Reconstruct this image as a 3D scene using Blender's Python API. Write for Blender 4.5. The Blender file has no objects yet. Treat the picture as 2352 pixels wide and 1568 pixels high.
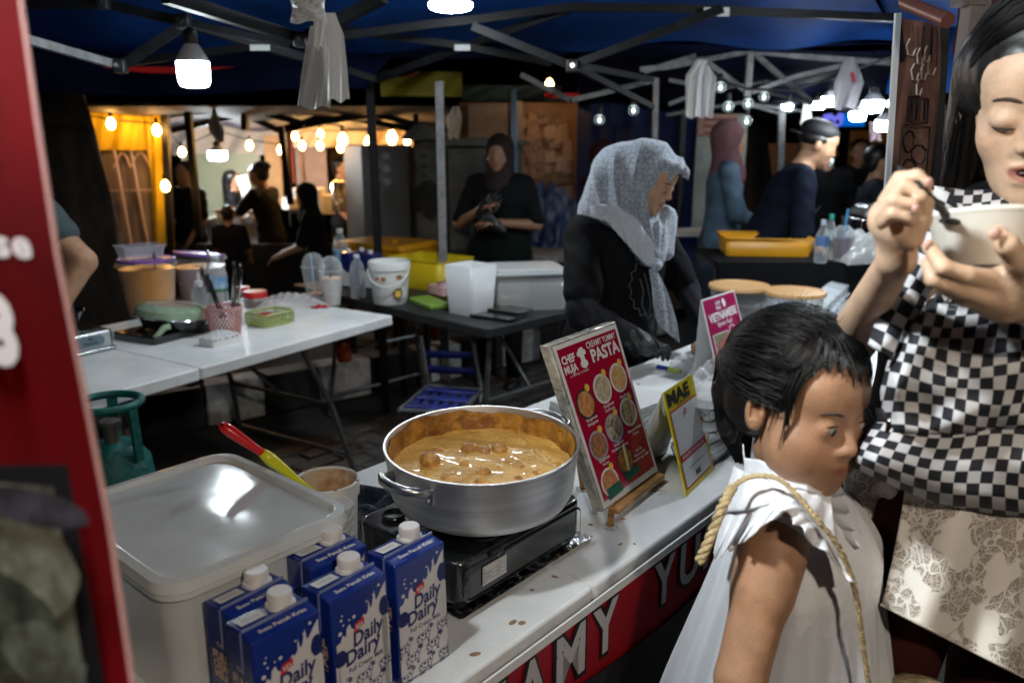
import bpy, bmesh, math, random
import numpy as np
from mathutils import Vector, Matrix, Euler
random.seed(7)
S = bpy.context.scene
COL = S.collection
R = math.radians
# ---------------------------------------------------------------- camera
FPX, PIT, CZ = 1830.0, R(14), 1.5
cd = bpy.data.cameras.new('camera'); cam = bpy.data.objects.new('camera', cd); COL.objects.link(cam)
cam.location = (0, 0, CZ); cam.rotation_euler = (R(90) - PIT, 0, 0)
cd.sensor_width = 36; cd.lens = 36 * FPX / 2352; cd.clip_start = 0.02; cd.clip_end = 300
cd.dof.use_dof = True; cd.dof.focus_distance = 1.5; cd.dof.aperture_fstop = 3.3
S.camera = cam
S.render.resolution_x, S.render.resolution_y = 1024, 682
# ---------------------------------------------------------------- world and exposure
W = bpy.data.worlds.new('World'); S.world = W; W.use_nodes = True
nt = W.node_tree; bg = nt.nodes['Background']
sky = nt.nodes.new('ShaderNodeTexSky'); sky.sky_type = 'NISHITA'; sky.sun_disc = False
sky.sun_elevation = R(-6); sky.sun_rotation = R(200)
nt.links.new(sky.outputs[0], bg.inputs[0]); bg.inputs[1].default_value = 0.12
vs = S.view_settings; S.display_settings.display_device = 'sRGB'
vs.view_transform = 'Standard'; vs.look = 'None'; vs.exposure = 0.25; vs.gamma = 1; vs.use_curve_mapping = False
S.cycles.use_denoising = True
S.cycles.max_bounces = 7; S.cycles.diffuse_bounces = 3; S.cycles.glossy_bounces = 3
S.cycles.transparent_max_bounces = 14; S.cycles.transmission_bounces = 4
S.cycles.sample_clamp_indirect = 3.0; S.cycles.sample_clamp_direct = 0
S.cycles.caustics_reflective = False; S.cycles.caustics_refractive = False
# ---------------------------------------------------------------- picture point -> place in the world at a known height or distance
def ray(u, v):
    x = (u - 1176) / FPX; y = -(v - 784) / FPX
    return Vector((x, math.cos(PIT) + y * math.sin(PIT), -math.sin(PIT) + y * math.cos(PIT)))
def az(u, v, z):
    d = ray(u, v); return d * ((z - CZ) / d.z) + Vector((0, 0, CZ))
def ad(u, v, Y):
    d = ray(u, v); return d * (Y / d.y) + Vector((0, 0, CZ))
# ---------------------------------------------------------------- materials
MATS = {}
def mat(name, col, rough=.5, metal=0, spec=.5, var=0, vs_=6, bump=0, bs=40, coat=0, sss=0, emit=None, es=0, opac=1, attr=False, sheen=0, col2=None, aniso=None):
    if name in MATS: return MATS[name]
    m = bpy.data.materials.new(name); m.use_nodes = True; MATS[name] = m
    n = m.node_tree.nodes; l = m.node_tree.links; b = n['Principled BSDF']
    b.inputs['Roughness'].default_value = rough; b.inputs['Metallic'].default_value = metal
    b.inputs['Specular IOR Level'].default_value = spec
    b.inputs['Coat Weight'].default_value = coat; b.inputs['Sheen Weight'].default_value = sheen
    b.inputs['Base Color'].default_value = (*col, 1)
    tc = n.new('ShaderNodeTexCoord')
    src = None
    if attr:
        a = n.new('ShaderNodeVertexColor'); a.layer_name = 'tint'; src = a.outputs[0]
    if var or col2:
        no = n.new('ShaderNodeTexNoise'); no.inputs['Scale'].default_value = vs_; no.inputs['Detail'].default_value = 6
        no.inputs['Roughness'].default_value = .6
        if aniso:
            mp = n.new('ShaderNodeMapping'); mp.inputs['Scale'].default_value = aniso
            l.new(tc.outputs['Object'], mp.inputs[0]); l.new(mp.outputs[0], no.inputs[0])
        else: l.new(tc.outputs['Object'], no.inputs[0])
        cr = n.new('ShaderNodeValToRGB'); l.new(no.outputs[0], cr.inputs[0])
        c2 = col2 or tuple(max(0, c * (1 - var)) for c in col); c1 = col if col2 else tuple(min(1, c * (1 + var * .6)) for c in col)
        cr.color_ramp.elements[0].position = .38; cr.color_ramp.elements[1].position = .62
        cr.color_ramp.elements[0].color = (*c2, 1); cr.color_ramp.elements[1].color = (*c1, 1)
        if src is not None:
            mx = n.new('ShaderNodeMix'); mx.data_type = 'RGBA'; mx.blend_type = 'MULTIPLY'; mx.inputs[0].default_value = 1
            l.new(src, mx.inputs[6]); l.new(cr.outputs[0], mx.inputs[7]); src = mx.outputs[2]
        else: src = cr.outputs[0]
        # roughness wanders with the same dirt
        mr = n.new('ShaderNodeMapRange'); mr.inputs[3].default_value = max(.03, rough - .08); mr.inputs[4].default_value = min(1, rough + .12)
        l.new(no.outputs[0], mr.inputs[0]); l.new(mr.outputs[0], b.inputs['Roughness'])
    if src is not None: l.new(src, b.inputs['Base Color'])
    if bump:
        nb = n.new('ShaderNodeTexNoise'); nb.inputs['Scale'].default_value = bs; nb.inputs['Detail'].default_value = 5
        l.new(tc.outputs['Object'], nb.inputs[0])
        bp = n.new('ShaderNodeBump'); bp.inputs['Strength'].default_value = bump; bp.inputs['Distance'].default_value = .01
        l.new(nb.outputs[0], bp.inputs['Height']); l.new(bp.outputs[0], b.inputs['Normal'])
    if sss:
        b.inputs['Subsurface Weight'].default_value = sss; b.inputs['Subsurface Radius'].default_value = (1, .35, .2)
        b.inputs['Subsurface Scale'].default_value = .006
    if emit:
        b.inputs['Emission Color'].default_value = (*emit, 1); b.inputs['Emission Strength'].default_value = es
    if opac < 1:
        b.inputs['Alpha'].default_value = opac
    return m
def clear(name, col=(.9, .93, .95), op=.18, rough=.12):
    "thin clear or milky plastic film: part see-through, part white, with a glossy skin and stronger edges"
    if name in MATS: return MATS[name]
    m = bpy.data.materials.new(name); m.use_nodes = True; MATS[name] = m
    n = m.node_tree.nodes; l = m.node_tree.links; b = n['Principled BSDF']; o = n['Material Output']
    b.inputs['Base Color'].default_value = (*col, 1); b.inputs['Roughness'].default_value = rough
    t = n.new('ShaderNodeBsdfTransparent'); mx = n.new('ShaderNodeMixShader')
    lw = n.new('ShaderNodeLayerWeight'); lw.inputs[0].default_value = .25
    tc = n.new('ShaderNodeTexCoord'); no = n.new('ShaderNodeTexNoise'); no.inputs['Scale'].default_value = 25; no.inputs['Detail'].default_value = 3
    l.new(tc.outputs['Object'], no.inputs[0])
    bp = n.new('ShaderNodeBump'); bp.inputs['Strength'].default_value = .12; bp.inputs['Distance'].default_value = .004
    l.new(no.outputs[0], bp.inputs['Height']); l.new(bp.outputs[0], b.inputs['Normal'])
    ma = n.new('ShaderNodeMath'); ma.operation = 'MULTIPLY_ADD'; ma.inputs[1].default_value = .75; ma.inputs[2].default_value = op; ma.use_clamp = True
    l.new(lw.outputs['Facing'], ma.inputs[0]); l.new(ma.outputs[0], mx.inputs[0])
    l.new(t.outputs[0], mx.inputs[1]); l.new(b.outputs[0], mx.inputs[2]); l.new(mx.outputs[0], o.inputs[0])
    return m
def wave_mat(name, c1, c2, scale, rough=.6, kind='CHECKER', uv=True):
    if name in MATS: return MATS[name]
    m = bpy.data.materials.new(name); m.use_nodes = True; MATS[name] = m
    n = m.node_tree.nodes; l = m.node_tree.links; b = n['Principled BSDF']; b.inputs['Roughness'].default_value = rough
    tc = n.new('ShaderNodeTexCoord'); ck = n.new('ShaderNodeTexChecker'); ck.inputs[1].default_value = (*c1, 1); ck.inputs[2].default_value = (*c2, 1)
    ck.inputs['Scale'].default_value = scale
    l.new(tc.outputs['UV' if uv else 'Object'], ck.inputs[0]); l.new(ck.outputs[0], b.inputs['Base Color'])
    nb = n.new('ShaderNodeTexNoise'); nb.inputs['Scale'].default_value = 900; l.new(tc.outputs['Object'], nb.inputs[0])
    bp = n.new('ShaderNodeBump'); bp.inputs['Strength'].default_value = .2; bp.inputs['Distance'].default_value = .002
    l.new(nb.outputs[0], bp.inputs['Height']); l.new(bp.outputs[0], b.inputs['Normal'])
    return m
# ---------------------------------------------------------------- mesh builder
TXT = {}
def text_mesh(s, bold=0.0):
    k = (s, bold)
    if k not in TXT:
        c = bpy.data.curves.new('t', 'FONT'); c.body = s; c.size = 1; c.offset = bold; c.resolution_u = 3
        o = bpy.data.objects.new('t', c); me = bpy.data.meshes.new_from_object(o)
        vs_ = [tuple(v.co) for v in me.vertices]; fs = [tuple(p.vertices) for p in me.polygons]
        xs = [v[0] for v in vs_] or [0]; TXT[k] = (vs_, fs, min(xs), max(xs))
        bpy.data.objects.remove(o); bpy.data.curves.remove(c); bpy.data.meshes.remove(me)
    return TXT[k]
class MB:
    def __init__(s, M=None): s.v = []; s.f = []; s.uv = None; s.M = M
    def add(s, vs_, fs, M=None):
        b = len(s.v)
        for v in vs_:
            v = Vector(v)
            if M is not None: v = M @ v
            if s.M is not None: v = s.M @ v
            s.v.append(v)
        s.f += [tuple(i + b for i in f) for f in fs]
        return s
    def box(s, c, d, M=None, top=1.0):
        x, y, z = (a / 2 for a in d); c = Vector(c)
        vs_ = [c + Vector((sx * x * k, sy * y * k, sz * z)) for sz, k in ((-1, 1), (1, top)) for sx, sy in ((-1, -1), (1, -1), (1, 1), (-1, 1))]
        return s.add(vs_, [(3, 2, 1, 0), (4, 5, 6, 7), (0, 1, 5, 4), (1, 2, 6, 5), (2, 3, 7, 6), (3, 0, 4, 7)], M)
    def tube(s, pts, r, n=8, caps=True, M=None):
        pts = [Vector(p) for p in pts]; rs = r if isinstance(r, (list, tuple)) else [r] * len(pts)
        vs_ = []; fs = []; up = None
        for i, p in enumerate(pts):
            d = (pts[min(i + 1, len(pts) - 1)] - pts[max(i - 1, 0)]).normalized()
            if up is None: up = d.orthogonal().normalized()
            up = (up - d * up.dot(d)).normalized(); w = d.cross(up)
            for k in range(n):
                a = 2 * math.pi * k / n; vs_.append(p + (up * math.cos(a) + w * math.sin(a)) * rs[i])
        for i in range(len(pts) - 1):
            for k in range(n):
                a, b = i * n + k, i * n + (k + 1) % n; fs.append((a, b, b + n, a + n))
        if caps: fs.append(tuple(reversed(range(n)))); fs.append(tuple(range((len(pts) - 1) * n, len(pts) * n)))
        return s.add(vs_, fs, M)
    def bar(s, a, b, w, h=None, M=None):
        a, b = Vector(a), Vector(b); h = h or w; d = (b - a).normalized()
        sd = d.cross(Vector((0, 0, 1)))
        sd = Vector((1, 0, 0)) if sd.length < .01 else sd.normalized()
        up = sd.cross(d)
        vs_ = [p + sd * sx * w / 2 + up * sy * h / 2 for p in (a, b) for sx, sy in ((-1, -1), (1, -1), (1, 1), (-1, 1))]
        return s.add(vs_, [(3, 2, 1, 0), (4, 5, 6, 7), (0, 1, 5, 4), (1, 2, 6, 5), (2, 3, 7, 6), (3, 0, 4, 7)], M)
    def lathe(s, prof, n=32, c=(0, 0, 0), M=None, sx=1, sy=1, cap0=False, cap1=False):
        c = Vector(c); vs_ = []; fs = []
        for r, z in prof:
            for k in range(n):
                a = 2 * math.pi * k / n; vs_.append(c + Vector((r * sx * math.cos(a), r * sy * math.sin(a), z)))
        for i in range(len(prof) - 1):
            for k in range(n):
                a, b = i * n + k, i * n + (k + 1) % n; fs.append((a, b, b + n, a + n))
        if cap0: fs.append(tuple(reversed(range(n))))
        if cap1: fs.append(tuple(range((len(prof) - 1) * n, len(prof) * n)))
        return s.add(vs_, fs, M)
    def ell(s, c, r, n=16, M=None):
        if not hasattr(r, '__len__'): r = (r, r, r)
        m = max(4, n // 2); prof = [(math.sin(math.pi * i / m), -math.cos(math.pi * i / m)) for i in range(m + 1)]
        T = Matrix.Translation(c) @ Matrix.Diagonal((r[0], r[1], r[2], 1))
        if M is not None: T = M @ T
        return s.lathe([(max(a, 1e-4), b) for a, b in prof], n, M=T)
    def rbox(s, c, d, r, z0, z1, top=1.0, M=None, n=5, caps=(True, True)):
        "rounded rectangle prism from z0 to z1 (top = scale of the upper outline)"
        ring = rrect(d[0], d[1], r, n); vs_ = []; N = len(ring); c = Vector((c[0], c[1], 0))
        for z, k in ((z0, 1), (z1, top)): vs_ += [c + Vector((x * k, y * k, z)) for x, y in ring]
        fs = [(i, (i + 1) % N, (i + 1) % N + N, i + N) for i in range(N)]
        if caps[0]: fs.append(tuple(reversed(range(N))))
        if caps[1]: fs.append(tuple(range(N, 2 * N)))
        return s.add(vs_, fs, M)
    def grid(s, fn, nu, nv, uv=None, M=None):
        vs_ = [fn(i / nu, j / nv) for j in range(nv + 1) for i in range(nu + 1)]
        fs = [(j * (nu + 1) + i, j * (nu + 1) + i + 1, (j + 1) * (nu + 1) + i + 1, (j + 1) * (nu + 1) + i) for j in range(nv) for i in range(nu)]
        b = len(s.v); s.add(vs_, fs, M)
        if uv:
            if s.uv is None: s.uv = {}
            for j in range(nv + 1):
                for i in range(nu + 1): s.uv[b + j * (nu + 1) + i] = uv(i / nu, j / nv)
        return s
    def poly(s, pts, M=None, z=0): return s.add([(p[0], p[1], z) for p in pts], [tuple(range(len(pts)))], M)
    def prism(s, pts, z0, z1, M=None):
        N = len(pts)
        return s.add([(p[0], p[1], z0) for p in pts] + [(p[0], p[1], z1) for p in pts],
                     [tuple(reversed(range(N))), tuple(range(N, 2 * N))] + [(i, (i + 1) % N, (i + 1) % N + N, i + N) for i in range(N)], M)
    def stroke(s, pts, w, M=None, z=0):
        for (x0, y0), (x1, y1) in zip(pts[:-1], pts[1:]):
            dx, dy = x1 - x0, y1 - y0; L = math.hypot(dx, dy) or 1; nx, ny = -dy / L * w / 2, dx / L * w / 2; ex, ey = dx / L * w * .3, dy / L * w * .3
            s.add([(x0 + nx - ex, y0 + ny - ey, z), (x0 - nx - ex, y0 - ny - ey, z), (x1 - nx + ex, y1 - ny + ey, z), (x1 + nx + ex, y1 + ny + ey, z)], [(0, 1, 2, 3)], M)
        return s
    def text(s, t, x, y, h, M=None, z=0, bold=.0, sx=1, align='C', shear=0, rot=0, w=None, ext=0):
        vs_, fs, x0, x1 = text_mesh(t, bold); k = h / .7
        kx = k * sx
        if w: kx = w / max(x1 - x0, 1e-3)
        off = {'C': (x0 + x1) / 2, 'L': x0, 'R': x1}[align]
        c, sn = math.cos(rot), math.sin(rot); out = []
        for a, b, _ in vs_:
            X = (a - off) * kx + shear * b * k; Y = b * k; out.append((x + X * c - Y * sn, y + X * sn + Y * c, z))
        return s.add(out, fs, M)
    def build(s, name, m, parent=None, smooth=None, bevel=0, seg=2, solid=0, kind=None, label=None, weld=False, sub=0):
        me = bpy.data.meshes.new(name); me.from_pydata([tuple(v) for v in s.v], [], s.f)
        if s.uv:
            ul = me.uv_layers.new(name='uv'); li = np.empty(len(me.loops), dtype=np.int32); me.loops.foreach_get('vertex_index', li)
            ul.data.foreach_set('uv', np.array([s.uv.get(int(i), (0, 0)) for i in li], dtype=np.float32).ravel())
        me.materials.append(m)
        if smooth is None: smooth = 40
        if smooth:
            me.shade_smooth() if smooth >= 180 else me.set_sharp_from_angle(angle=R(smooth)) if False else None
            me.polygons.foreach_set('use_smooth', [True] * len(me.polygons))
            if smooth < 180: me.set_sharp_from_angle(angle=R(smooth))
        o = bpy.data.objects.new(name, me); COL.objects.link(o)
        if parent is not None:
            o.parent = parent; o.matrix_parent_inverse = world_of(parent).inverted()
        if bevel:
            b = o.modifiers.new('bevel', 'BEVEL'); b.width = bevel; b.segments = seg; b.limit_method = 'ANGLE'; b.angle_limit = R(40)
        if solid:
            b = o.modifiers.new('solid', 'SOLIDIFY'); b.thickness = solid; b.offset = 0
        if sub:
            b = o.modifiers.new('sub', 'SUBSURF'); b.levels = b.render_levels = sub
        if kind: o['kind'] = kind
        if label: o['label'] = label
        return o
def world_of(o):
    m = o.matrix_basis.copy()
    if o.parent is not None: m = world_of(o.parent) @ o.matrix_parent_inverse @ m
    return m
def rrect(w, d, r, n=5):
    pts = []
    for cx, cy, a0 in ((w / 2 - r, d / 2 - r, 0), (-w / 2 + r, d / 2 - r, 90), (-w / 2 + r, -d / 2 + r, 180), (w / 2 - r, -d / 2 + r, 270)):
        for k in range(n + 1):
            a = R(a0 + 90 * k / n); pts.append((cx + r * math.cos(a), cy + r * math.sin(a)))
    return pts
def circ(x, y, r, n=16, sx=1): return [(x + r * sx * math.cos(2 * math.pi * k / n), y + r * math.sin(2 * math.pi * k / n)) for k in range(n)]
def tag(o, label=None, cat=None, group=None, kind=None):
    if label: o['label'] = label
    if cat: o['category'] = cat
    if group: o['group'] = group
    if kind: o['kind'] = kind
    return o
def thing(name, label, cat, loc=(0, 0, 0), rz=0, group=None):
    o = bpy.data.objects.new(name, None); COL.objects.link(o); o.empty_display_size = .05
    o.location = loc; o.rotation_euler = (0, 0, rz); return tag(o, label, cat, group)
CH = {}
def copy_tree(src, label=None, parent=None):
    c = src.copy(); COL.objects.link(c)
    if label: c['label'] = label
    if parent is not None: c.parent = parent
    for ch in [o for o in bpy.data.objects if o.parent == src]: copy_tree(ch, None, c)
    return c
def frame(p, ex, ey):
    "matrix with origin p, x axis ex, y axis nearest ey"
    ex = Vector(ex).normalized(); ey = Vector(ey); ey = (ey - ex * ey.dot(ex)).normalized(); ez = ex.cross(ey)
    return Matrix(((ex.x, ey.x, ez.x, p[0]), (ex.y, ey.y, ez.y, p[1]), (ex.z, ey.z, ez.z, p[2]), (0, 0, 0, 1)))
def skew(p, ex, ey):
    ex = Vector(ex).normalized(); ey = Vector(ey).normalized(); ez = ex.cross(ey).normalized()
    return Matrix(((ex.x, ey.x, ez.x, p[0]), (ex.y, ey.y, ez.y, p[1]), (ex.z, ey.z, ez.z, p[2]), (0, 0, 0, 1)))
def TR(x, y, z, rz=0, rx=0, ry=0): return Matrix.Translation((x, y, z)) @ Euler((rx, ry, rz)).to_matrix().to_4x4()
# ---------------------------------------------------------------- rounded-solid modeller (signed distance grid -> surface nets)
def rc(a, b, ra, rb, k=.02): return ('rc', np.array(a, float), np.array(b, float), ra, rb, k, 1)
def el(c, r, k=.02, rot=None, sub=0):
    r = (r, r, r) if not hasattr(r, '__len__') else r
    return ('el', np.array(c, float), np.array(r, float), None if rot is None else np.array(rot, float), 0, k, -1 if sub else 1)
def chain(pts, rs, k=.015):
    rs = rs if hasattr(rs, '__len__') else [rs] * len(pts)
    return [rc(pts[i], pts[i + 1], rs[i], rs[i + 1], k) for i in range(len(pts) - 1)]
def xf(prims, M):
    "move primitives by a matrix with uniform scale"
    M = Matrix(M); A = np.array(M.to_3x3()); t = np.array(M.translation); s = abs(np.linalg.det(A)) ** (1 / 3); Rm = A / s; out = []
    for p in prims:
        if p[0] == 'rc': out.append(('rc', A @ p[1] + t, A @ p[2] + t, p[3] * s, p[4] * s, p[5] * s, p[6]))
        else: out.append(('el', A @ p[1] + t, p[2] * s, Rm @ (p[3] if p[3] is not None else np.eye(3)), 0, p[5] * s, p[6]))
    return out
def sdf(prims, res, disp=None, cut=None):
    lo = np.full(3, 1e9); hi = -lo
    for p in prims:
        if p[6] < 0: continue
        if p[0] == 'rc':
            for c, r in ((p[1], p[3]), (p[2], p[4])): lo = np.minimum(lo, c - r); hi = np.maximum(hi, c + r)
        else: m = p[2].max(); lo = np.minimum(lo, p[1] - m); hi = np.maximum(hi, p[1] + m)
    pad = .02 + 3 * res; lo -= pad; hi += pad
    n = np.ceil((hi - lo) / res).astype(int) + 1
    ax = [lo[i] + res * np.arange(n[i]) for i in range(3)]
    F = np.full(n, .2, dtype=np.float32)
    for p in prims:
        k = max(p[5], 1e-4); mg = k + 3 * res + .012
        if p[0] == 'rc': l2 = np.minimum(p[1] - p[3], p[2] - p[4]) - mg; h2 = np.maximum(p[1] + p[3], p[2] + p[4]) + mg
        else: m = p[2].max(); l2 = p[1] - m - mg; h2 = p[1] + m + mg
        i0 = np.clip(np.floor((l2 - lo) / res).astype(int), 0, n - 1); i1 = np.clip(np.ceil((h2 - lo) / res).astype(int) + 1, 1, n)
        if (i1 <= i0).any(): continue
        X = ax[0][i0[0]:i1[0], None, None]; Y = ax[1][None, i0[1]:i1[1], None]; Z = ax[2][None, None, i0[2]:i1[2]]
        if p[0] == 'rc':
            d = p[2] - p[1]; L2 = d @ d + 1e-12
            t = np.clip(((X - p[1][0]) * d[0] + (Y - p[1][1]) * d[1] + (Z - p[1][2]) * d[2]) / L2, 0, 1)
            D = np.sqrt((X - p[1][0] - t * d[0]) ** 2 + (Y - p[1][1] - t * d[1]) ** 2 + (Z - p[1][2] - t * d[2]) ** 2) - (p[3] + (p[4] - p[3]) * t)
        else:
            x, y, z = X - p[1][0], Y - p[1][1], Z - p[1][2]
            if p[3] is not None:
                Q = p[3]; x, y, z = (Q[0, 0] * x + Q[1, 0] * y + Q[2, 0] * z, Q[0, 1] * x + Q[1, 1] * y + Q[2, 1] * z, Q[0, 2] * x + Q[1, 2] * y + Q[2, 2] * z)
            a, b, c = p[2]; k0 = np.sqrt((x / a) ** 2 + (y / b) ** 2 + (z / c) ** 2) + 1e-9; k1 = np.sqrt((x / a ** 2) ** 2 + (y / b ** 2) ** 2 + (z / c ** 2) ** 2) + 1e-9
            D = k0 * (k0 - 1) / k1
        sl = tuple(slice(i0[i], i1[i]) for i in range(3)); G = F[sl]
        if p[6] > 0:
            h = np.clip(.5 + .5 * (D - G) / k, 0, 1); F[sl] = D * (1 - h) + G * h - k * h * (1 - h)
        else:
            h = np.clip(.5 - .5 * (G + D) / k, 0, 1); F[sl] = G * (1 - h) - D * h + k * h * (1 - h)
    if disp is not None:
        X, Y, Z = np.meshgrid(*ax, indexing='ij', sparse=True); F = F + disp(X, Y, Z)
    if cut is not None:
        X, Y, Z = np.meshgrid(*ax, indexing='ij', sparse=True); F = np.maximum(F, cut(X, Y, Z))
    F[0] = F[-1] = .1; F[:, 0] = F[:, -1] = .1; F[:, :, 0] = F[:, :, -1] = .1
    return nets(F, lo, res)
def nets(F, lo, res):
    s = F < 0; n = np.array(F.shape)
    c = [s[i:n[0] - 1 + i, j:n[1] - 1 + j, k:n[2] - 1 + k] for i in (0, 1) for j in (0, 1) for k in (0, 1)]
    sm = sum(x.astype(np.int8) for x in c); act = (sm > 0) & (sm < 8); idx = np.full(act.shape, -1, dtype=np.int64)
    I = np.argwhere(act); idx[act] = np.arange(len(I)); acc = np.zeros((len(I), 3)); cnt = np.zeros(len(I))
    cs = [(i, j, k) for i in (0, 1) for j in (0, 1) for k in (0, 1)]
    for a in range(8):
        for b in range(a + 1, 8):
            ca, cb = np.array(cs[a]), np.array(cs[b])
            if abs(ca - cb).sum() != 1: continue
            fa = F[tuple((I + ca).T)]; fb = F[tuple((I + cb).T)]; m = (fa < 0) != (fb < 0)
            t = np.where(m, fa / np.where(fa == fb, 1, fa - fb), 0)[:, None]
            acc += np.where(m[:, None], ca + (cb - ca) * t, 0); cnt += m
    V = lo + res * (I + acc / cnt[:, None]); Q = []
    for ax in range(3):
        a, b = [i for i in range(3) if i != ax]
        sh = list(n); sh[ax] -= 1
        s0 = s.take(range(n[ax] - 1), ax); s1 = s.take(range(1, n[ax]), ax); E = np.argwhere(s0 != s1)
        E = E[(E[:, a] > 0) & (E[:, b] > 0) & (E[:, a] < n[a] - 1) & (E[:, b] < n[b] - 1)]
        if not len(E): continue
        da = np.zeros(3, int); da[a] = 1; db = np.zeros(3, int); db[b] = 1
        q = np.stack([idx[tuple((E - da - db).T)], idx[tuple((E - db).T)], idx[tuple(E.T)], idx[tuple((E - da).T)]], 1)
        flip = s0[tuple(E.T)] ^ (ax == 1)
        q[~flip] = q[~flip][:, ::-1]; Q.append(q)
    return V, np.concatenate(Q)
def hairs(name, P, r, m, par, kind=None):
    "P: strands x points x 3; thin three-sided tubes tapering to the tip"
    n, k, _ = P.shape; D = np.gradient(P, axis=1); D /= np.linalg.norm(D, axis=2, keepdims=True) + 1e-9
    A = np.cross(D, np.array((.3, .8, .5))); A /= np.linalg.norm(A, axis=2, keepdims=True) + 1e-9; B = np.cross(D, A)
    tp = (1 - .75 * np.linspace(0, 1, k) ** 2)[None, :, None] * (r[:, None, None] if hasattr(r, '__len__') else r)
    V = np.stack([P + tp * (A * math.cos(a) + B * math.sin(a)) for a in (0, 2.094, 4.189)], 2).reshape(-1, 3)
    i, j = np.meshgrid(np.arange(n), np.arange(k - 1), indexing='ij'); base = ((i * k + j) * 3).ravel(); Q = []
    for a in range(3): b = (a + 1) % 3; Q.append(np.stack([base + a, base + b, base + b + 3, base + a + 3], 1))
    return np_obj(name, V, np.concatenate(Q), m, par, kind=kind)
def np_obj(name, V, Q, m, parent=None, tint=None, label=None, kind=None, smooth=True, uv=None):
    me = bpy.data.meshes.new(name); nv, nq = len(V), len(Q); w = Q.shape[1]
    me.vertices.add(nv); me.vertices.foreach_set('co', np.asarray(V, np.float32).ravel())
    me.loops.add(nq * w); me.loops.foreach_set('vertex_index', np.asarray(Q, np.int32).ravel())
    me.polygons.add(nq); me.polygons.foreach_set('loop_start', np.arange(0, nq * w, w, dtype=np.int32))
    me.update(calc_edges=True); me.validate()
    if smooth: me.polygons.foreach_set('use_smooth', [True] * len(me.polygons))
    if tint is not None:
        a = me.color_attributes.new('tint', 'FLOAT_COLOR', 'POINT'); a.data.foreach_set('color', np.concatenate([tint, np.ones((nv, 1))], 1).astype(np.float32).ravel())
    if uv is not None:
        ul = me.uv_layers.new(name='uv'); ul.data.foreach_set('uv', np.asarray(uv, np.float32)[np.asarray(Q).ravel()].ravel())
    me.materials.append(m); o = bpy.data.objects.new(name, me); COL.objects.link(o)
    if parent is not None: o.parent = parent; o.matrix_parent_inverse = world_of(parent).inverted()
    if label: o['label'] = label
    if kind: o['kind'] = kind
    return o
def solid(name, prims, res, m, parent=None, disp=None, cut=None, tint=None, **k):
    V, Q = sdf(prims, res, disp, cut)
    return np_obj(name, V, Q, m, parent, None if tint is None else tint(V), **k)
# ================================================================ common materials
M_wplastic = mat('white_table_plastic', (.78, .80, .80), .42, var=.09, vs_=7, bump=.12, bs=160)
M_black = mat('black_plastic', (.012, .013, .014), .45, var=.3, bump=.05)
M_steel = mat('grey_tube_steel', (.22, .23, .24), .38, metal=.8, var=.2, vs_=20)
M_darkmetal = mat('dark_truss_steel', (.009, .010, .012), .5, spec=.16, var=.3, vs_=15, bump=.1, bs=120)
M_whitemetal = mat('pale_truss_steel', (.20, .205, .21), .45, metal=.2, var=.3, vs_=18)
M_canopy = mat('blue_canopy_cloth', (.003, .042, .20), .65, spec=.2, var=.35, vs_=3, bump=.5, bs=9)
M_navy = mat('navy_canopy_cloth', (.003, .006, .026), .8, spec=.08, var=.3, vs_=2, bump=.5, bs=8)
M_led = mat('led_glow', (1, 1, 1), .4, emit=(.86, .95, 1), es=1)
# ================================================================ lamps that the photograph shows lit
def emis(name, col, st):
    return mat(name, (.9, .9, .9), .4, emit=col, es=st)
M_lampA = emis('cool_lamp_glow', (.84, .95, 1.0), 60)
M_lampB = emis('saucer_lamp_glow', (.88, .96, 1.0), 150)
M_lampC = emis('small_cool_glow', (.82, .93, 1), 34)
M_warm = emis('warm_filament_glow', (1, .50, .13), 75)
M_socket = mat('lamp_socket', (.02, .02, .022), .5)
M_heat = mat('lamp_heatsink', (.55, .57, .58), .45)
M_wire = mat('black_wire', (.01, .01, .01), .6)
def t_bulb(p, r, label, m=M_lampA, group='led bulbs hanging under the tents', wire=None, ht=1.0):
    "p = centre of the glowing drum"
    t = thing('hanging_bulb', label, 'lamp', p, 0, group)
    b = MB(); h = r * 1.55 * ht
    b.lathe([(r * .55, -h * .5 ), (r * .82, -h * .46), (r * .95, -h * .3), (r, h * .1), (r * 1.0, h * .5)], 20, p, cap0=True); b.build('diffuser', m, t)
    b = MB(); b.lathe([(r * 1.01, h * .5), (r * .98, h * .6), (r * .5, h * 1.15), (r * .4, h * 1.2)], 20, p, cap0=True, cap1=True); b.build('heat_sink', M_heat, t)
    b = MB(); b.lathe([(r * .4, h * 1.2), (r * .45, h * 1.25), (r * .42, h * 1.7), (r * .15, h * 1.85)], 14, p, cap0=True, cap1=True); b.build('socket', M_socket, t)
    if wire is not None: MB().tube([Vector(p) + Vector((0, 0, h * 1.8)), wire], .003, 5).build('wire', M_wire, t)
    return t
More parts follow.
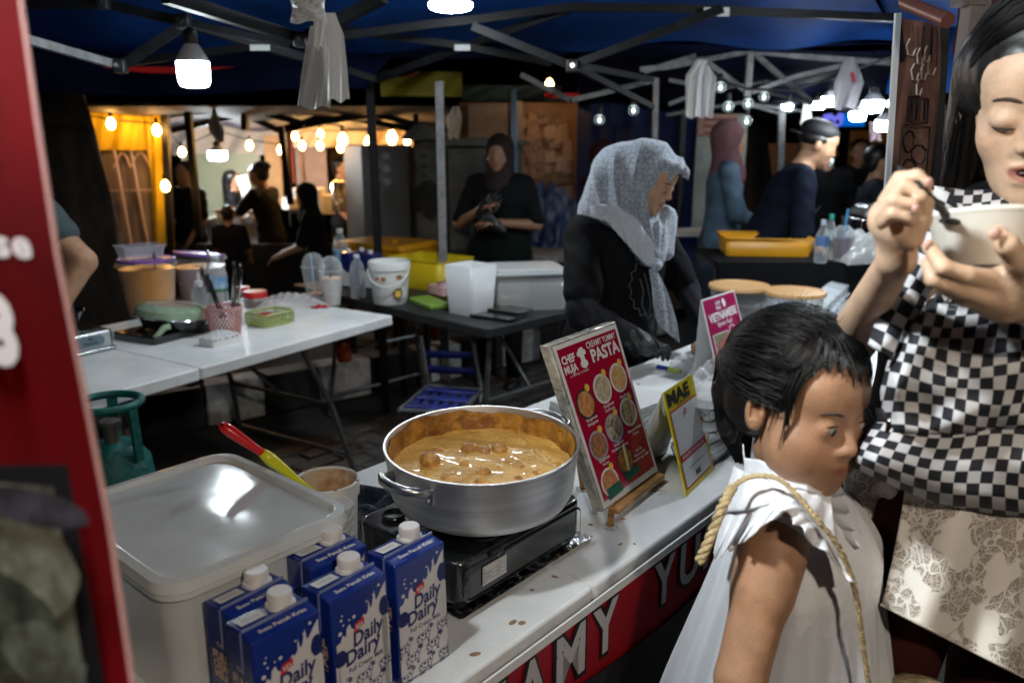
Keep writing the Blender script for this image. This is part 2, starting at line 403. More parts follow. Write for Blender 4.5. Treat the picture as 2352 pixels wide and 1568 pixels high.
# main bulb (upper left), saucer lamp (top centre), saucer lamp (top right)
t_bulb(ad(445, 172, 2.8), .052, 'bright frosted LED bulb hanging low from the black truss, upper left', wire=ad(433, 62, 2.8))
def saucer(p, r, label, m=M_lampB):
    t = thing('saucer_lamp', label, 'lamp', p, 0, 'saucer lamps under the blue canopy')
    MB().lathe([(.002, -.018), (r * .6, -.017), (r * .93, -.010), (r, 0), (r, .008)], 28, p, cap0=True).build('diffuser', m, t)
    MB().lathe([(r * 1.01, .008), (r * .9, .022), (r * .35, .04), (r * .25, .09), (.012, .1)], 24, p, cap1=True).build('housing', M_heat, t)
    MB().tube([Vector(p) + Vector((0, 0, .1)), Vector(p) + Vector((0, .0, .35))], .003, 5).build('wire', M_wire, t)
saucer(ad(1035, 14, 3.1), .079, 'glowing white saucer lamp at top centre under the blue canopy')
saucer(ad(2005, -22, 2.9), .095, 'glowing saucer lamp cut by the top edge of the frame, near the banner')
# two more lamps of the same stall row outside the frame, whose light falls on the counter front and the customers
t_bulb(Vector((.60, -.85, 2.2)), .05, 'LED bulb hanging over the aisle behind the photographer', m=emis('aisle_lamp_glow', (1, .86, .70), 560), wire=(.60, -.85, 2.8))
saucer(Vector((-.50, .62, 2.2)), .085, 'saucer lamp hanging over the near end of the counter, above the frame', emis('near_lamp_glow', (.92, .98, 1), 600))
# ================================================================ ground
def ground_mat():
    m = bpy.data.materials.new('dark_paving'); m.use_nodes = True
    n = m.node_tree.nodes; l = m.node_tree.links; b = n['Principled BSDF']; tc = n.new('ShaderNodeTexCoord')
    no = n.new('ShaderNodeTexNoise'); no.inputs['Scale'].default_value = 3; no.inputs['Detail'].default_value = 8
    cr = n.new('ShaderNodeValToRGB'); cr.color_ramp.elements[0].color = (.018, .018, .018, 1); cr.color_ramp.elements[1].color = (.05, .047, .044, 1)
    l.new(tc.outputs['Object'], no.inputs[0]); l.new(no.outputs[0], cr.inputs[0]); l.new(cr.outputs[0], b.inputs['Base Color']); b.inputs['Roughness'].default_value = .75
    bp = n.new('ShaderNodeBump'); bp.inputs['Strength'].default_value = .6; bp.inputs['Distance'].default_value = .02
    n2 = n.new('ShaderNodeTexNoise'); n2.inputs['Scale'].default_value = 60; l.new(tc.outputs['Object'], n2.inputs[0]); l.new(n2.outputs[0], bp.inputs['Height']); l.new(bp.outputs[0], b.inputs['Normal'])
    return m
M_ground = ground_mat()
g = MB().box((0, 40, -.2), (200, 160, .38)).build('ground', M_ground); g['kind'] = 'structure'
# interlocking paving bricks that can be seen between the tables
M_pave = mat('paving_brick_face', (.075, .07, .066), .7, var=.6, vs_=4, bump=.5, bs=50)
cA = [MB() for _ in range(3)]
brm = None; npv = 0
A49 = R(49.5); U = Vector((math.cos(A49), math.sin(A49), 0)); N = Vector((-math.sin(A49), math.cos(A49), 0))
for i in range(-6, 22):
    for j in range(-6, 16):
        q = Vector((-.75, 1.5, 0)) + U * (i * .225 + (.11 if j % 2 else 0)) + N * (j * .115)
        # keep only what can be seen between counter and tables
        dz = q.y * math.cos(PIT) + CZ * math.sin(PIT)
        uu = 1176 + FPX * q.x / dz; vv = 784 - FPX * (q.y * math.sin(PIT) - CZ * math.cos(PIT)) / dz
        if q.y < 1.2 or not (340 < uu < 1300 and 780 < vv < 1150) or npv >= 298: continue
        if brm is None:
            o = MB().box((0, 0, 0), (.216, .106, .02)).build('paving_brick', M_pave, g, bevel=.006, seg=1); brm = o
        else:
            o = brm.copy(); COL.objects.link(o)
        o.matrix_parent_inverse = Matrix(); o.location = (q.x, q.y, .0 + random.uniform(-.003, .003)); o.rotation_euler = (random.uniform(-.01, .01), random.uniform(-.01, .01), A49 + random.uniform(-.015, .015)); npv += 1
# kerb painted black and white
M_kw = mat('worn_white_kerb_paint', (.75, .75, .72), .75, col2=(.30, .28, .25), vs_=7, bump=.5, bs=30)
M_kb = mat('black_kerb_paint', (.012, .012, .013), .7, var=.5, bump=.5, bs=30)
kr = thing('kerb', 'worn kerb painted in black and white blocks under the white folding table', 'kerb', az(620, 880, .05), 0)
k0 = az(330, 1010, .0); k1 = az(900, 896, .0); kd = (k1 - k0); kl = kd.length; kd.normalize(); kn = Vector((-kd.y, kd.x, 0))
for i in range(-6, 12):
    L = .33; c = k0 + kd * (i * L + L / 2) + kn * .09
    Mx = TR(c.x, c.y, 0, math.atan2(kd.y, kd.x) + random.uniform(-.02, .02))
    b = MB().box((0, 0, .115 + random.uniform(-.008, .008)), (L - .012, .17, .23)); b.M = None
    b2 = MB(Mx); b2.add(b.v, b.f); b2.build('kerb_stone', M_kb if i % 2 == 0 else M_kw, kr, bevel=.012)
vg = MB()
def verge(u, v):
    p = k0 + kd * (-3 + 9 * u) + kn * (.2 + v * 8)
    return Vector((p.x, p.y, .14 + .03 * math.sin(u * 40) * math.sin(v * 30) * (1 if v > 0 else 0)))
vg.grid(verge, 60, 40).build('verge_soil', mat('bare_soil', (.022, .016, .011), .9, var=.5, vs_=8, bump=.8, bs=14), kind='structure')
# ================================================================ our stall's canopy and truss
cp = thing('stall_tent', 'blue canopy tent with black scissor truss over the pasta stall', 'tent', (-.2, 2.9, 0))
eL, eR = Vector((-3.6, 3.9, 1.90)), Vector((2.1, 4.6, 2.02))
def roof(u, v):
    e = eL.lerp(eR, u); ridge = Vector((-.8 + (u - .5) * 1.2, 1.2, 3.0)); p = e.lerp(ridge, v)
    p.z += .025 * math.sin(u * 34 + v * 3) * (1 - v) - .10 * math.sin(math.pi * v) * (.7 + .3 * math.sin(u * 9))
    return p
MB().grid(roof, 90, 24).build('canopy_slope', M_canopy, cp, smooth=180)
def roofR(u, v):
    a = eR.lerp(Vector((2.4, -1.5, 1.95)), u); ridge = Vector((-.2, 1.2, 3.0)); p = a.lerp(ridge, v); p.z += .02 * math.sin(u * 25) * (1 - v); return p
MB().grid(roofR, 50, 16).build('canopy_slope', M_canopy, cp, smooth=180)
def val(u, v):
    e = eL.lerp(eR, u); return Vector((e.x, e.y + .03 + .012 * math.sin(u * 70), e.z + .01 - v * ((.21 if u < .50 else max(.05, .21 - (u - .50) * 7)) * (1 if u < .69 else .4) + .012 * math.sin(u * 24))))
MB().grid(val, 120, 5).build('valance', M_navy, cp, smooth=180)
MB().grid(lambda u, v: Vector((-1.95 + .75 * u, 3.98, 1.87 - .022 - (.03 * v) * math.sin(math.pi * min(1, u * 1.2)))), 14, 2).build('valance_trim', mat('red_cloth', (.6, .01, .008), .6), cp, smooth=180)
# far-left part of this tent's dark side valance
def beam(b, pts, Y, w=.026):
    P = [ad(u, v, Y if not hasattr(Y, '__len__') else Y[i]) for i, (u, v) in enumerate(pts)]
    for a, c in zip(P[:-1], P[1:]): b.bar(a, c, w, w * 1.25)
for pts, Y, w, m in [
    ([(20, 12), (236, 8)], 3.2, .028, M_darkmetal), ([(236, 8), (418, 50), (704, 135)], (3.2, 3.2, 3.6), .028, M_darkmetal),
    ([(380, -8), (690, 91)], (2.4, 3.0), .030, M_darkmetal), ([(418, 50), (667, 104)], 2.95, .02, M_darkmetal),
    ([(276, 155), (418, 61)], 3.1, .026, M_darkmetal), ([(30, 82), (268, 150)], (2.6, 3.1), .022, M_whitemetal),
    ([(283, 145), (573, 108)], 3.5, .024, M_darkmetal), ([(690, 94), (787, 42), (883, -6)], (3, 2.9, 2.8), .030, M_darkmetal),
    ([(694, 96), (984, 57), (1105, 44), (1307, 17), (1555, 20), (2066, 42)], 3.55, .026, M_darkmetal),
    ([(1085, 61), (1312, 152)], 3.45, .026, M_darkmetal), ([(768, 150), (862, 182)], 3.9, .022, M_darkmetal),
    ([(780, 66), (893, 84), (1054, 104), (1266, 145)], 3.8, .024, M_darkmetal), ([(862, 184), (1048, 115), (1307, 22)], (4.1, 3.9, 3.6), .026, M_darkmetal),
    ([(1316, 150), (1555, 61), (1660, 20)], (3.45, 3.3, 3.2), .024, M_darkmetal), ([(1316, 152), (1499, 246)], (3.6, 4.2), .022, M_darkmetal),
    ([(1318, 149), (1499, 183)], (3.6, 4.4), .022, M_darkmetal), ([(1196, 172), (1310, 230)], 4.5, .022, M_whitemetal), ([(1314, 230), (1505, 184)], 4.5, .022, M_whitemetal)]:
    b = MB(); beam(b, pts, Y, w); b.build('truss_bar', m, cp)
MB().box(ad(597, 110, 3.3), (.078, .004, .022), None).build('frame_sticker', mat('sticker_white', (.5, .52, .52), .5, var=.2), cp)
MB().box(ad(1062, 110, 3.75), (.07, .004, .026), None).build('frame_sticker', MATS['sticker_white'], cp)
MB().box(ad(1646, 28, 3.5), (.105, .004, .034), None).build('frame_sticker', MATS['sticker_white'], cp)
for u, v, Y in ((276, 152, 3.08), (1313, 152, 3.43), (690, 92, 2.95), (421, 50, 2.9), (237, 6, 3.15)):
    p = ad(u, v, Y); MB().box(p, (.045, .04, .05)).build('truss_joint', M_black, cp, bevel=.006); MB().lathe([(.009, -.012), (.009, .012)], 10, M=TR(p.x, p.y - .022, p.z, 0, R(90)), cap0=True, cap1=True).build('bolt', mat('zinc_bolt', (.6, .62, .64), .25, metal=1), cp)
for u, v, vt, Y, m, w in ((868, 470, 80, 4.35, M_darkmetal, .04),):
    p = ad(u, v, Y); MB().bar((p.x, p.y, 0), (p.x - .02, p.y, ad(u, vt, Y).z), w).build('tent_leg', m, cp)
p = ad(1016, 500, 4.3)
MB().bar((p.x, p.y, 0), (p.x, p.y, ad(1016, 188, 4.3).z), .042).build('tent_leg', M_whitemetal, cp)
p = ad(2190, 300, 2.2)
MB().bar((p.x, p.y, 0), (p.x + .02, p.y, 2.3), .05).build('tent_leg', mat('tan_tent_leg', (.28, .24, .21), .5, var=.2), cp)
MB().bar((p.x - .005, p.y, 1.84), (p.x + .005, p.y, 1.98), .062).build('leg_sleeve', mat('tan_leg_sleeve', (.22, .19, .17), .5), cp)
# ================================================================ tables
def folding_table(label, M, L, D, z, mtop, mleg, th=.045, group=None, fold=True, cat='table', legs=((-.38, 1), (.38, 1)), lean=.06):
    "M places the table: x along its length, y across, origin at the middle of the top on the floor"
    t = thing('folding_table', label, cat, M.translation, 0, group)
    gaps = [(-L / 2, -.0015), (.0015, L / 2)] if fold else [(-L / 2, L / 2)]
    for a, c in gaps:
        b = MB(M); b.rbox(((a + c) / 2, 0), (c - a, D), .035 if not fold else .012, z - th, z); b.build('table_top', mtop, t, bevel=.006, seg=3)
    for fx, sd in legs:
        b = MB(M); x = fx * L
        for s in (-1, 1):
            b.tube([(x - lean * (1 if fx > 0 else -1), s * D * .30, z - th), (x, s * D * .36, z * .5), (x + lean * .6 * (1 if fx > 0 else -1), s * D * .42, .01)], .0125, 8)
        b.tube([(x, -D * .36, z * .5), (x, D * .36, z * .5)], .010, 8)
        b.tube([(x + lean * .5 * (1 if fx > 0 else -1), -D * .40, .12), (x + lean * .5 * (1 if fx > 0 else -1), D * .40, .12)], .010, 8)
        b.build('leg_frame', mleg, t)
        MB(M).tube([(x, 0, z * .5), (x - .3 * (1 if fx > 0 else -1), 0, z - th)], .009, 8).build('leg_brace', mleg, t)
    if fold: MB(M).box((0, -D / 2 + .05, z - th - .012), (.06, .05, .022)).build('hinge', M_black, t, bevel=.004)
    return t
T = .74
A0 = Vector((-.08, 1.0, 0))
def ct(s, t, z=0): return A0 + U * s + N * t + Vector((0, 0, T + z))
def cm(s, t, z=0, rz=0, rx=0, ry=0): return Matrix.Translation(ct(s, t, z)) @ Euler((rx, ry, A49 + rz)).to_matrix().to_4x4()
def cc(u, v, z=0):
    p = az(u, v, T + z) - A0; return p.dot(U), p.dot(N)
seam_s = cc(1368, 1345)[0]
c0 = ct(seam_s, .36); Mc = TR(c0.x, c0.y, 0, A49)
counter = folding_table('long white folding counter table carrying the curry pot and milk cartons', Mc, 1.84, .72, T, M_wplastic, M_steel)
c1 = ct(seam_s + 1.84, .36); Mc2 = TR(c1.x, c1.y, 0, A49)
folding_table('white folding counter table carrying foil boxes, behind the two customers', Mc2, 1.835, .72, T - .003, M_wplastic, M_steel)
MS_ = mat('dried_sauce_spot', (.34, .22, .12), .5, var=.3, vs_=80)
rr = random.Random(31)
for i in range(22):
    s_, t_ = rr.uniform(.0, 1.5), rr.uniform(.015, .11) if i % 2 else rr.uniform(.02, .6)
    q = ct(s_, t_); r_ = rr.uniform(.0015, .006)
    MB(TR(q.x, q.y, T + .0006, rr.uniform(0, 6))).ell((0, 0, 0), (r_ * rr.uniform(1, 2.2), r_, .0006), 9).build('sauce_spot', MS_, counter, smooth=180)
# left white table
w0, w1 = az(460, 845, T), az(903, 724, T); wd = (w1 - w0); wl = wd.length; wd.normalize(); wn = Vector((-wd.y, wd.x, 0)); WA = math.atan2(wd.y, wd.x)
def wt(s, t, z=0): return w0 + wd * s + wn * t + Vector((0, 0, z))
def wc(u, v, z=0):
    p = az(u, v, T + z) - w0; return p.dot(wd), p.dot(wn)
wm = wt(0, .46); Mw = TR(wm.x, wm.y, 0, WA)
folding_table('white folding table at left carrying juice tubs, green pan and baskets', Mw, wl * 2, .92, T, M_wplastic, M_steel, legs=((-.38, 1), (.36, 1)), lean=.13)
# black table behind it
b1 = az(1118, 756, T); b2 = az(1305, 690, T); b0 = az(805, 684, T)
bd = (b1 - b0).normalized(); bn = Vector((-bd.y, bd.x, 0)); BA = math.atan2(bd.y, bd.x)
bm_ = b1 - bd * .78 + bn * .40; Mb = TR(bm_.x, bm_.y, 0, BA)
folding_table('black folding table carrying the bucket and clear boxes behind the white table', Mb, 1.56, .80, T, mat('black_table_plastic', (.02, .021, .023), .5, var=.25, bump=.1, bs=150), M_steel, fold=False, legs=((-.36, 1), (.42, 1)), lean=.02)
# ================================================================ milk cartons
M_navyc = mat('carton_blue_print', (.008, .028, .22), .22, coat=.3, var=.08, vs_=12)
M_paper = mat('carton_white_print', (.66, .65, .65), .35)
M_ink = mat('navy_ink', (.008, .016, .12), .4)
M_red = mat('red_ink', (.55, .02, .02), .4)
M_cream = mat('cream_ink', (.75, .55, .36), .45)
M_cap = mat('white_cap_plastic', (.72, .70, .69), .35)
M_white = mat('plain_white', (.72, .72, .71), .45)
def blob(cx, cy, rx, ry, seed=0, n=14, j=.18):
    rr = random.Random(seed)
    return [(cx + rx * math.cos(2 * math.pi * k / n) * (1 + rr.uniform(-j, j)), cy + ry * math.sin(2 * math.pi * k / n) * (1 + rr.uniform(-j, j))) for k in range(n)]
def cow(bw, bi, x, y, s, M, z, xmin, xmax):
    "spotted cow standing, head to the upper right; white body, navy outline and patches"
    body = [(-.5, .05), (-.52, .28), (-.42, .40), (-.1, .40), (.22, .46), (.36, .62), (.40, .74), (.50, .72), (.66, .60), (.64, .52), (.50, .46), (.42, .26), (.36, .08), (.36, -.26), (.26, -.26), (.24, .02), (-.12, -.0), (-.18, -.28), (-.27, -.28), (-.27, -.05), (-.36, -.28), (-.46, -.28), (-.42, 0)]
    P = [(x + a * s, y + b * s) for a, b in body]
    if min(p[0] for p in P) < xmin or max(p[0] for p in P) > xmax:
        P = [(min(max(px, xmin), xmax), py) for px, py in P]
    bi.stroke(P + [P[0]], .045 * s, M, z)
    for cx, cy, rx, ry, sd in ((-.36, .26, .10, .10, 1), (-.12, .30, .12, .08, 2), (.12, .26, .09, .12, 3), (.30, .36, .09, .09, 4), (-.2, .08, .09, .06, 5), (.12, .08, .08, .05, 6), (-.42, .05, .05, .08, 7), (.52, .58, .13, .11, 8), (.31, -.2, .05, .07, 9), (-.22, -.22, .05, .06, 10), (-.41, -.22, .045, .06, 11), (.40, .70, .06, .05, 12)):
        X, Y = x + cx * s, y + cy * s
        if xmin < X < xmax: bi.poly(blob(X, Y, rx * s * .8, ry * s * .8, sd, 9, .25), M, z)
def make_carton():
    w, d, h = .096, .062, .195
    t = thing('milk_carton', '', 'carton', (0, 0, 0))
    b = MB()
    # body with slightly pinched gable folds
    b.add([(-w/2, -d/2, 0), (w/2, -d/2, 0), (w/2, d/2, 0), (-w/2, d/2, 0), (-w/2, -d/2, h - .005), (w/2, -d/2, h - .005), (w/2, d/2, h - .002), (-w/2, d/2, h - .002), (-w/2, -.007, h), (w/2, -.007, h)],
          [(3, 2, 1, 0), (0, 1, 5, 4), (2, 3, 7, 6), (4, 5, 9, 8), (8, 9, 6, 7), (1, 2, 6, 9, 5), (3, 0, 4, 8, 7)]).build('carton_body', M_navyc, t, bevel=.0022, seg=2, smooth=30)
    b = MB(); b.bar((-w/2 + .001, -.008, h + .001), (w/2 - .001, -.006, h + .002), .0016, .004); b.bar((-w/2 - .0006, -.008, h - .0), (-w/2 - .0006, -.006, h - .055), .0012, .003); b.build('top_seam', mat('carton_seam', (.2, .24, .4), .25, coat=.5), t)
    F = frame((0, -d/2 - .0004, 0), (1, 0, 0), (0, 0, 1))
    # white splash field
    edge = [(-w/2 + .002, .110), (-.040, .118), (-.043, .126), (-.036, .128), (-.032, .136), (-.027, .131), (-.025, .143), (-.020, .147), (-.017, .139), (-.010, .134), (-.004, .137), (0, .145), (.004, .150), (.008, .147), (.012, .152), (.013, .168), (.016, .153), (.019, .156), (.024, .176), (.026, .160), (.030, .163), (.036, .172), (.044, .181), (.034, .160), (.036, .148), (.042, .135), (w/2 - .001, .128)]
    b = MB(); pts = [(-w/2 + .002, .004)] + edge + [(w/2 - .001, .004)]
    # strips down from the splash edge
    for (x0, y0), (x1, y1) in zip(edge[:-1], edge[1:]):
        if x1 > x0: b.poly([(x0, .003), (x1, .003), (x1, y1), (x0, y0)], F)
    for cx, cy, r in ((-.036, .140, .0030), (-.033, .158, .0018), (-.030, .150, .0014), (-.031, .164, .0012), (-.012, .154, .0026), (.022, .170, .0016), (.032, .180, .0022), (-.020, .153, .0013), (.010, .166, .0014)): b.poly(circ(cx, cy, r, 10), F)
    b.build('front_print', M_paper, t, smooth=0)
    F2 = frame((0, -d/2 - .0008, 0), (1, 0, 0), (0, 0, 1)); b = MB()
    b.poly(blob(-.038, .104, .011, .012, 3, 16, .06), F2); b.poly(blob(.039, .146, .0085, .015, 4, 16, .06), F2)
    b.text('Daily', .010, .112, .021, F2, .0001, bold=.028, w=.052, shear=.12, rot=R(4)); b.text('Dairy', .000, .090, .021, F2, .0001, bold=.028, w=.060, shear=.12, rot=R(4))
    b.text('Full Cream Milk', .004, .0765, .0068, F2, .0001, bold=.015, w=.060)
    for r_, (y, off) in enumerate(((.051, 0.004), (.027, -.018), (.003, .006))):
        for k in (-1, 0, 1):
            x = k * .040 + off - .004
            if -.052 < x < .05: cow(None, b, x, y + .003 * (k + 1), .0275, F2, .0001, -w/2 + .002, w/2 - .001)
    b.build('navy_artwork', M_ink, t, smooth=0)
    F3 = frame((0, -d/2 - .0011, 0), (1, 0, 0), (0, 0, 1))
    MB().poly([(-.014, .132), (-.012, .143), (-.005, .146), (-.002, .1445), (.0, .148), (.004, .146), (.004, .137), (-.003, .134), (-.010, .130)], F3).build('red_logo', M_red, t, smooth=0)
    b = MB(); b.text('SiD', -.0045, .1355, .0058, F3, .0003, bold=.03, w=.012, rot=R(8)); b.build('logo_lettering', M_paper, t, smooth=0)
    G = frame((0, -.019, h - .0024), (1, 0, 0), (0, .024, .005)); b = MB(); b.text('Susu Penuh Krim', .002, -.0030, .0058, G, .0009, bold=.03, w=.066); b.build('top_lettering', M_paper, t, smooth=0)
    G2 = frame((0, .017, h + .0005), (1, 0, 0), (0, 1, -.1)); b = MB(); b.poly([(-.041, -.016), (-.006, -.016), (-.006, .004), (-.041, .004)], G2); b.build('date_patch', M_white, t, smooth=0)
    b = MB(); [b.stroke([(-.035 + k * .0035, -.010), (-.034 + k * .0035, -.002)], .0010, G2, .0003) for k in range(7)]; b.build('date_stamp', mat('grey_ink', (.25, .26, .28), .5), t, smooth=0)
    # left side lettering
    L = frame((-w/2 - .0006, 0, 0), (0, -1, 0), (0, 0, 1)); b = MB()
    for tx, y in (('FULL', .120), ('CREAM', .106), ('MILK', .092)): b.text(tx, 0, y, .0115, L, 0, bold=.05, w=.038)
    b.text('C-C', 0, .140, .006, L, 0, bold=.04, w=.014); b.stroke([(-.018, .086), (.018, .086)], .0009, L); b.build('side_lettering', M_cream, t, smooth=0)
    cx, cy, cz = .020, .0135, h - .001
    b = MB(); b.rbox((cx, cy), (.038, .031), .011, cz - .002, cz + .0045, .92); b.build('cap_base', M_cap, t, bevel=.001)
    cap = MB(); rings = [(.0148, cz + .002), (.0155, cz + .003), (.0155, cz + .0065), (.0149, cz + .0075), (.0155, cz + .008), (.0153, cz + .0175), (.0142, cz + .0195), (.0001, cz + .0193)]
    cap.lathe(rings, 32, (cx, cy, 0)); o = cap.build('screw_cap', M_cap, t)
    b = MB()
    for k in range(36):
        a = 2 * math.pi * k / 36; b.bar((cx + .0155 * math.cos(a), cy + .0155 * math.sin(a), cz + .009), (cx + .0153 * math.cos(a), cy + .0153 * math.sin(a), cz + .018), .0007, .0007)
    b.build('cap_ribs', M_cap, o, smooth=0)
    return t
proto = make_carton()
LEAN = R(-1)
def place(o, M, label=None, group=None):
    o.matrix_basis = M
    if label: o['label'] = label
    if group: o['group'] = group
    return o
G_ = 'blue and white milk cartons at the corner of the counter'
for i, (s, t_, ro, lb) in enumerate(((-.010, .086, 0, 'milk carton nearest the black stove, rightmost of the front ones, its whole front in view'),
    (-.124, .082, .02, 'middle milk carton of the front ones, between the dented and the rightmost'),
    (-.236, .080, -.02, 'dented milk carton at the lower left, its front top edge creased'),
    (-.226, .146, .03, 'milk carton right behind the dented one, its cap at the left end'),
    (-.090, .166, -.02, 'milk carton standing behind, against the translucent box, only its top in view'))):
    o = proto if i == 0 else copy_tree(proto)
    place(o, cm(s, t_, .0, ro, LEAN), lb, G_)
# ================================================================ translucent storage box
M_milky = clear('milky_box_plastic', (.80, .83, .83), .50, .2)
M_lidp = mat('milky_lid_plastic', (.62, .66, .66), .09, spec=.35, var=.06, vs_=14, bump=.05, bs=9)
bx = ct(-.168, .374)
Mx = TR(bx.x, bx.y, T, A49)
t = thing('storage_box', 'large translucent plastic storage box with a glossy lid behind the milk cartons', 'box', Mx.translation)
b = MB(Mx); ring0 = rrect(.25, .31, .035, 6); ring1 = rrect(.285, .345, .04, 6)
b.rbox((0, 0), (.25, .31), .035, .003, .20, 1.12, n=6, caps=(True, False)); b.build('box_wall', M_milky, t)
b = MB(Mx); b.rbox((0, 0), (.300, .372), .042, .196, .206, 1.0, n=6); b.rbox((0, 0), (.305, .377), .044, .206, .222, .985, n=6, caps=(True, False)); b.rbox((0, 0), (.286, .356), .038, .2205, .2215, 1, n=6, caps=(False, False)); 
rA, rB, rC, rD = rrect(.300, .371, .043, 6), rrect(.272, .343, .034, 6), rrect(.262, .333, .032, 6), rrect(.262, .333, .032, 6)
n_ = len(rA); vs2 = [(x, y, .222) for x, y in rA] + [(x, y, .2235) for x, y in rB] + [(x, y, .214) for x, y in rC]
b.add(vs2, [(i, (i + 1) % n_, (i + 1) % n_ + n_, i + n_) for i in range(n_)] + [(i + n_, (i + 1) % n_ + n_, (i + 1) % n_ + 2 * n_, i + 2 * n_) for i in range(n_)])
def lidtop(u, v):
    x, y = (u - .5) * .262, (v - .5) * .333
    return Vector((x, y, .2145 + .0012 * math.sin(math.pi * u) * math.sin(math.pi * v) + .0006 * math.sin(u * 11 + v * 4)))
b.build('lid_rim', M_lidp, t, bevel=.0015); MB(Mx).grid(lidtop, 24, 24).build('lid_panel', M_lidp, t, smooth=180)
MB(Mx).rbox((.02, .02), (.18, .2), .03, .006, .05).build('box_contents', mat('tan_dough', (.42, .33, .24), .7, var=.2), t)
# ================================================================ sauce bucket with lid stack, spatula
M_bucket = mat('white_bucket_plastic', (.66, .67, .66), .35, var=.06)
p = ct(.105, .435); t = thing('sauce_bucket', 'small white bucket smeared with brown sauce beside the big pot', 'bucket', p)
b = MB(); b.lathe([(.045, 0), (.050, .002), (.056, .13), (.060, .131), (.0605, .158), (.058, .161), (.0555, .159), (.0545, .14), (.048, .012), (.0001, .010)], 40, p); b.build('bucket_wall', M_bucket, t)
M_stain = mat('brown_sauce_stain', (.40, .19, .05), .35, col2=(.62, .50, .36), vs_=22, bump=.3, bs=60)
MB().lathe([(.0550, .156), (.0542, .138), (.0478, .02), (.02, .018), (.0001, .017)], 40, p).build('sauce_smear', M_stain, t)
b = MB()
for k in range(9):
    a = random.uniform(0, 6.28); b.ell(Vector(p) + Vector((.0585 * math.cos(a), .0585 * math.sin(a), .1605)), (.004, .003, .0012), 6)
b.build('sauce_drip', mat('brown_sauce', (.36, .15, .03), .3), t)
p = ct(.052, .362); t = thing('lid_stack', 'stack of small milky plastic lids between storage box and sauce bucket', 'lids', p)
for k in range(5):
    MB().lathe([(.034, 0), (.042, .004), (.043, .012), (.040, .014), (.038, .010), (.0001, .009)], 28, (p.x + random.uniform(-.003, .003), p.y + random.uniform(-.003, .003), p.z + .10 + k * .009)).build('lid', clear('lid_plastic', (.8, .82, .82), .45), t)
b = MB(); b.lathe([(.03, 0), (.036, .1), (.037, .102)], 24, p, cap0=True, cap1=True); b.build('cup_stack', MATS['lid_plastic'], t)
t = thing('spatula', 'red-handled spatula with yellow joint leaning into the sauce bucket', 'spatula', ct(.06, .40))
a, j, e = az(503, 972, T + .30), az(607, 1043, T + .24), az(738, 1145, T + .135)
d = (j - a)
b = MB(); P = [a + d * k for k in (-.0, .1, .25, .5, .75, 1.0)]; b.tube(P, [.003, .0095, .0105, .0095, .0078, .007], 14); b.build('handle', mat('red_plastic', (.62, .012, .015), .28, coat=.3), t, smooth=180)
b = MB(); d2 = e - j; b.tube([j - d2 * .04, j + d2 * .1, j + d2 * .3, j + d2 * .6, j + d2 * 1.0], [.008, .0115, .0095, .006, .006], 14); o = b.build('shaft', mat('yellow_plastic', (.72, .70, .02), .3, coat=.3), t, smooth=180)
q = j + d2 * .13; MB().ell(q + Vector((-.003, -.0088, .006)), (.0022, .0025, .005), 10).build('hole', mat('dark_orange_hole', (.35, .10, .01), .5), o)
q = a + d * .07; MB().ell(q + Vector((.004, -.0075, .005)), (.0045, .003, .003), 10).build('hang_hole', mat('dark_red_hole', (.10, .004, .004), .5), t)
# towel
def towel(u, v):
    x, y = (u - .5) * .16, (v - .5) * .20
    f = .022 * math.sin(u * 9 + v * 2) + .014 * math.sin(v * 13 + u * 5) + .008 * math.sin(u * 23 + v * 17)
    return cm(.245, .455, 0, .3) @ Vector((x + .008 * math.sin(v * 14), y, max(.004, .045 * math.sin(math.pi * min(1, max(0, u))) * (.4 + .6 * math.sin(math.pi * v)) + f + .014)))
o = MB().grid(towel, 60, 60).build('dish_towel', mat('navy_terry', (.035, .055, .095), .95, var=.45, vs_=30, bump=1.0, bs=260, sheen=.4), smooth=180, solid=.004)
tag(o, 'crumpled navy blue dish towel on the counter between bucket and stove', 'towel')
# ================================================================ portable stove
M_enamel = mat('black_enamel', (.010, .012, .013), .22, coat=.5, var=.3, vs_=20)
sc_ = (.285, .235); Ms = cm(sc_[0], sc_[1], 0)
t = thing('gas_stove', 'black portable gas stove under the big curry pot', 'stove', Ms.translation)
b = MB(Ms); b.rbox((0, 0), (.345, .262), .03, .022, .100, 1.0, n=5); b.build('stove_body', M_enamel, t, bevel=.008, seg=3)
b = MB(Ms); b.rbox((.03, 0), (.255, .235), .03, .1005, .106, .97); b.build('top_tray', M_enamel, t, bevel=.003)
b = MB(Ms)
for r in (.10, .06): b.lathe([(r, .097), (r + .004, .101), (r + .008, .097)], 40, (.03, -.01, 0))
for k in range(4):
    a = R(45 + 90 * k); b.bar((.03 + .04 * math.cos(a), -.01 + .04 * math.sin(a), .122), (.03 + .115 * math.cos(a), -.01 + .115 * math.sin(a), .122), .006, .028)
b.build('pan_support', M_enamel, t)
MB(Ms).lathe([(.025, .095), (.03, .1), (.026, .104), (.0001, .105)], 24, (.03, -.01, 0)).build('burner', mat('brass_burner', (.35, .25, .1), .4, metal=1), t)
MB(Ms).lathe([(.020, .0975), (.019, .0925), (.014, .0905), (.0001, .0905)], 28, (-.125, .078, .0125)).build('round_recess', M_black, t)
MB(Ms).lathe([(.022, .0965), (.021, .0985), (.019, .0965)], 28, (-.125, .078, .0095)).build('recess_rim', M_enamel, t)
for x in (-.14, .14):
    for y in (-.1, .1): MB(Ms).lathe([(.012, 0), (.014, .024)], 14, (x, y, 0), cap0=True).build('foot', M_black, t)
Fs = Ms @ frame((0, -.1322, .0), (1, 0, 0), (0, 0, 1))
b = MB(Fs)
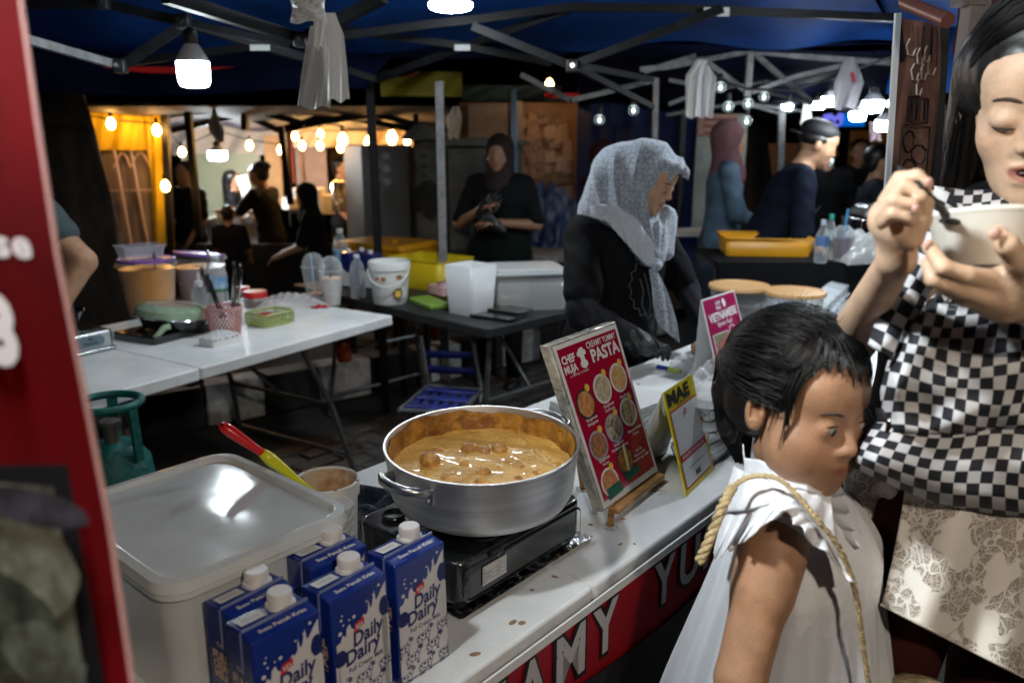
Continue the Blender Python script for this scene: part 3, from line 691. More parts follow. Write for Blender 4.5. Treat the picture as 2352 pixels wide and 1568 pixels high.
for r0, r1, z in ((.155, .145, .0012),):
    ro = rrect(.325, .062, .016, 5); ri = rrect(.317, .054, .013, 5); k = len(ro)
    b.add([(x, y + .056, .0) for x, y in ro] + [(x, y + .056, z) for x, y in ri], [(i, (i + 1) % k, (i + 1) % k + k, i + k) for i in range(k)])
b.build('pressed_rim', M_enamel, t)
b = MB(Fs); b.poly([(-.118, .040), (-.056, .040), (-.056, .076), (-.118, .076)], z=.0008); b.build('rating_sticker', mat('sticker_paper', (.55, .55, .52), .6), t, smooth=0)
b = MB(Fs)
for y in (.041, .048, .0555, .063, .075): b.stroke([(-.117, y), (-.057, y)], .0007, z=.0013)
for x in (-.117, -.080, -.057): b.stroke([(x, .041), (x, .075)], .0007, z=.0013)
for y, tx, tx2 in ((.0672, 'GAS', 'BUTANE'), (.0585, 'CONSUMPTION', '150g/h'), (.0505, 'HEAT EFFICIENCY', '50%'), (.0435, 'NO', '')):
    b.text(tx, -.115, y, .0032, z=.0013, align='L', sx=.6); b.text(tx2 or '-', -.078, y, .0032, z=.0013, align='L', sx=.6)
b.build('sticker_print', M_ink, t, smooth=0)
b = MB(Ms); b.box((-.085, -.135, .093), (.03, .008, .012)); b.build('latch', M_black, t, bevel=.002)
MB(Ms @ TR(-.085, -.1395, .09, 0, R(90))).lathe([(.0045, 0), (.004, .0015), (.0001, .002)], 12).build('latch_screw', mat('dark_screw', (.15, .15, .16), .3, metal=1), t)
# crumpled foil under the stove
def foil(u, v):
    cr = .0028 * math.sin(u * 61 + v * 9) * math.sin(v * 23) + .002 * math.sin(u * 23 - v * 31)
    lip = .006 * max(0, 1 - v * 14) if v < .08 else 0
    return cm(.30, .165, 0) @ Vector(((u - .5) * .372, (v - .5) * .14, .004 + abs(cr) * (1 if .04 < v else .3) + lip))
o = MB().grid(foil, 110, 34).build('foil_sheet', mat('crumpled_foil', (.58, .58, .60), .18, metal=1, bump=.7, bs=55), smooth=180)
tag(o, 'crumpled aluminium foil sheet lying under the front of the black stove', 'foil')
# ================================================================ the pot
pc = ct(.268, .194); Rp = .1715
M_alu = mat('brushed_aluminium', (.80, .80, .80), .44, metal=1, var=.14, vs_=3, bump=.06, bs=180, aniso=(1, 1, 26))
t = thing('cooking_pot', 'wide round aluminium pot full of meatball curry on the black stove', 'pot', (pc.x, pc.y, .846))
P0 = (pc.x, pc.y, 0)
b = MB(); b.lathe([(r_, .99 - (.99 - z_) * .80) for r_, z_ in [(.001, .8475), (.115, .848), (.140, .853), (.155, .866), (.163, .885), (Rp - .003, .955), (Rp, .983), (Rp + .002, .9875), (Rp + .001, .990), (Rp - .003, .9895), (Rp - .004, .985), (Rp - .006, .955), (.158, .89), (.1, .86), (.001, .858)]], 96, P0); b.build('pot_shell', M_alu, t, smooth=60)
# sauce film baked on the inner wall with a ragged upper edge
def film(u, v):
    a = 2 * math.pi * u; top = .9775 + .0035 * math.sin(a * 3 + 1) + .0022 * math.sin(a * 11) + .0012 * math.sin(a * 27 + 2) + (.010 if 2.1 < a < 2.9 else 0) * 0
    z = .925 + v * (top + .004 - .925); r = (.158 + (z - .91) * .144 if z < .962 else .1655 + (z - .962) * .083) - .0022 + .0006 * math.sin(a * 60 + z * 900)
    return Vector((pc.x + r * math.cos(a), pc.y + r * math.sin(a), z))
M_film = mat('baked_curry_film', (.52, .25, .04), .35, col2=(.20, .07, .014), vs_=24, bump=.8, bs=70, coat=.3)
MB().grid(film, 240, 8).build('curry_film', M_film, t, smooth=180)
M_curry = mat('creamy_curry', (.82, .50, .13), .27, col2=(.66, .36, .075), vs_=16, bump=.5, bs=120, coat=.3)
rng = random.Random(3); bubs = [(rng.uniform(-.15, .15), rng.uniform(-.15, .15), rng.uniform(.006, .016), rng.uniform(.001, .003)) for _ in range(70)]
ZC = .943
def surf(u, v):
    a = 2 * math.pi * u; r = .1630 * v; x, y = r * math.cos(a), r * math.sin(a); z = .0014 * math.sin(x * 70 + 2 * math.sin(y * 40)) + .0012 * math.sin(y * 95 + x * 30)
    for bx_, by_, br, bh in bubs:
        dd = (x - bx_) ** 2 + (y - by_) ** 2
        if dd < br * br: z += bh * (1 - dd / br / br)
    z += .002 * max(0, v - .93) / .07
    return Vector((pc.x + x, pc.y + y, ZC + z))
MB().grid(surf, 150, 60).build('curry_sauce', M_curry, t, smooth=180)
M_meat = mat('glazed_meatball', (.33, .16, .05), .3, col2=(.60, .32, .09), vs_=40, bump=.5, bs=120, coat=.5)
for i, (u, v, r, up) in enumerate(((988, 1056, .0185, .011), (1080, 1026, .017, .006), (1112, 1030, .015, .004), (1147, 1028, .016, .006), (1010, 1030, .014, .002), (1027, 1085, .015, .002), (1110, 1074, .016, .003), (1105, 1092, .014, .001), (1190, 1062, .015, .002), (1068, 1056, .013, .001), (1145, 1088, .014, .001), (1190, 1088, .012, .001), (1050, 1098, .012, .001), (960, 1080, .012, -.001), (1230, 1075, .012, .0), (1165, 1055, .012, 0))):
    q = az(u, v, ZC + .004); vv_, qq = None, None
    MB().ell((q.x, q.y, ZC - r + up * 1.9 + .003), (r, r * .95, r * .92), 20).build('meatball', M_meat if i in (0, 1, 2, 3) else mat('sauce_coated_meatball', (.70, .36, .08), .3, col2=(.38, .16, .035), vs_=50, bump=.4, bs=110, coat=.5), t, smooth=180)
hd = (az(945, 1110, T + .22) - Vector((pc.x, pc.y, T + .22))); hd.z = 0; hd.normalize(); hs = Vector((-hd.y, hd.x, 0))
for sg in (1, -1):
    d = hd * sg; z0 = .968; c = Vector((pc.x, pc.y, z0)); w = .046; pts = []
    for x, o_ in ((-w, -.004), (-w, .010), (-w * .93, .024), (-w * .6, .031), (0, .033), (w * .6, .031), (w * .93, .024), (w, .010), (w, -.004)):
        rr = math.sqrt(max(Rp ** 2 - x * x, 0)); pts.append(c + d * (rr + o_) + hs * x + Vector((0, 0, .002 + .006 * (1 if o_ > .02 else 0))))
    h = MB().tube(pts, [.006, .0065, .0075, .008, .0085, .008, .0075, .0065, .006], 12).build('handle', mat('cast_aluminium', (.50, .50, .51), .34, metal=1, bump=.1), t, smooth=180)
    for x in (-w, w):
        rr = math.sqrt(Rp ** 2 - x * x); q = c + d * (rr - .001) + hs * x
        MB().box((q.x, q.y, q.z - .008), (.010, .010, .028)).build('handle_bracket', MATS['cast_aluminium'], t, bevel=.002)
        MB().ell((q.x + d.x * .006, q.y + d.y * .006, q.z - .014), .0045, 10).build('rivet', MATS['cast_aluminium'], t, smooth=180)
t.rotation_euler = (R(2.5), 0, 0)
# ================================================================ menu board on an easel
M_maroon = mat('maroon_print', (.34, .004, .03), .25, coat=.5)
M_wrap = mat('plastic_wrapped_edge', (.42, .41, .36), .22, coat=.8, var=.4, vs_=20, bump=.8, bs=60)
BL, BR_, TL, TR_ = ct(.549, .118, .035), ct(.794, .137, .035), ct(.372, .119, .41) , ct(.611, .139, .41)
# keep the bottom edge, lean the board back against its easel
TLl, TRr = az(1262, 800, T + .385), az(1418, 742, T + .385)
up_ = ((TLl - BL) + (TRr - BR_)) / 2; ex_ = BR_ - BL; Bw = ex_.length; Bh = up_.length
Fb = skew(BL, ex_, up_)
if Fb.to_3x3().col[2].dot(Vector((0, 1, 0))) > 0: pass
t = thing('menu_board', 'maroon pasta menu board with food photos standing on a small wooden easel', 'sign', BL)
b = MB(Fb); b.box((Bw / 2, Bh / 2, -.0128), (Bw + .012, Bh + .012, .024)); b.build('board_block', M_wrap, t, bevel=.003)
b = MB(Fb); b.poly([(0, 0), (Bw, 0), (Bw, Bh), (0, Bh)], z=.0006); b.build('white_border', M_white, t, smooth=0)
m_ = .009; b = MB(Fb); b.poly([(m_, m_ * 1.6), (Bw - m_, m_ * 1.6), (Bw - m_, Bh - m_), (m_, Bh - m_)], z=.0012); b.build('maroon_field', M_maroon, t, smooth=0)
SX, SY = Bw / 1.0, Bh / 1.5      # artwork units: 1.0 wide, 1.5 high
def q2(x, y): return x * SX, y * SY
b = MB(Fb); Z = .0019
def tx(mb, s, x, y, h, w, rot=0, bold=.02, z=Z): X, Y = q2(x, y); mb.text(s, X, Y, h * SY, z=z, w=w * SX, bold=bold, rot=rot)
tx(b, 'CREAMY YUMMY', .69, 1.385, .055, .48, .0, .015); tx(b, 'PASTA', .71, 1.255, .110, .46, 0, .035)
tx(b, 'CHEF', .15, 1.33, .065, .19, 0, .04); tx(b, 'MUJA', .15, 1.245, .065, .19, 0, .04); tx(b, 'IL CHEFMUJA / 0136786401', .25, 1.205, .018, .28, 0, 0)
for s1, s2, x, y in (('Spaghetti', 'Bolognese', .22, .79), ('Spaghetti', 'Carbonara', .52, .83), ('Spaghetti', 'Aglio Olio', .81, .84), ('Spaghetti', 'Tomyam', .22, .40), ('Spaghetti', 'With Meatball + Cheese', .50, .46), ('Meatball With', 'Cheese', .81, .50), ('Lasagna', '', .22, .085), ('Add On', 'Cheese slice RM2', .78, .30)):
    tx(b, s1, x, y, .026, .036 * len(s1) * .52, 0, .01)
    if s2: tx(b, s2, x, y - .042, .026, .036 * len(s2) * (.50 if len(s2) < 15 else .36), 0, .01)
tx(b, 'Meatball 4pcs RM3', .78, .216, .026, .29, 0, .01)
tx(b, 'sini dan cuba dulu, manatau jatuh cinta', .52, .055 - .02, .03, .70, 0, .012)
X, Y = q2(.91, .05); b.poly([(X, Y - .006), (X + .006, Y + .001), (X + .005, Y + .006), (X, Y + .003), (X - .005, Y + .006), (X - .006, Y + .001)], z=Z)
# chef hat emblem with moustache
for cx, cy, r in ((.335, 1.385, .026), (.365, 1.392, .026), (.305, 1.368, .022), (.392, 1.370, .022)): X, Y = q2(cx, cy); b.poly(circ(X, Y, r * SX * 1.1, 12), z=Z + .0001 * cx)
X, Y = q2(.350, 1.335); b.box((X, Y, Z - .0001), (.015, .018, .0004)); X, Y = q2(.350, 1.27); b.poly(blob(X, Y, .013, .009, 5, 12, .2), z=Z)
b.build('white_lettering', M_white, t, smooth=0)
foods = [(.20, .94, 'tomato_pasta', (.62, .16, .03), (.75, .48, .22), 'dark'), (.50, 1.00, 'cream_pasta', (.72, .62, .45), (.50, .40, .25), 'white'), (.79, 1.03, 'oil_pasta', (.62, .30, .08), (.75, .58, .3), 'white'),
         (.20, .55, 'spicy_pasta', (.60, .22, .10), (.20, .14, .08), 'grey'), (.50, .62, 'meatball_cheese', (.62, .56, .40), (.12, .06, .04), 'grey'), (.79, .69, 'cheese_bowl', (.70, .64, .38), (.32, .16, .06), 'white'),
         (.20, .19, 'lasagna_dish', (.68, .40, .16), (.60, .14, .05), 'white'), (.52, .29, 'nugget_bowl', (.65, .30, .06), (.25, .08, .03), 'dark')]
Mr = {'dark': mat('dark_plate_print', (.03, .03, .03), .3), 'white': mat('white_plate_print', (.68, .67, .66), .3), 'grey': mat('grey_plate_print', (.30, .31, .38), .3)}
for i, (x, y, nm, c1_, c2_, rim) in enumerate(foods):
    X, Y = q2(x, y); r = .034
    MB(Fb).poly(circ(X, Y, r, 28), z=Z).build('plate_picture', Mr[rim], t, smooth=0)
    f = mat(nm + '_print', tuple(c * .8 for c in c1_), .3, col2=tuple(c * .7 for c in c2_), vs_=95)
    o = MB(Fb).poly(blob(X, Y, r * .84, r * .84, i, 26, .04), z=Z + .0005).build('food_picture', f, t, smooth=0)
    X2, Y2 = X + r * .55, Y + r * .95
    if i < 7: MB(Fb).poly(circ(X2, Y2, .0085, 16), z=Z + .001).build('price_badge', mat('orange_badge_print', (.72, .38, .05), .35, col2=(.7, .55, .1), vs_=200), t, smooth=0)
M_green = mat('green_tape', (.0, .105, .07), .35, var=.3, vs_=30)
for x0, y0, x1, y1 in ((.11, -.02 + .06, .36, .15), (.44, .105, .70, .185)):
    a, c = q2(x0, y0), q2(x1, y1); MB(Fb).poly([(a[0], a[1]), (c[0], a[1] + .004), (c[0] - .003, c[1] + .002), (a[0] + .001, c[1])], z=Z + .0009).build('green_tape', M_green, t, smooth=0)
X, Y = q2(.53, .30); MB(Fb).poly([(X - .008, Y - .028), (X + .002, Y - .028), (X + .010, Y + .034), (X - .001, Y + .036)], z=Z + .0016).build('yellow_tape', mat('pale_yellow_tape', (.72, .62, .26), .45), t, smooth=0)
# easel
M_wood = mat('honey_wood', (.42, .22, .075), .45, var=.35, vs_=14, bump=.2, bs=60, aniso=(1, 1, 6))
t = thing('easel', 'small honey-coloured wooden easel holding the pasta menu board', 'easel', ct(.62, .15))
zc = Fb.to_3x3().col[2]; exn = ex_.normalized(); upn = Fb.to_3x3().col[1]
ledge0 = BL + exn * (.03) - upn * .016 + zc * .002; ledge1 = BR_ + exn * .003 - upn * .014 + zc * .002
MB().bar(ledge0, ledge1, .024, .012).build('ledge', M_wood, t, bevel=.0015)
f1, f2, f3 = az(1402, 1208, T), az(1505, 1128, T), az(1340, 1122, T)
MB().bar(f1, ledge0 + exn * .012 - zc * .012, .013, .015).build('leg', M_wood, t, bevel=.0015)
MB().bar(f2, ledge1 - exn * .03 - zc * .02, .013, .013).build('leg', M_wood, t, bevel=.0015)
MB().bar(f3, BL + upn * .30 + exn * .06 - zc * .03, .012, .012).build('leg', M_wood, t, bevel=.0015)
for f in (f1, f2, f3):
    b = MB()
    for k in range(16):
        a = 2 * math.pi * k / 16; rr = .013 + .003 * (k % 2); b.ell((f.x + rr * math.cos(a), f.y + rr * math.sin(a), T + .002), (.003, .003, .0016), 6)
    tag(b.build('lace_pad', M_white, smooth=180), {0: 'tiny white lace pad under the front leg of the easel', 1: 'tiny white lace pad under the right leg of the easel', 2: 'tiny white lace pad under the rear leg of the easel'}[(f1, f2, f3).index(f)], 'pad', 'lace pads under the easel legs')
# ================================================================ yellow payment stand (its square code is left out)
BL, BR_ = az(1577, 1142, T), az(1640, 1078, T); TLl, TRr = az(1520, 905, T + .215), az(1592, 855, T + .215)
ex_ = BR_ - BL; up_ = ((TLl - BL) + (TRr - BR_)) / 2; Fm = skew(BL, ex_, up_); Bw, Bh = ex_.length, up_.length
zc = Fm.to_3x3().col[2]; M_yel = mat('yellow_card', (.74, .60, .01), .4, coat=.2)
t = thing('payment_stand', 'yellow folded payment card stand beside the menu board', 'sign', BL)
b = MB(Fm); b.box((Bw / 2, Bh / 2, -.0012), (Bw, Bh, .0022)); b.build('front_panel', M_yel, t)
top0, top1 = Fm @ Vector((0, Bh, -.0014)), Fm @ Vector((Bw, Bh, -.0014)); bk0, bk1 = az(1432, 1100, T + .001), az(1530, 1040, T + .001)
MB().add([top0, top1, bk1, bk0], [(0, 1, 2, 3)]).build('back_panel', mat('white_card_back', (.58, .56, .50), .6), t, solid=.002)
MB().add([Fm @ Vector((0, .001, 0)), Fm @ Vector((Bw, .001, 0)), bk1, bk0], [(0, 1, 2, 3)]).build('base_panel', MATS['white_card_back'], t, solid=.0015)
b = MB(Fm); b.poly([(.010, .012), (Bw - .010, .012), (Bw - .010, Bh - .048), (.010, Bh - .048)], z=.0005); b.build('red_frame', M_red, t, smooth=0)
b = MB(Fm); b.poly([(.014, .016), (Bw - .014, .016), (Bw - .014, Bh * .30), (.014, Bh * .30)], z=.001); b.poly([(.014, Bh * .37), (Bw - .014, Bh * .37), (Bw - .014, Bh - .052), (.014, Bh - .052)], z=.001)
b.text('MALAYSIA NATIONAL QR', Bw / 2, Bh * .32, .0075, z=.001, w=Bw * .72, bold=.02); b.build('white_field', M_white, t, smooth=0)
b = MB(Fm); b.text('MAE', Bw * .42, Bh - .036, .028, z=.001, w=Bw * .74, bold=.05); b.text('by Maybank2u', Bw * .56, Bh - .044, .006, z=.001, w=Bw * .5, bold=.01); b.text('MAE', Bw * .5, .024, .012, z=.0015, w=.03, bold=.05); b.poly([(Bw * .06, Bh - .036), (Bw * .16, Bh - .036), (Bw * .16, Bh - .012), (Bw * .13, Bh - .022), (Bw * .06, Bh - .010)], z=.0012)
b.stroke([(Bw * .25, .05), (Bw * .75, .05)], .0012, z=.0015)
b.build('black_lettering', mat('black_ink', (.01, .01, .01), .4), t, smooth=0)
b = MB(Fm); b.poly(circ(Bw / 2, Bh - .066, .007, 14), z=.0015); b.stroke([(Bw * .44, Bh - .067), (Bw * .44, Bh - .078)], .003, z=.0015); b.build('payment_emblem', M_red, t, smooth=0)
b = MB(Fm); b.poly(circ(Bw / 2, Bh - .066, .003, 10), z=.002); b.build('emblem_hole', M_white, t, smooth=0)
b = MB(Fm); q_ = [(.02, Bh * .40), (Bw - .02, Bh * .40), (Bw - .02, Bh * .72), (.026, Bh * .72), (.02, Bh * .68)]; b.stroke(q_ + [q_[0]], .0008, z=.0015); b.build('pocket_line', mat('pale_grey_line', (.4, .4, .4), .5), t, smooth=0)
# ================================================================ foil boxes, Vietnamese roll sign, papers, tubs
M_foilbox = mat('foil_container', (.72, .72, .72), .2, metal=1, bump=.5, bs=120)
M_clr = clear('clear_lid_film', (.9, .92, .93), .26, .06)
i = 0
for s, t_, n_st, lb in ((1.035, .145, 3, 'front'), (1.24, .22, 2, 'rear'), (1.20, .07, 2, 'side'), (1.45, .16, 2, 'far')):
    for k in range(n_st):
        Mz = cm(s, t_, k * .056, random.uniform(-.12, .12))
        tt = thing('foil_box', {'front': ('bottom', 'middle', 'topmost')[k % 3] + ' foil box of the front stack beside the yellow payment stand', 'rear': ('lower', 'upper')[k % 2] + ' foil box of the stack behind the front stack', 'side': ('lower', 'upper')[k % 2] + ' foil box of the stack behind the girl\'s ponytail', 'far': ('lower', 'upper')[k % 2] + ' foil box of the far stack under the maroon roll sign'}[lb], 'food box', Mz.translation, 0, 'foil takeaway boxes with clear lids')
        b = MB(Mz); b.rbox((0, 0), (.13, .10), .025, 0, .030, 1.14, caps=(True, False)); b.rbox((0, 0), (.155, .122), .03, .030, .0335, 1); b.build('foil_tray', M_foilbox, tt)
        b = MB(Mz)
        for q in range(44):
            a = 2 * math.pi * q / 44; x = max(-.062, min(.062, .09 * math.cos(a))); y = max(-.048, min(.048, .075 * math.sin(a))); b.bar((x, y, .001), (x * 1.15, y * 1.15, .030), .0022, .0022)
        b.build('tray_ribs', M_foilbox, tt)
        MB(Mz).rbox((0, 0), (.126, .094), .022, .026, .030).build('pasta', mat('tray_pasta', (.62, .40, .12), .5, col2=(.50, .2, .05), vs_=60, bump=.6), tt)
        b = MB(Mz); b.rbox((0, 0), (.150, .118), .028, .0338, .0505, .86); b.rbox((0, 0), (.12, .09), .02, .0505, .052, .96)
        for q in range(60):
            a = 2 * math.pi * q / 60; x = max(-.070, min(.070, .1 * math.cos(a))); y = max(-.054, min(.054, .085 * math.sin(a))); b.ell((x, y, .036), .0022, 5)
        b.build('clear_lid', M_clr, tt)
BL, BR_ = az(1652, 868, T + .03), az(1727, 832, T + .03); TLl, TRr = az(1612, 690, T + .245), az(1685, 667, T + .245)
ex_ = BR_ - BL; up_ = ((TLl - BL) + (TRr - BR_)) / 2; Fv = skew(BL, ex_, up_); Bw, Bh = ex_.length, up_.length
M_mag = mat('magenta_print', (.33, .006, .08), .3, coat=.3)
t = thing('roll_sign', 'magenta Vietnamese spring roll price sign standing behind the girl\'s head', 'sign', BL)
MB(Fv).box((Bw / 2, Bh / 2, -.002), (Bw + .006, Bh + .006, .003)).build('sign_panel', M_white, t)
MB(Fv).poly([(.004, .004), (Bw - .004, .004), (Bw - .004, Bh - .004), (.004, Bh - .004)], z=.0004).build('magenta_field', M_mag, t, smooth=0)
b = MB(Fv); k = Bw; b.text('CHEF', k * .42, Bh * .885, .013, z=.001, w=k * .15, bold=.03); b.text('MUJA', k * .42, Bh * .82, .013, z=.001, w=k * .15, bold=.03); b.poly(blob(k * .60, Bh * .89, .014, .016, 4, 10, .3), z=.001)
b.text('VIETNAMESE', k * .5, Bh * .685, .030, z=.001, w=k * .84, bold=.04, rot=R(2)); b.text('Spring Roll', k * .5, Bh * .60, .017, z=.001, w=k * .44, bold=.02)
b.text('KETAM', k * .76, Bh * .40, .018, z=.001, w=k * .36, bold=.05); b.poly([(k * .56, Bh * .28), (k * .62, Bh * .35), (k * .95, Bh * .35), (k * .95, Bh * .20), (k * .62, Bh * .20)], z=.001)
b.poly([(k * .08, Bh * .05), (k * .54, Bh * .05), (k * .54, Bh * .52), (k * .08, Bh * .52)], z=.0008); b.stroke([(k * .58, Bh * .47), (k * .6, Bh * .55), (k * .7, Bh * .57), (k * .76, Bh * .53)], .005, z=.001); b.build('white_lettering', M_white, t, smooth=0)
b = MB(Fv); b.text('RM10', k * .80, Bh * .245, .018, z=.0016, w=k * .26, bold=.02); b.build('price_lettering', M_red, t, smooth=0)
MB(Fv).poly([(k * .10, Bh * .06), (k * .52, Bh * .06), (k * .52, Bh * .51), (k * .10, Bh * .51)], z=.0012).build('roll_photo', mat('roll_photo_print', (.30, .27, .16), .4, col2=(.10, .11, .07), vs_=70), t, smooth=0)
b = MB(Fv)
for q in range(5): x = k * (.13 + .075 * q); b.poly([(x, Bh * (.10 + .05 * (q % 2))), (x + k * .035, Bh * (.10 + .05 * (q % 2))), (x + k * .07, Bh * (.38 + .02 * q)), (x + k * .03, Bh * (.40 + .02 * q))], z=.0018)
b.build('crab_sticks', mat('crab_stick_print', (.60, .08, .10), .4, var=.4, vs_=60), t, smooth=0)
bq = (BL + BR_) / 2
MB().add([Fv @ Vector((.0, Bh, -.004)), Fv @ Vector((Bw, Bh, -.004)), Vector((BR_.x - .04, BR_.y + .11, T + .002)), Vector((BL.x - .06, BL.y + .10, T + .002))], [(0, 1, 2, 3)]).build('back_panel', M_white, t, solid=.002)
MB().add([Fv @ Vector((0, 0, -.002)), Fv @ Vector((Bw, 0, -.002)), Vector((BR_.x + .01, BR_.y - .01, T + .002)), Vector((BL.x + .01, BL.y - .01, T + .002))], [(0, 1, 2, 3)]).build('foot_strip', M_white, t, solid=.002)
# paper stack, bags, marker, cling film
def crumple(name, c, L, D, H, m, seed, label, cat, n=36, group=None):
    rr = random.Random(seed); ph = [rr.uniform(0, 6.28) for _ in range(8)]; fr = [rr.uniform(4, 17) for _ in range(8)]
    def f(u, v):
        e = math.sin(math.pi * u) ** .5 * math.sin(math.pi * v) ** .5
        z = H * e * (.5 + .22 * math.sin(u * fr[0] + v * fr[1] + ph[0]) + .2 * abs(math.sin(u * fr[2] * 1.4 - v * fr[3] + ph[1])) + .15 * abs(math.sin(v * fr[4] * 2 + u * fr[5] + ph[2])))
        return c @ Vector(((u - .5) * L * (1 + .08 * math.sin(v * 7 + ph[3])), (v - .5) * D * (1 + .1 * math.sin(u * 9 + ph[4])), z + .002))
    o = MB().grid(f, n, n).build(name, m, smooth=50); return tag(o, label, cat, group)
t = thing('napkin_stack', 'stack of white paper napkins on the counter behind the menu board', 'napkins', ct(1.10, .47))
for k in range(16): MB(cm(1.12 + random.uniform(-.003, .003), .47 + random.uniform(-.003, .003), .0035 * k + .002, -.1 + random.uniform(-.02, .02))).box((0, 0, 0), (.30, .22, .0026)).build('napkin', M_white, t)
b = MB(cm(1.30, .33, 0, .2)); b.rbox((0, 0), (.2, .14), .01, .0, .012); o = b.build('flat_container', M_clr); tag(o, 'flat clear plastic lid on the counter behind the payment stand', 'lid')
crumple('plastic_bag', cm(1.78, .55, 0, .2), .26, .16, .05, clear('bag_film', (.85, .88, .88), .42, .15), 5, 'crumpled clear plastic bag beside the maroon roll sign', 'bag')
crumple('plastic_bag', cm(1.63, .40, 0, .5), .22, .18, .08, clear('bag_film2', (.80, .78, .80), .30, .12), 8, 'loose clear plastic bag in front of the roll sign', 'bag')
t = thing('marker_pen', 'blue and lime marker pen lying on the white counter', 'pen', ct(1.63, .60))
a, c = az(1510, 842, T + .009), az(1562, 852, T + .009); d = c - a; MB().tube([a, a + d * .5], .008, 12).build('cap', mat('blue_cap', (.01, .05, .30), .3), t); MB().tube([a + d * .5, c], .007, 12).build('barrel', mat('lime_barrel', (.5, .62, .08), .35), t)
M_tan = mat('tan_lid_plastic', (.62, .36, .16), .3, var=.06)
for i, (u, v, r, lb) in enumerate(((1698, 656, .125, 'round clear tub with tan lid, left one behind the roll sign'), (1826, 670, .12, 'round clear tub with tan lid, right one nearer the stacked clear trays'))):
    p = az(u, v, T + .17); p.z = T; t = thing('round_tub', lb, 'tub', p, 0, 'tan-lidded tubs on the counter')
    MB().lathe([(r * .82, 0), (r * .95, .155), (r * .98, .156), (r * .98, .164)], 40, p, cap0=True).build('tub_wall', clear('smoky_tub_film', (.5, .5, .5), .22, .15), t)
    MB().lathe([(r * .78, .004), (r * .86, .07), (.001, .075)], 30, p).build('tub_contents', mat('dark_filling', (.05, .035, .04), .6, col2=(.2, .19, .2), vs_=25), t)
    MB().lathe([(r * 1.02, .160), (r * 1.03, .170), (r, .176), (r * .9, .177), (r * .88, .173), (.001, .174)], 40, p).build('tub_lid', M_tan, t)
t = thing('tray_stack', 'rows of stacked clear plastic trays beside the eating woman\'s arm', 'trays', az(1905, 690, T))
p = az(1910, 690, T + .06)
for r_ in range(7):
    Mt = TR(p.x - .17 + r_ * .055, p.y - .20 + r_ * .085, T + .04 + .004 * r_, A49 + .2, R(14)); b = MB(Mt)
    b.rbox((0, 0), (.34, .10), .03, 0, .035, .8, n=4); b.rbox((0, 0), (.36, .12), .03, -.003, .0, 1); b.build('clear_tray', clear('glossy_tray_film', (.80, .86, .90), .5, .06), t, bevel=.004)
MB(TR(p.x - .02, p.y + .02, T + .02, A49)).box((0, 0, 0), (.44, .5, .034)).build('tray_block', clear('tray_block_film', (.5, .53, .56), .5, .1), t, bevel=.006)
# blue-tinted clear boxes behind the roll sign
p = az(1790, 740, T); b = MB(TR(p.x, p.y, T, A49)); b.rbox((0, 0), (.34, .22), .03, 0, .06, 1.05); tag(b.build('clear_box', clear('bluish_box_film', (.55, .68, .78), .4, .1), bevel=.003), 'low bluish clear box on the counter behind the roll sign', 'box')
# ================================================================ printed skirt banner under the counter's front edge
def sk(x, z): return cm(x, -.012, z)
Fk = Matrix.Translation(ct(seam_s, -.010, -.035)) @ (frame((0, 0, 0), (U.x, U.y, 0), (0, 0, 1)))
t = thing('skirt_banner', 'red printed skirt banner with big black outlined letters hanging from the counter front', 'banner', ct(seam_s, -.012, -.3))
def skf(u, v): return Fk @ Vector(((u - .5) * 3.2 + .9, -v * .66, .0022 * math.sin(u * 31) * v))
MB().grid(skf, 80, 10).build('red_cloth', mat('red_banner_vinyl', (.30, .004, .012), .45, var=.15, vs_=2), t, smooth=180)
MB(Fk).box((.9, .012, .004), (3.2, .016, .004)).build('white_hem', M_white, t)
def glyph_poly(ch, x, y, w, h, z, bold, mb): mb.text(ch, x, y, h, z=z, w=w, bold=bold)
lw = .10; s_of = lambda s: s - seam_s
txt = 'CREAMY YUMMY'; x0 = -.30
for i, ch in enumerate(txt):
    if ch == ' ': continue
    x = s_of(.365 + (i - 5) * .1045); y = -.098
    blk, wht = MB(Fk), MB(Fk); glyph_poly(ch, x, y - .003, .096, .100, .0040, .08, blk); glyph_poly(ch, x, y, .082, .094, .0055, .03, wht)
    o = blk.build('letter', M_black, t, smooth=0); wht.build('letter_face', mat('speckled_white_print', (.50, .48, .48), .5), o, smooth=0)
b = MB(Fk); rr = random.Random(5)
for i in range(60): x = rr.uniform(-.6, 1.8); b.poly(blob(x, -.095 + rr.uniform(0, .08), .0012, .0025, i, 6), z=.0066)
b.build('letter_speckle', M_black, t, smooth=0)
def dk(u, v): return Fk @ Vector((-.6 + u * 2.6, -.130 - v * .5 + .02 * math.sin(u * 14) * (1 - v), .008))
MB().grid(dk, 40, 6).build('dark_food_photo', mat('dark_photo_print', (.035, .03, .028), .35, col2=(.006, .006, .007), vs_=7), t, smooth=180)
b = MB(Fk); rr = random.Random(11)
for i in range(26):
    x, y = rr.uniform(-.5, 1.6), rr.uniform(-.5, -.15); b.poly(blob(x, y, rr.uniform(.02, .05), rr.uniform(.02, .04), i, 14, .2), z=.010 + .0002 * i)
b.build('food_print_shapes', mat('pasta_photo_print', (.12, .12, .08), .4, col2=(.03, .035, .06), vs_=22), t, smooth=0)
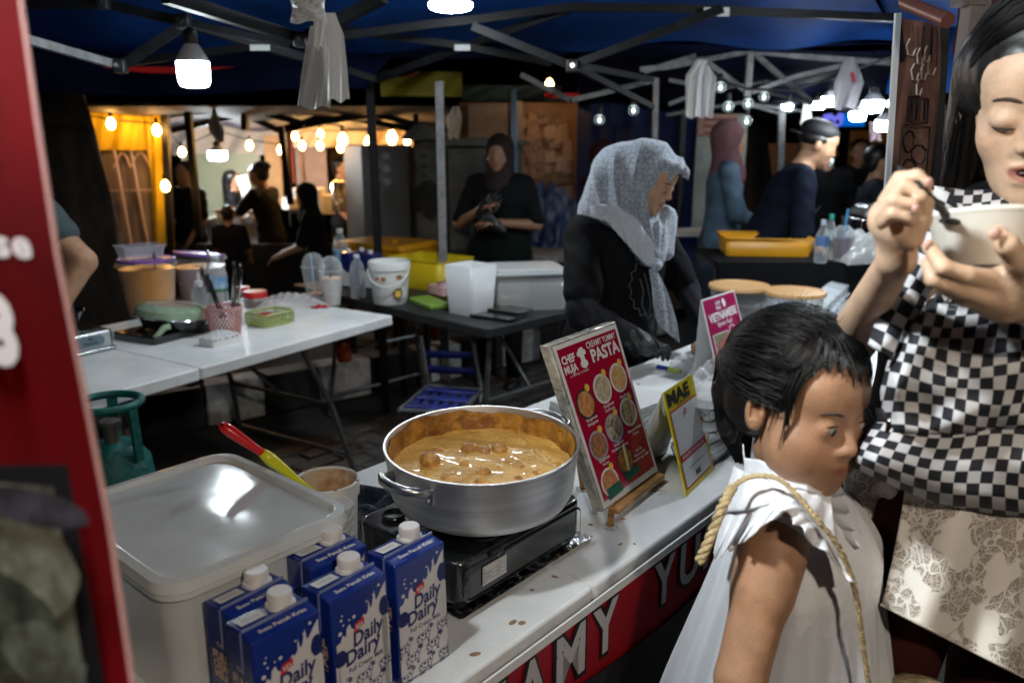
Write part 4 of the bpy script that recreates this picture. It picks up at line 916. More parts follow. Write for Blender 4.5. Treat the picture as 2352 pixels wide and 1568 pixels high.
# ================================================================ market behind: tree, walls, neighbouring tents, cabinets
def wallbox(name, u0, v0, u1, v1, Y, m, parent=None, th=.03, label=None, cat=None, yaw=0):
    a, c = ad(u0, v0, Y), ad(u1, v1, Y); w = abs(c.x - a.x); h = abs(a.z - c.z); ctr = (a + c) / 2
    b = MB(TR(ctr.x, ctr.y + th / 2, ctr.z, yaw)); b.box((0, 0, 0), (w, th, h)); o = b.build(name, m, parent)
    if label: tag(o, label, cat)
    return o
def sheet(u0, v0, u1, v1, Y, waves=8, amp=.03, nu=50, nv=12, seed=0):
    a, c = ad(u0, v0, Y), ad(u1, v1, Y)
    def f(u, v):
        return Vector((a.x + (c.x - a.x) * u, Y + amp * math.sin(u * waves + v * 2 + seed) * (.4 + .6 * v) + amp * .4 * math.sin(u * waves * 2.7 + seed * 2 + v * 5), a.z + (c.z - a.z) * v))
    return MB().grid(f, nu, nv)
# tree
t = thing('rain_tree', 'thick dark leaning tree trunk standing between the red banner and the yellow tent', 'tree', ad(230, 700, 5.0))
M_bark = mat('dark_bark', (.022, .014, .009), .9, var=.6, vs_=12, bump=1.0, bs=18, aniso=(1, 1, .35))
def trunk(u, v):
    pts = [(215, 1000, .62), (190, 720, .48), (160, 500, .42), (110, 260, .36), (60, 100, .38), (10, -80, .5)]
    k = v * (len(pts) - 1); i = min(int(k), len(pts) - 2); f = k - i
    A = ad(pts[i][0], pts[i][1], 5.0); B = ad(pts[i + 1][0], pts[i + 1][1], 5.0); c = A.lerp(B, f); r = pts[i][2] * (1 - f) + pts[i + 1][2] * f
    a = 2 * math.pi * u; r *= .62 * (1 + .07 * math.sin(a * 3 + v * 4) + .05 * math.sin(a * 7 - v * 9) + .02 * math.sin(a * 17 + v * 31))
    return Vector((c.x + r * math.cos(a), c.y + r * math.sin(a), c.z))
MB().grid(trunk, 64, 70).build('trunk', M_bark, t, smooth=180)
b = MB(); c = ad(60, -60, 5.0)
for k in range(4):
    a = k * 1.6 + .4; b.tube([c, c + Vector((math.cos(a) * .6, math.sin(a) * .5, .9)), c + Vector((math.cos(a) * 1.8, math.sin(a) * 1.4, 1.9))], [.22, .15, .07], 10)
b.build('limb', M_bark, t, smooth=180)
rr = random.Random(2); b = MB()
for k in range(900):
    p = c + Vector((rr.gauss(0, 1.3), rr.gauss(0, 1.2), 2.0 + rr.gauss(0, .5))); q = Vector((rr.uniform(-1, 1), rr.uniform(-1, 1), rr.uniform(-1, 1))).normalized() * .10; w = q.orthogonal().normalized() * .04
    b.add([p - q, p + w, p + q, p - w], [(0, 1, 2, 3)])
b.build('crown', mat('dark_leaf', (.02, .045, .015), .6, var=.4), t, kind='stuff', smooth=0)
# night backdrop far behind: long dark wall of the shop row
M_night = mat('dark_shop_wall', (.012, .012, .018), .8, var=.4, vs_=1)
o = MB().box((0, 22, 3), (50, .4, 8)).build('shop_row_wall', M_night); tag(o, 'long dark shop wall far behind all the stalls', 'wall')
# ---- warm stall at left
M_yclo = mat('yellow_tent_cloth', (.74, .50, .015), .65, var=.12, vs_=3, bump=.3, bs=7)
t = thing('yellow_tent', 'yellow party tent side with clear arched window at left behind the tree', 'tent', ad(300, 500, 6.6))
sheet(150, 238, 372, 345, 6.6, 12, .03, seed=1).build('valance', M_yclo, t, smooth=180)
a_, c_ = ad(345, 246, 6.58), ad(403, 560, 6.58)
def strip(u, v):
    L = ad(330 + 25 * v, 246 + 320 * v, 6.55); Rr = ad(370 + 34 * v, 246 + 320 * v, 6.55); p = L.lerp(Rr, u); p.y += .03 * math.sin(u * 7 + v * 3); return p
MB().grid(strip, 12, 16).build('side_strip', M_yclo, t, smooth=180)
sheet(215, 335, 372, 560, 6.68, 9, .02, seed=3).build('window_film', clear('tent_window_film', (.62, .50, .45), .42, .2), t, smooth=180)
b = MB()
for x in (262, 300, 340): b.bar(ad(x, 342, 6.62), ad(x + 40, 560, 6.62), .022, .01)
for x0, x1 in ((262, 300), (300, 345)):
    P = [ad(x0 + (x1 - x0) * k / 8, 385 - 34 * math.sin(math.pi * k / 8), 6.62) for k in range(9)]
    for p, q in zip(P[:-1], P[1:]): b.bar(p, q, .018, .01)
b.bar(ad(245, 438, 6.62), ad(365, 436, 6.62), .03, .01); b.build('window_bar', mat('pinkish_window_bar', (.58, .42, .38), .6), t)
MB().bar(ad(377, 246, 6.55), ad(395, 600, 6.55), .05).build('tent_leg', M_black, t)
MB().bar((ad(200, 245, 6.5)), ad(372, 246, 6.5), .03).build('eave_bar', M_darkmetal, t)
# second tent (dark canopy) over the warm stall
t = thing('rear_tent', 'dark tent with black trusses over the warm lit stall behind', 'tent', ad(600, 300, 7.5))
def rt(u, v):
    p = ad(150 + 880 * u, 244, 5.6).lerp(ad(150 + 880 * u, 292, 9.0), v); p.z += .05 * math.sin(u * 22) * v; return p
MB().grid(rt, 60, 10).build('canopy', mat('dusk_canopy', (.035, .035, .06), .7, var=.3, vs_=2, bump=.3, bs=6), t, smooth=180)
for pts, Y in (([(395, 262), (560, 246), (700, 285), (860, 262), (1010, 300)], 6.6), ([(395, 300), (560, 262), (640, 300), (770, 258)], 7.2), ([(640, 300), (800, 270), (960, 300)], 7.2), ([(560, 246), (565, 300)], 6.6)):
    b = MB(); beam(b, pts, Y, .04); b.build('truss_bar', M_darkmetal, t)
for u0, v0, u1, v1, w in ((430, 240, 458, 545, .05), (645, 290, 668, 470, .045), (560, 245, 562, 300, .04), (955, 262, 958, 330, .04)):
    MB().bar(ad(u0, v0, 6.4), ad(u1, v1, 6.4), w).build('tent_leg', M_darkmetal, t)
# walls of the warm stall
M_whw = mat('white_stall_sheet', (.62, .56, .50), .7, var=.15, vs_=2, bump=.3, bs=5)
t = thing('warm_stall', 'warm lit stall with pale walls and greenish board behind the white table', 'stall', ad(560, 450, 9.3))
sheet(385, 285, 660, 356, 9.3, 10, .05, seed=2).build('upper_sheet', M_whw, t, smooth=180)
wallbox('green_board', 415, 353, 607, 512, 9.25, mat('pale_green_board', (.40, .45, .33), .35, var=.08, vs_=2), t)
wallbox('orange_panel', 605, 312, 652, 470, 9.2, mat('orange_lit_panel', (.55, .32, .14), .6, var=.15), t)
wallbox('dark_post', 651, 300, 668, 520, 9.0, M_black, t); wallbox('red_strip', 664, 300, 676, 420, 9.1, mat('red_strip_print', (.35, .06, .04), .5), t)
wallbox('door_panel', 676, 330, 756, 480, 9.3, mat('pinkish_door', (.36, .26, .22), .6, var=.12), t)
sheet(668, 288, 962, 338, 9.0, 16, .05, seed=6).build('cream_valance', mat('cream_cloth', (.66, .50, .30), .6, var=.1), t, smooth=180)
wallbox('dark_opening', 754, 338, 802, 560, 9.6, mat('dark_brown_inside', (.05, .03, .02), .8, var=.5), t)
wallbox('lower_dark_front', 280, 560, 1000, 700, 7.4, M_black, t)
tag(wallbox('stall_counter', 440, 512, 650, 560, 8.1, mat('pale_counter', (.45, .44, .38), .5, var=.3, vs_=9)), 'pale counter of the warm stall behind the seated child', 'counter')
rr = random.Random(4); tt = thing('tableware', 'jumble of pale cups and packets on the warm stall counter', 'tableware', ad(540, 508, 8.05))
for k in range(18):
    p = ad(480 + k * 9, 514 - rr.uniform(0, 3), 8.1); MB().lathe([(.03, 0), (.04, rr.uniform(.04, .11))], 10, p, cap0=True, cap1=True).build('cup', M_whw if k % 3 else MATS['orange_lit_panel'], tt)
for k, (u, v, h) in enumerate(((712, 478, .25), (730, 482, .2), (690, 470, .12))):
    p = ad(u, v + 10, 8.3); tag(MB(TR(p.x, p.y, p.z, .3 * k)).rbox((0, 0), (.34, .22), .03, 0, h, .9).build('parcel', M_whw, bevel=.01), ('pale parcel beside the black-scarfed woman, nearest her', 'pale parcel standing behind her at the door panel', 'small pale parcel at the left of the pair')[k], 'parcel', 'pale parcels on the warm stall')
for k, u in enumerate((775, 789, 803)):
    p = ad(u, 486, 7.9); t = thing('steel_urn', ('left', 'middle', 'right')[k] + ' steel urn of the row in front of the dark opening', 'urn', p, 0, 'steel urns')
    MB().lathe([(.05, 0), (.052, .27), (.045, .28), (.01, .30)], 16, p, cap0=True, cap1=True).build('urn_body', mat('warm_steel', (.6, .52, .42), .2, metal=1), t); MB().lathe([(.055, .1), (.055, .11)], 16, p).build('urn_band', M_black, t)
tag(wallbox('wooden_crate', 797, 480, 830, 512, 7.6, mat('crate_wood', (.38, .22, .12), .7, var=.3), th=.2), 'brown wooden crate on the stall beside the grey fridge', 'crate')
# grey fridge-like box
t = thing('grey_locker', 'tall grey steel locker behind the tent leg, left face warmly lit', 'locker', ad(870, 530, 6.6))
p0, p1, p2 = ad(798, 530, 7.0), ad(838, 535, 6.5), ad(946, 528, 6.7); zt = ad(838, 333, 6.5).z; zb = p1.z - .12
def vbox(name, pts, z0, z1, m, par):
    n_ = len(pts); b = MB(); b.prism([(p[0], p[1]) for p in pts], z0, z1); return b.build(name, m, par, bevel=.008)
vbox('locker_body', [(p0.x, p0.y), (p1.x, p1.y), (p2.x, p2.y), (p2.x - .05, p2.y + .6), (p0.x, p0.y + .5)], zb, zt, mat('locker_grey', (.19, .19, .185), .5, var=.12, vs_=2), t)
MB().box((p1.x + .07, p1.y - .01, (zb + zt) / 2), (.006, .006, (zt - zb) * .9)).build('door_seam', M_black, t)
b = MB(); q = ad(886, 345, 6.52)
for k in range(3): b.ell((q.x, q.y - .02, q.z - .05 - .1 * k), (.035, .004, .03), 12)
b.build('pale_sticker', mat('pale_sticker_print', (.35, .36, .37), .5), t)
# electrical cabinets
M_cab = mat('dirty_cabinet_paint', (.15, .14, .115), .6, col2=(.07, .065, .055), vs_=4, bump=.2, bs=20)
def cabinet(label, u0, u1, vt, vb, Y, roofd, louv, doors):
    t = thing('electrical_cabinet', label, 'cabinet', ad((u0 + u1) / 2, vb, Y), 0, 'roadside electrical cabinets')
    a, c = ad(u0, vb, Y), ad(u1, vt, Y); w = c.x - a.x; h = c.z - a.z; m = MB(); m.box(((a.x + c.x) / 2, Y + .25, a.z + h / 2), (w, .5, h)); m.build('cabinet_body', M_cab, t, bevel=.01)
    for k in range(doors):
        x0 = a.x + w * k / doors + .012; x1 = a.x + w * (k + 1) / doors - .012
        MB().box(((x0 + x1) / 2, Y - .008, a.z + h * .48), (x1 - x0, .02, h * .90)).build('door', M_cab, t, bevel=.006)
        MB().box((x1 - .03, Y - .025, a.z + h * .5), (.015, .02, .08)).build('door_handle', M_black, t)
    b = MB(); r0 = a.x - .06; r1 = c.x + .06; z = c.z
    b.prism([(r0, z), (r1, z), (r1, z + .03), ((r0 + r1) / 2 + w * .2, z + roofd), ((r0 + r1) / 2 - w * .25, z + roofd), (r0, z + .03)], -.35 + 0, .35, frame((0, Y + .2, 0), (1, 0, 0), (0, 0, 1))); b.build('cabinet_roof', M_cab, t)
    for k in range(louv):
        MB().box((a.x + w * .42, Y - .024, c.z - .12 - k * .075), (w * .3, .016, .02)).build('louvre', M_black, t)
cabinet('weathered cabinet with louvres and pitched roof next to the grey locker', 955, 1006, 322, 560, 6.4, .12, 4, 1)
cabinet('wide weathered two-door cabinet behind the gloved woman', 1030, 1200, 335, 582, 6.3, .06, 0, 2)
q = ad(1160, 390, 6.28); MB().box((q.x, q.y - .02, q.z), (.10, .006, .16)).build('notice_frame', mat('teal_frame', (.03, .09, .10), .4), [o for o in bpy.data.objects if o.name.startswith('electrical_cabinet')][-1])
for (u, v, w, h, k) in ((985, 455, .22, .28, 0), (1075, 500, .2, .3, 1), (1108, 470, .1, .12, 2)):
    q = ad(u, v, 6.38 if k == 0 else 6.28); MB().poly(blob(0, 0, w / 2, h / 2, k, 18, .25), TR(q.x, q.y - .012 - .022, q.z, 0, R(90))).build('grime_patch', mat('cabinet_grime', (.035, .03, .026), .8, var=.4, vs_=9), [o for o in bpy.data.objects if o.name.startswith('electrical_cabinet')][0 if k == 0 else -1], smooth=0)
# notice board plastered with papers
t = thing('notice_wall', 'brown wooden notice wall plastered with torn faded papers', 'notice wall', ad(1230, 500, 7.2))
wallbox('wooden_board', 1055, 236, 1328, 470, 7.2, mat('orange_brown_board', (.30, .19, .12), .7, col2=(.20, .12, .08), vs_=4, bump=.3, bs=10), t)
wallbox('lower_board', 1055, 471, 1328, 560, 7.2, mat('stained_pale_board', (.40, .32, .20), .7, col2=(.26, .24, .16), vs_=3), t)
wallbox('grey_sheet', 1075, 238, 1175, 335, 7.1, mat('grey_panel_sheet', (.25, .21, .19), .6, var=.15), t); wallbox('grey_post', 1183, 225, 1200, 340, 7.0, mat('grey_post_paint', (.25, .24, .24), .6), t)
wallbox('batten', 1318, 238, 1329, 560, 7.17, MATS['orange_brown_board'], t); wallbox('batten', 1200, 410, 1320, 422, 7.16, MATS['orange_brown_board'], t)
rr = random.Random(9)
for k in range(46):
    u = rr.uniform(1130, 1310); v = rr.uniform(255, 480); w = rr.uniform(.05, .14); h = rr.uniform(.06, .2); q = ad(u, v, 7.18 - .0006 * k)
    MB().poly(blob(0, 0, w * .7, h * .7, k, 7, .25) if k % 4 == 0 else [(-w / 2, -h / 2), (w / 2, -h / 2 + rr.uniform(0, .02)), (w / 2, h / 2), (-w / 2, h / 2 - rr.uniform(0, .04))], TR(q.x, q.y, q.z, 0, R(90), rr.uniform(-.1, .1))).build('paper', (mat('pink_grey_paper', (.40, .27, .21), .8, var=.3, vs_=30), mat('brownish_paper', (.30, .20, .15), .8, var=.4, vs_=40), mat('pale_paper', (.48, .36, .30), .8, var=.2, vs_=30))[k % 3], t, smooth=0)
# yellow and olive awning edges under our valance
t = thing('patchwork_awning', 'yellow, olive and red awning edge below the blue canopy, centre', 'awning', ad(1000, 200, 5.2))
sheet(872, 165, 1062, 222, 5.2, 5, .03, seed=1).build('yellow_cloth', mat('dull_yellow_cloth', (.30, .24, .01), .6, var=.1), t, smooth=180)
sheet(1062, 196, 1290, 232, 5.25, 5, .03, seed=4).build('olive_cloth', mat('dark_olive_cloth', (.035, .045, .025), .6), t, smooth=180)
sheet(768, 178, 850, 200, 5.2, 5, .03, seed=2).build('orange_cloth', mat('dull_orange_cloth', (.35, .10, .02), .6), t, smooth=180)
sheet(1250, 214, 1330, 226, 5.15, 5, .02, seed=2).build('red_cloth', MATS['red_cloth'], t, smooth=180)
sheet(880, 162, 960, 176, 5.1, 5, .02, seed=5).build('red_cloth', mat('faded_red_cloth', (.30, .03, .03), .6), t, smooth=180)
MB().tube([ad(1180, 205, 5.0), ad(1186, 590, 5.0)], .016, 10).build('blue_pole', mat('blue_pole_paint', (.06, .12, .20), .4), t)
# blue tarp bundle and bench with planks
crumple('tarpaulin', Matrix.Translation(ad(1265, 590, 6.0)) @ Matrix.Rotation(.2, 4, 'Z'), .8, .5, .55, mat('blue_tarp', (.010, .03, .13), .35, col2=(.08, .11, .19), vs_=6), 3, 'bundled blue tarpaulin lying beside the notice wall', 'tarpaulin')
t = thing('plank_bench', 'bench of pale worn planks behind the clear container', 'bench', ad(1200, 600, 5.2))
for k in range(3):
    a, c = ad(1108, 580 + 2, 5.1 + k * .16), ad(1312, 604, 4.95 + k * .16); a.z = c.z = ad(1200, 592, 5.0).z; MB().bar(a, c, .14, .03).build('plank', mat('grey_plank', (.20, .18, .16), .8, var=.35, vs_=10, aniso=(1, 8, 1)), t)
for u in (1130, 1290):
    q = ad(u, 600, 5.1); MB().bar((q.x, q.y, 0), (q.x, q.y, q.z), .05).build('leg', M_black, t)
# navy wall at the right rear, white frame tent
t = thing('navy_tent_wall', 'deep navy tent side wall behind the woman in the grey headscarf', 'tent wall', ad(1450, 500, 6.9))
sheet(1328, 190, 1592, 640, 6.9, 14, .04, 60, 20, 3).build('wall_cloth', mat('deep_navy_cloth', (.008, .016, .085), .7, var=.2, vs_=2, bump=.3, bs=5), t, smooth=180)
sheet(1578, 255, 1603, 560, 6.7, 4, .02, seed=2).build('blue_edge', mat('royal_blue_cloth', (.004, .035, .20), .6), t, smooth=180)
t = thing('frame_tent', 'neighbouring tent with pale steel truss and dark blue canopy at right rear', 'tent', ad(1720, 200, 5.5))
def ft(u, v):
    p = ad(1330 + 1100 * u, 268, 7.6).lerp(ad(1330 + 1100 * u, 110, 4.7), v); p.z += .05 * math.sin(u * 26) * (1 - v) + .02 * math.sin(v * 19 + u * 8); return p
MB().grid(ft, 80, 20).build('canopy', M_navy, t, smooth=180)
for pts, Y, w in (([(1470, 160), (1536, 154), (1722, 118), (1880, 133), (2063, 146)], 4.9, .032), ([(1732, 122), (1800, 182), (1866, 236)], (4.9, 5.1, 5.4), .03), ([(1728, 212), (1820, 178), (1945, 148), (2063, 105)], 5.1, .03),
    ([(1598, 124), (1716, 212)], 5.0, .032), ([(1480, 165), (1598, 128)], 4.9, .03), ([(1536, 184), (1600, 196)], 5.3, .026), ([(1536, 240), (1598, 215)], 5.4, .026), ([(1650, 205), (1760, 188), (1865, 155)], 5.6, .024), ([(1865, 155), (2063, 170)], 5.6, .024),
    ([(1730, 205), (1870, 240), (1990, 262)], 5.9, .022), ([(1530, 265), (1700, 236), (1860, 258)], 6.6, .024), ([(1700, 236), (1795, 262)], 6.6, .022), ([(2080, 190), (2350, 190)], 4.0, .03), ([(2080, 200), (2160, 165)], 3.9, .022)):
    b = MB(); beam(b, pts, Y, w * .72); b.build('truss_bar', M_whitemetal, t)
for u0, v0, u1, v1, Y, w in ((1725, 96, 1716, 222, 4.9, .036), (1507, 180, 1498, 600, 4.9, .030), (1795, 256, 1788, 560, 6.8, .05), (1572, 252, 1560, 560, 6.9, .055)):
    MB().bar(ad(u0, v0, Y), ad(u1, v1, Y), w).build('tent_leg', M_whitemetal, t)
tag(sheet(2060, 60, 2400, 215, 3.6, 9, .04, seed=5).build('blue_awning', M_canopy, smooth=180), 'blue awning sheet behind the hanging banner, upper right', 'awning')
tag(sheet(2215, -60, 2400, 120, 2.4, 5, .03, seed=1).build('rust_cloth', mat('rust_red_cloth', (.16, .05, .03), .7, var=.3), smooth=180), 'rusty red hanging cloth at the top right corner', 'cloth')
# white notice board with pink print
t = thing('price_board', 'white stall panel with pink heading behind the mauve headscarf', 'sign', ad(1640, 400, 6.4))
wallbox('panel', 1603, 262, 1700, 540, 6.4, mat('dirty_white_panel', (.34, .35, .32), .6, var=.25, vs_=5), t); wallbox('pink_heading', 1604, 262, 1690, 312, 6.37, mat('pink_orange_print', (.42, .17, .12), .5, col2=(.5, .3, .22), vs_=30), t)
b = MB(); q = ad(1655, 290, 6.35); b.M = TR(q.x, q.y, q.z, 0, R(90))
for k in range(3): b.stroke([(-.12, .05 - k * .05), (.12, .05 - k * .05)], .018)
b.build('print_line', mat('red_brown_ink', (.25, .05, .04), .6), t, smooth=0)
# trunk at right rear, far lit stalls
tt = thing('rain_tree', 'reddish brown tree trunk between the mauve scarf woman and the man in the cap', 'tree', ad(1730, 560, 8.2))
MB().tube([ad(1745, 700, 8.2), ad(1735, 480, 8.2), ad(1722, 300, 8.2), ad(1700, 120, 8.2)], [.28, .20, .16, .15], 18).build('trunk', M_bark, tt, smooth=180)
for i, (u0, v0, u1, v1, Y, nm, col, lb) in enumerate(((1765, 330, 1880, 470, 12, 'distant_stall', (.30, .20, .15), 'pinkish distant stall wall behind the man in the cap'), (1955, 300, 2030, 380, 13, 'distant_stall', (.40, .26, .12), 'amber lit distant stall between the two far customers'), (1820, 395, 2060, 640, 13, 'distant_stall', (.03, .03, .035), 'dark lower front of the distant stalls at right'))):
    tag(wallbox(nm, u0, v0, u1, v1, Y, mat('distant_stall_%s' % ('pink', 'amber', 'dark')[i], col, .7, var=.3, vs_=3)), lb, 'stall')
q = ad(1915, 272, 9.5); t = thing('round_sign', 'glowing violet round sign hanging far back beside a blue light panel', 'sign', q)
MB(TR(q.x, q.y, q.z, 0, R(90))).lathe([(.001, 0), (.108, 0), (.115, -.01), (.115, -.03)], 24).build('sign_face', mat('violet_glow', (.1, .1, .5), .5, emit=(.20, .20, .95), es=.75), t)
b = MB(TR(q.x, q.y - .02, q.z, 0, R(90))); [b.poly(blob(x, y, .03, .025, k, 9, .3), z=.001) for k, (x, y) in enumerate(((-.04, -.04), (.04, -.04), (0, .05)))]; b.build('sign_mark', mat('dark_violet', (.01, .01, .06), .5), t, smooth=0)
b = wallbox('light_sign', 1935, 256, 1985, 290, 9.6, mat('blue_panel_glow', (.0, .1, .5), .5, emit=(.0, .16, .75), es=.6)); tag(b, 'glowing blue light panel right of the violet round sign', 'sign')
# ================================================================ bulbs
def warm(u, v, Y, label, r=.030, m=M_warm, group='warm filament bulbs on strings'):
    p = ad(u, v, Y); t = thing('string_bulb', label, 'bulb', p, 0, group)
    MB().lathe([(.001, -r * 1.35), (r * .6, -r * 1.2), (r, -r * .4), (r, r * .3), (r * .5, r * 1.3), (r * .42, r * 1.5)], 14, p, cap1=True).build('glass', m, t, smooth=180)
    MB().lathe([(r * .45, r * 1.45), (r * .5, r * 2.9), (r * .2, r * 3.3)], 10, p, cap0=True, cap1=True).build('socket', M_socket, t); return t
wl_ = [(1262, 196, 6.6, 'added out of sight behind the awning to light the notice wall'), (255, 285, 6.4, 'hanging in the middle of the yellow tent valance'), (360, 300, 6.4, 'at the corner of the yellow tent'), (380, 428, 6.3, 'low on the yellow tent leg'), (418, 350, 8.0, 'above the head of the leftmost dark figure'), (573, 335, 8.2, 'left of the tall man with the paper'), (645, 345, 8.0, 'on the orange panel'), (678, 314, 8.4, 'first under the cream valance from the left'), (694, 335, 8.2, 'lower one beside the first under the cream valance'), (736, 308, 8.4, 'upper of the pair mid cream valance'), (735, 335, 8.2, 'lower of the pair mid cream valance'), (787, 322, 8.4, 'brightest upper one left of the tent leg'), (782, 340, 8.2, 'below the brightest one left of the tent leg'), (848, 329, 8.0, 'just left of the tall tent leg top'), (900, 317, 8.0, 'right of the tall tent leg'), (935, 324, 8.3, 'dim one beside the louvred cabinet roof')]  # first entry is an added, unseen bulb that warms the notice wall
for u, v, Y, lb in wl_: warm(u, v, Y, 'warm glowing bulb ' + lb, .03 if u not in (787, 848, 900) else .045)
for k, (u, v, Y, lb) in enumerate(((1745, 335, 11, 'left of the two tiny ones by the far trunk'), (1757, 342, 11, 'right of the two tiny ones by the far trunk'), (1884, 327, 9.5, 'just in front of the capped man\'s face'), (1990, 340, 12, 'in the amber distant stall'))):
    warm(u, v, Y, 'small warm bulb ' + lb, .03, emis('amber_pinpoint_glow', (1, .52, .16), 30))
b = [((190, 262), (255, 275), (372, 285)), ((372, 285), (380, 350), (385, 520)), ((395, 310), (418, 338), (500, 300), (573, 322), (645, 332), (700, 300), (790, 300), (900, 300))]
for i, pts in enumerate(b): tag(MB().tube([ad(u, v, 6.45 if i < 2 else 8.05) for u, v in pts], .006, 5).build('hanging_cable', M_wire), ('black bulb cable along the yellow tent valance', 'black bulb cable running down the yellow tent leg', 'black bulb cable across the warm stall')[i], 'cable')
t_bulb(ad(500, 358, 8.0), .085, 'cold white bulb glaring in front of the greenish board', emis('far_cold_glow', (.85, .95, 1), 260), wire=ad(498, 330, 8.0), ht=.6)
MB_glass = clear('clear_globe_glass', (.7, .8, .8), .12, .03)
def globe(u, v, Y, label):
    p = ad(u, v, Y); t = thing('globe_bulb', label, 'bulb', p, 0, 'clear globe bulbs on the black cord')
    MB().ell(p, .034, 20).build('globe', MB_glass, t, smooth=180); MB().lathe([(.014, .03), (.016, .06), (.012, .075)], 12, p, cap0=True, cap1=True).build('socket', M_socket, t)
    MB().ell((p.x, p.y, p.z - .004), (.009, .009, .014), 10).build('filament_support', emis('dim_filament', (.8, .95, .95), 5), t, smooth=180)
    MB().ell((p.x, p.y, p.z + .024), (.017, .017, .004), 12).build('inner_disc', mat('bright_disc', (.8, .85, .85), .2, emit=(.75, .9, .9), es=1.2), t)
for u, v, Y, lb in ((1455, 253, 5.2, 'upper one against the navy wall left of the pale tent leg'), (1377, 275, 5.2, 'lowest one against the navy wall, far left'), (1655, 200, 4.9, 'just right of the hanging white bags'), (1673, 245, 4.9, 'below and right of the hanging white bags'), (1718, 238, 5.0, 'beside the pale truss post'), (1715, 278, 5.2, 'above the mauve headscarf'), (1812, 246, 5.0, 'left of the glowing bulbs'), (1755, 222, 5.2, 'faint one near the post')):
    globe(u, v, Y, 'clear globe bulb ' + lb)
tag(MB().tube([ad(1622, 150, 4.8), ad(1655, 185, 4.85), ad(1718, 205, 4.85), ad(1820, 208, 4.8), ad(1930, 172, 4.6), ad(2062, 126, 4.4)], .007, 6).build('sagging_cable', M_wire), 'thick black bulb cord sagging under the pale truss at right', 'cord')
for u, v, Y, r, lb in ((1906, 234, 4.6, .044, 'half hidden behind the hanging white bag'), (1970, 268, 4.2, .040, 'lower left of the bright cluster'), (2004, 246, 4.2, .052, 'largest drum in the bright cluster'), (2032, 290, 3.9, .044, 'lowest of the bright cluster'), (2054, 245, 4.2, .038, 'at the banner edge in the bright cluster'), (1879, 243, 6.0, .045, 'small flat one left of the bright cluster'), (1808, 246, 6.6, .04, 'small one among the clear globes')):
    t_bulb(ad(u, v, Y), r, 'white LED bulb ' + lb, emis('right_cold_glow', (.86, .95, 1), 75), wire=ad(u, v - 60, Y), ht=.7)
t = thing('tube_light', 'short white tube light glowing beside the tan tent leg', 'lamp', ad(2135, 240, 2.6))
MB().tube([ad(2128, 210, 2.6), ad(2148, 205, 2.6)], .012, 10).build('tube', emis('tube_glow', (.9, .95, 1), 12), t)
# ================================================================ hanging plastic bags
M_bag = clear('white_bag_film', (.82, .81, .78), .72, .4); M_bagc = clear('silvery_bag_film', (.78, .80, .81), .55, .2)
def hangbag(par, pts, Y, m, seed, th=.006, name='bag', top=None):
    "pts: left edge and right edge picture points top to bottom"
    rr = random.Random(seed); ph = rr.uniform(0, 6)
    def f(u, v):
        k = v * (len(pts) - 1); i = min(int(k), len(pts) - 2); g = k - i
        A = ad(pts[i][0], pts[i][2], Y).lerp(ad(pts[i + 1][0], pts[i + 1][2], Y), g); B = ad(pts[i][1], pts[i][2], Y).lerp(ad(pts[i + 1][1], pts[i + 1][2], Y), g)
        p = A.lerp(B, u); p.y += th * (math.sin(u * 11 + ph + v * 3) + .4 * math.sin(u * 23 + v * 9 + ph)) * (.3 + .7 * v); p.z += (.006 * math.sin(u * 9 + ph) if v > .9 else 0); return p
    return MB().grid(f, 40, 24).build(name, m, par, smooth=60)
t = thing('hanging_bags', 'bunch of plastic bags tied to the black truss, top centre-left', 'bags', ad(735, 100, 2.5))
hangbag(t, [(712, 738, 60), (702, 752, 110), (690, 762, 180), (684, 758, 248)], 2.46, M_bagc, 1, name='clear_bag'); hangbag(t, [(725, 770, 30), (735, 790, 80), (745, 798, 160), (752, 803, 232)], 2.52, M_bag, 2, name='white_bag'); hangbag(t, [(722, 745, 20), (720, 748, 60), (722, 744, 112)], 2.44, M_bag, 3, name='white_bag')
crumple('knot', Matrix.Translation(ad(708, 14, 2.45)) @ Matrix.Rotation(R(90), 4, 'X'), .10, .09, .045, M_bag, 6, None, None).parent = t
for o in bpy.data.objects:
    if o.name == 'knot': o.matrix_parent_inverse = world_of(t).inverted()
t = thing('hanging_bags', 'white carrier bags hanging from the pale truss left of the globe bulbs', 'bags', ad(1608, 200, 4.6))
hangbag(t, [(1600, 1625, 138), (1575, 1612, 175), (1574, 1612, 270)], 4.62, M_bag, 4, name='white_bag'); hangbag(t, [(1610, 1628, 150), (1602, 1645, 178), (1606, 1637, 270)], 4.56, M_bagc, 5, name='clear_bag')
t = thing('hanging_bags', 'white carrier bag hanging in front of the bright bulbs, wrapped with red string', 'bags', ad(1945, 200, 4.0))
hangbag(t, [(1945, 1962, 132), (1930, 1975, 160), (1916, 1985, 190), (1912, 1965, 250)], 4.0, mat('opaque_bag', (.40, .38, .40), .5, var=.2, bump=.3), 7, name='white_bag'); MB().tube([ad(1957, 166, 3.95), ad(1962, 188, 3.95)], .008, 6).build('red_string', M_red, t)
tag(hangbag(None, [(490, 494, 245), (478, 505, 280), (480, 514, 300), (500, 514, 328)], 6.0, mat('tan_bag_cloth', (.42, .30, .22), .7, var=.2, bump=.5), 8, name='cloth_bag'), 'pale cloth bag hanging by its corner above the cold white bulb', 'bag')
tag(hangbag(None, [(1040, 1055, 245), (1025, 1062, 270), (1030, 1055, 318)], 4.5, clear('amber_bag_film', (.55, .42, .3), .4, .2), 9, name='clear_bag'), 'clear bag hanging beside the pale tent leg above the cabinets', 'bag')
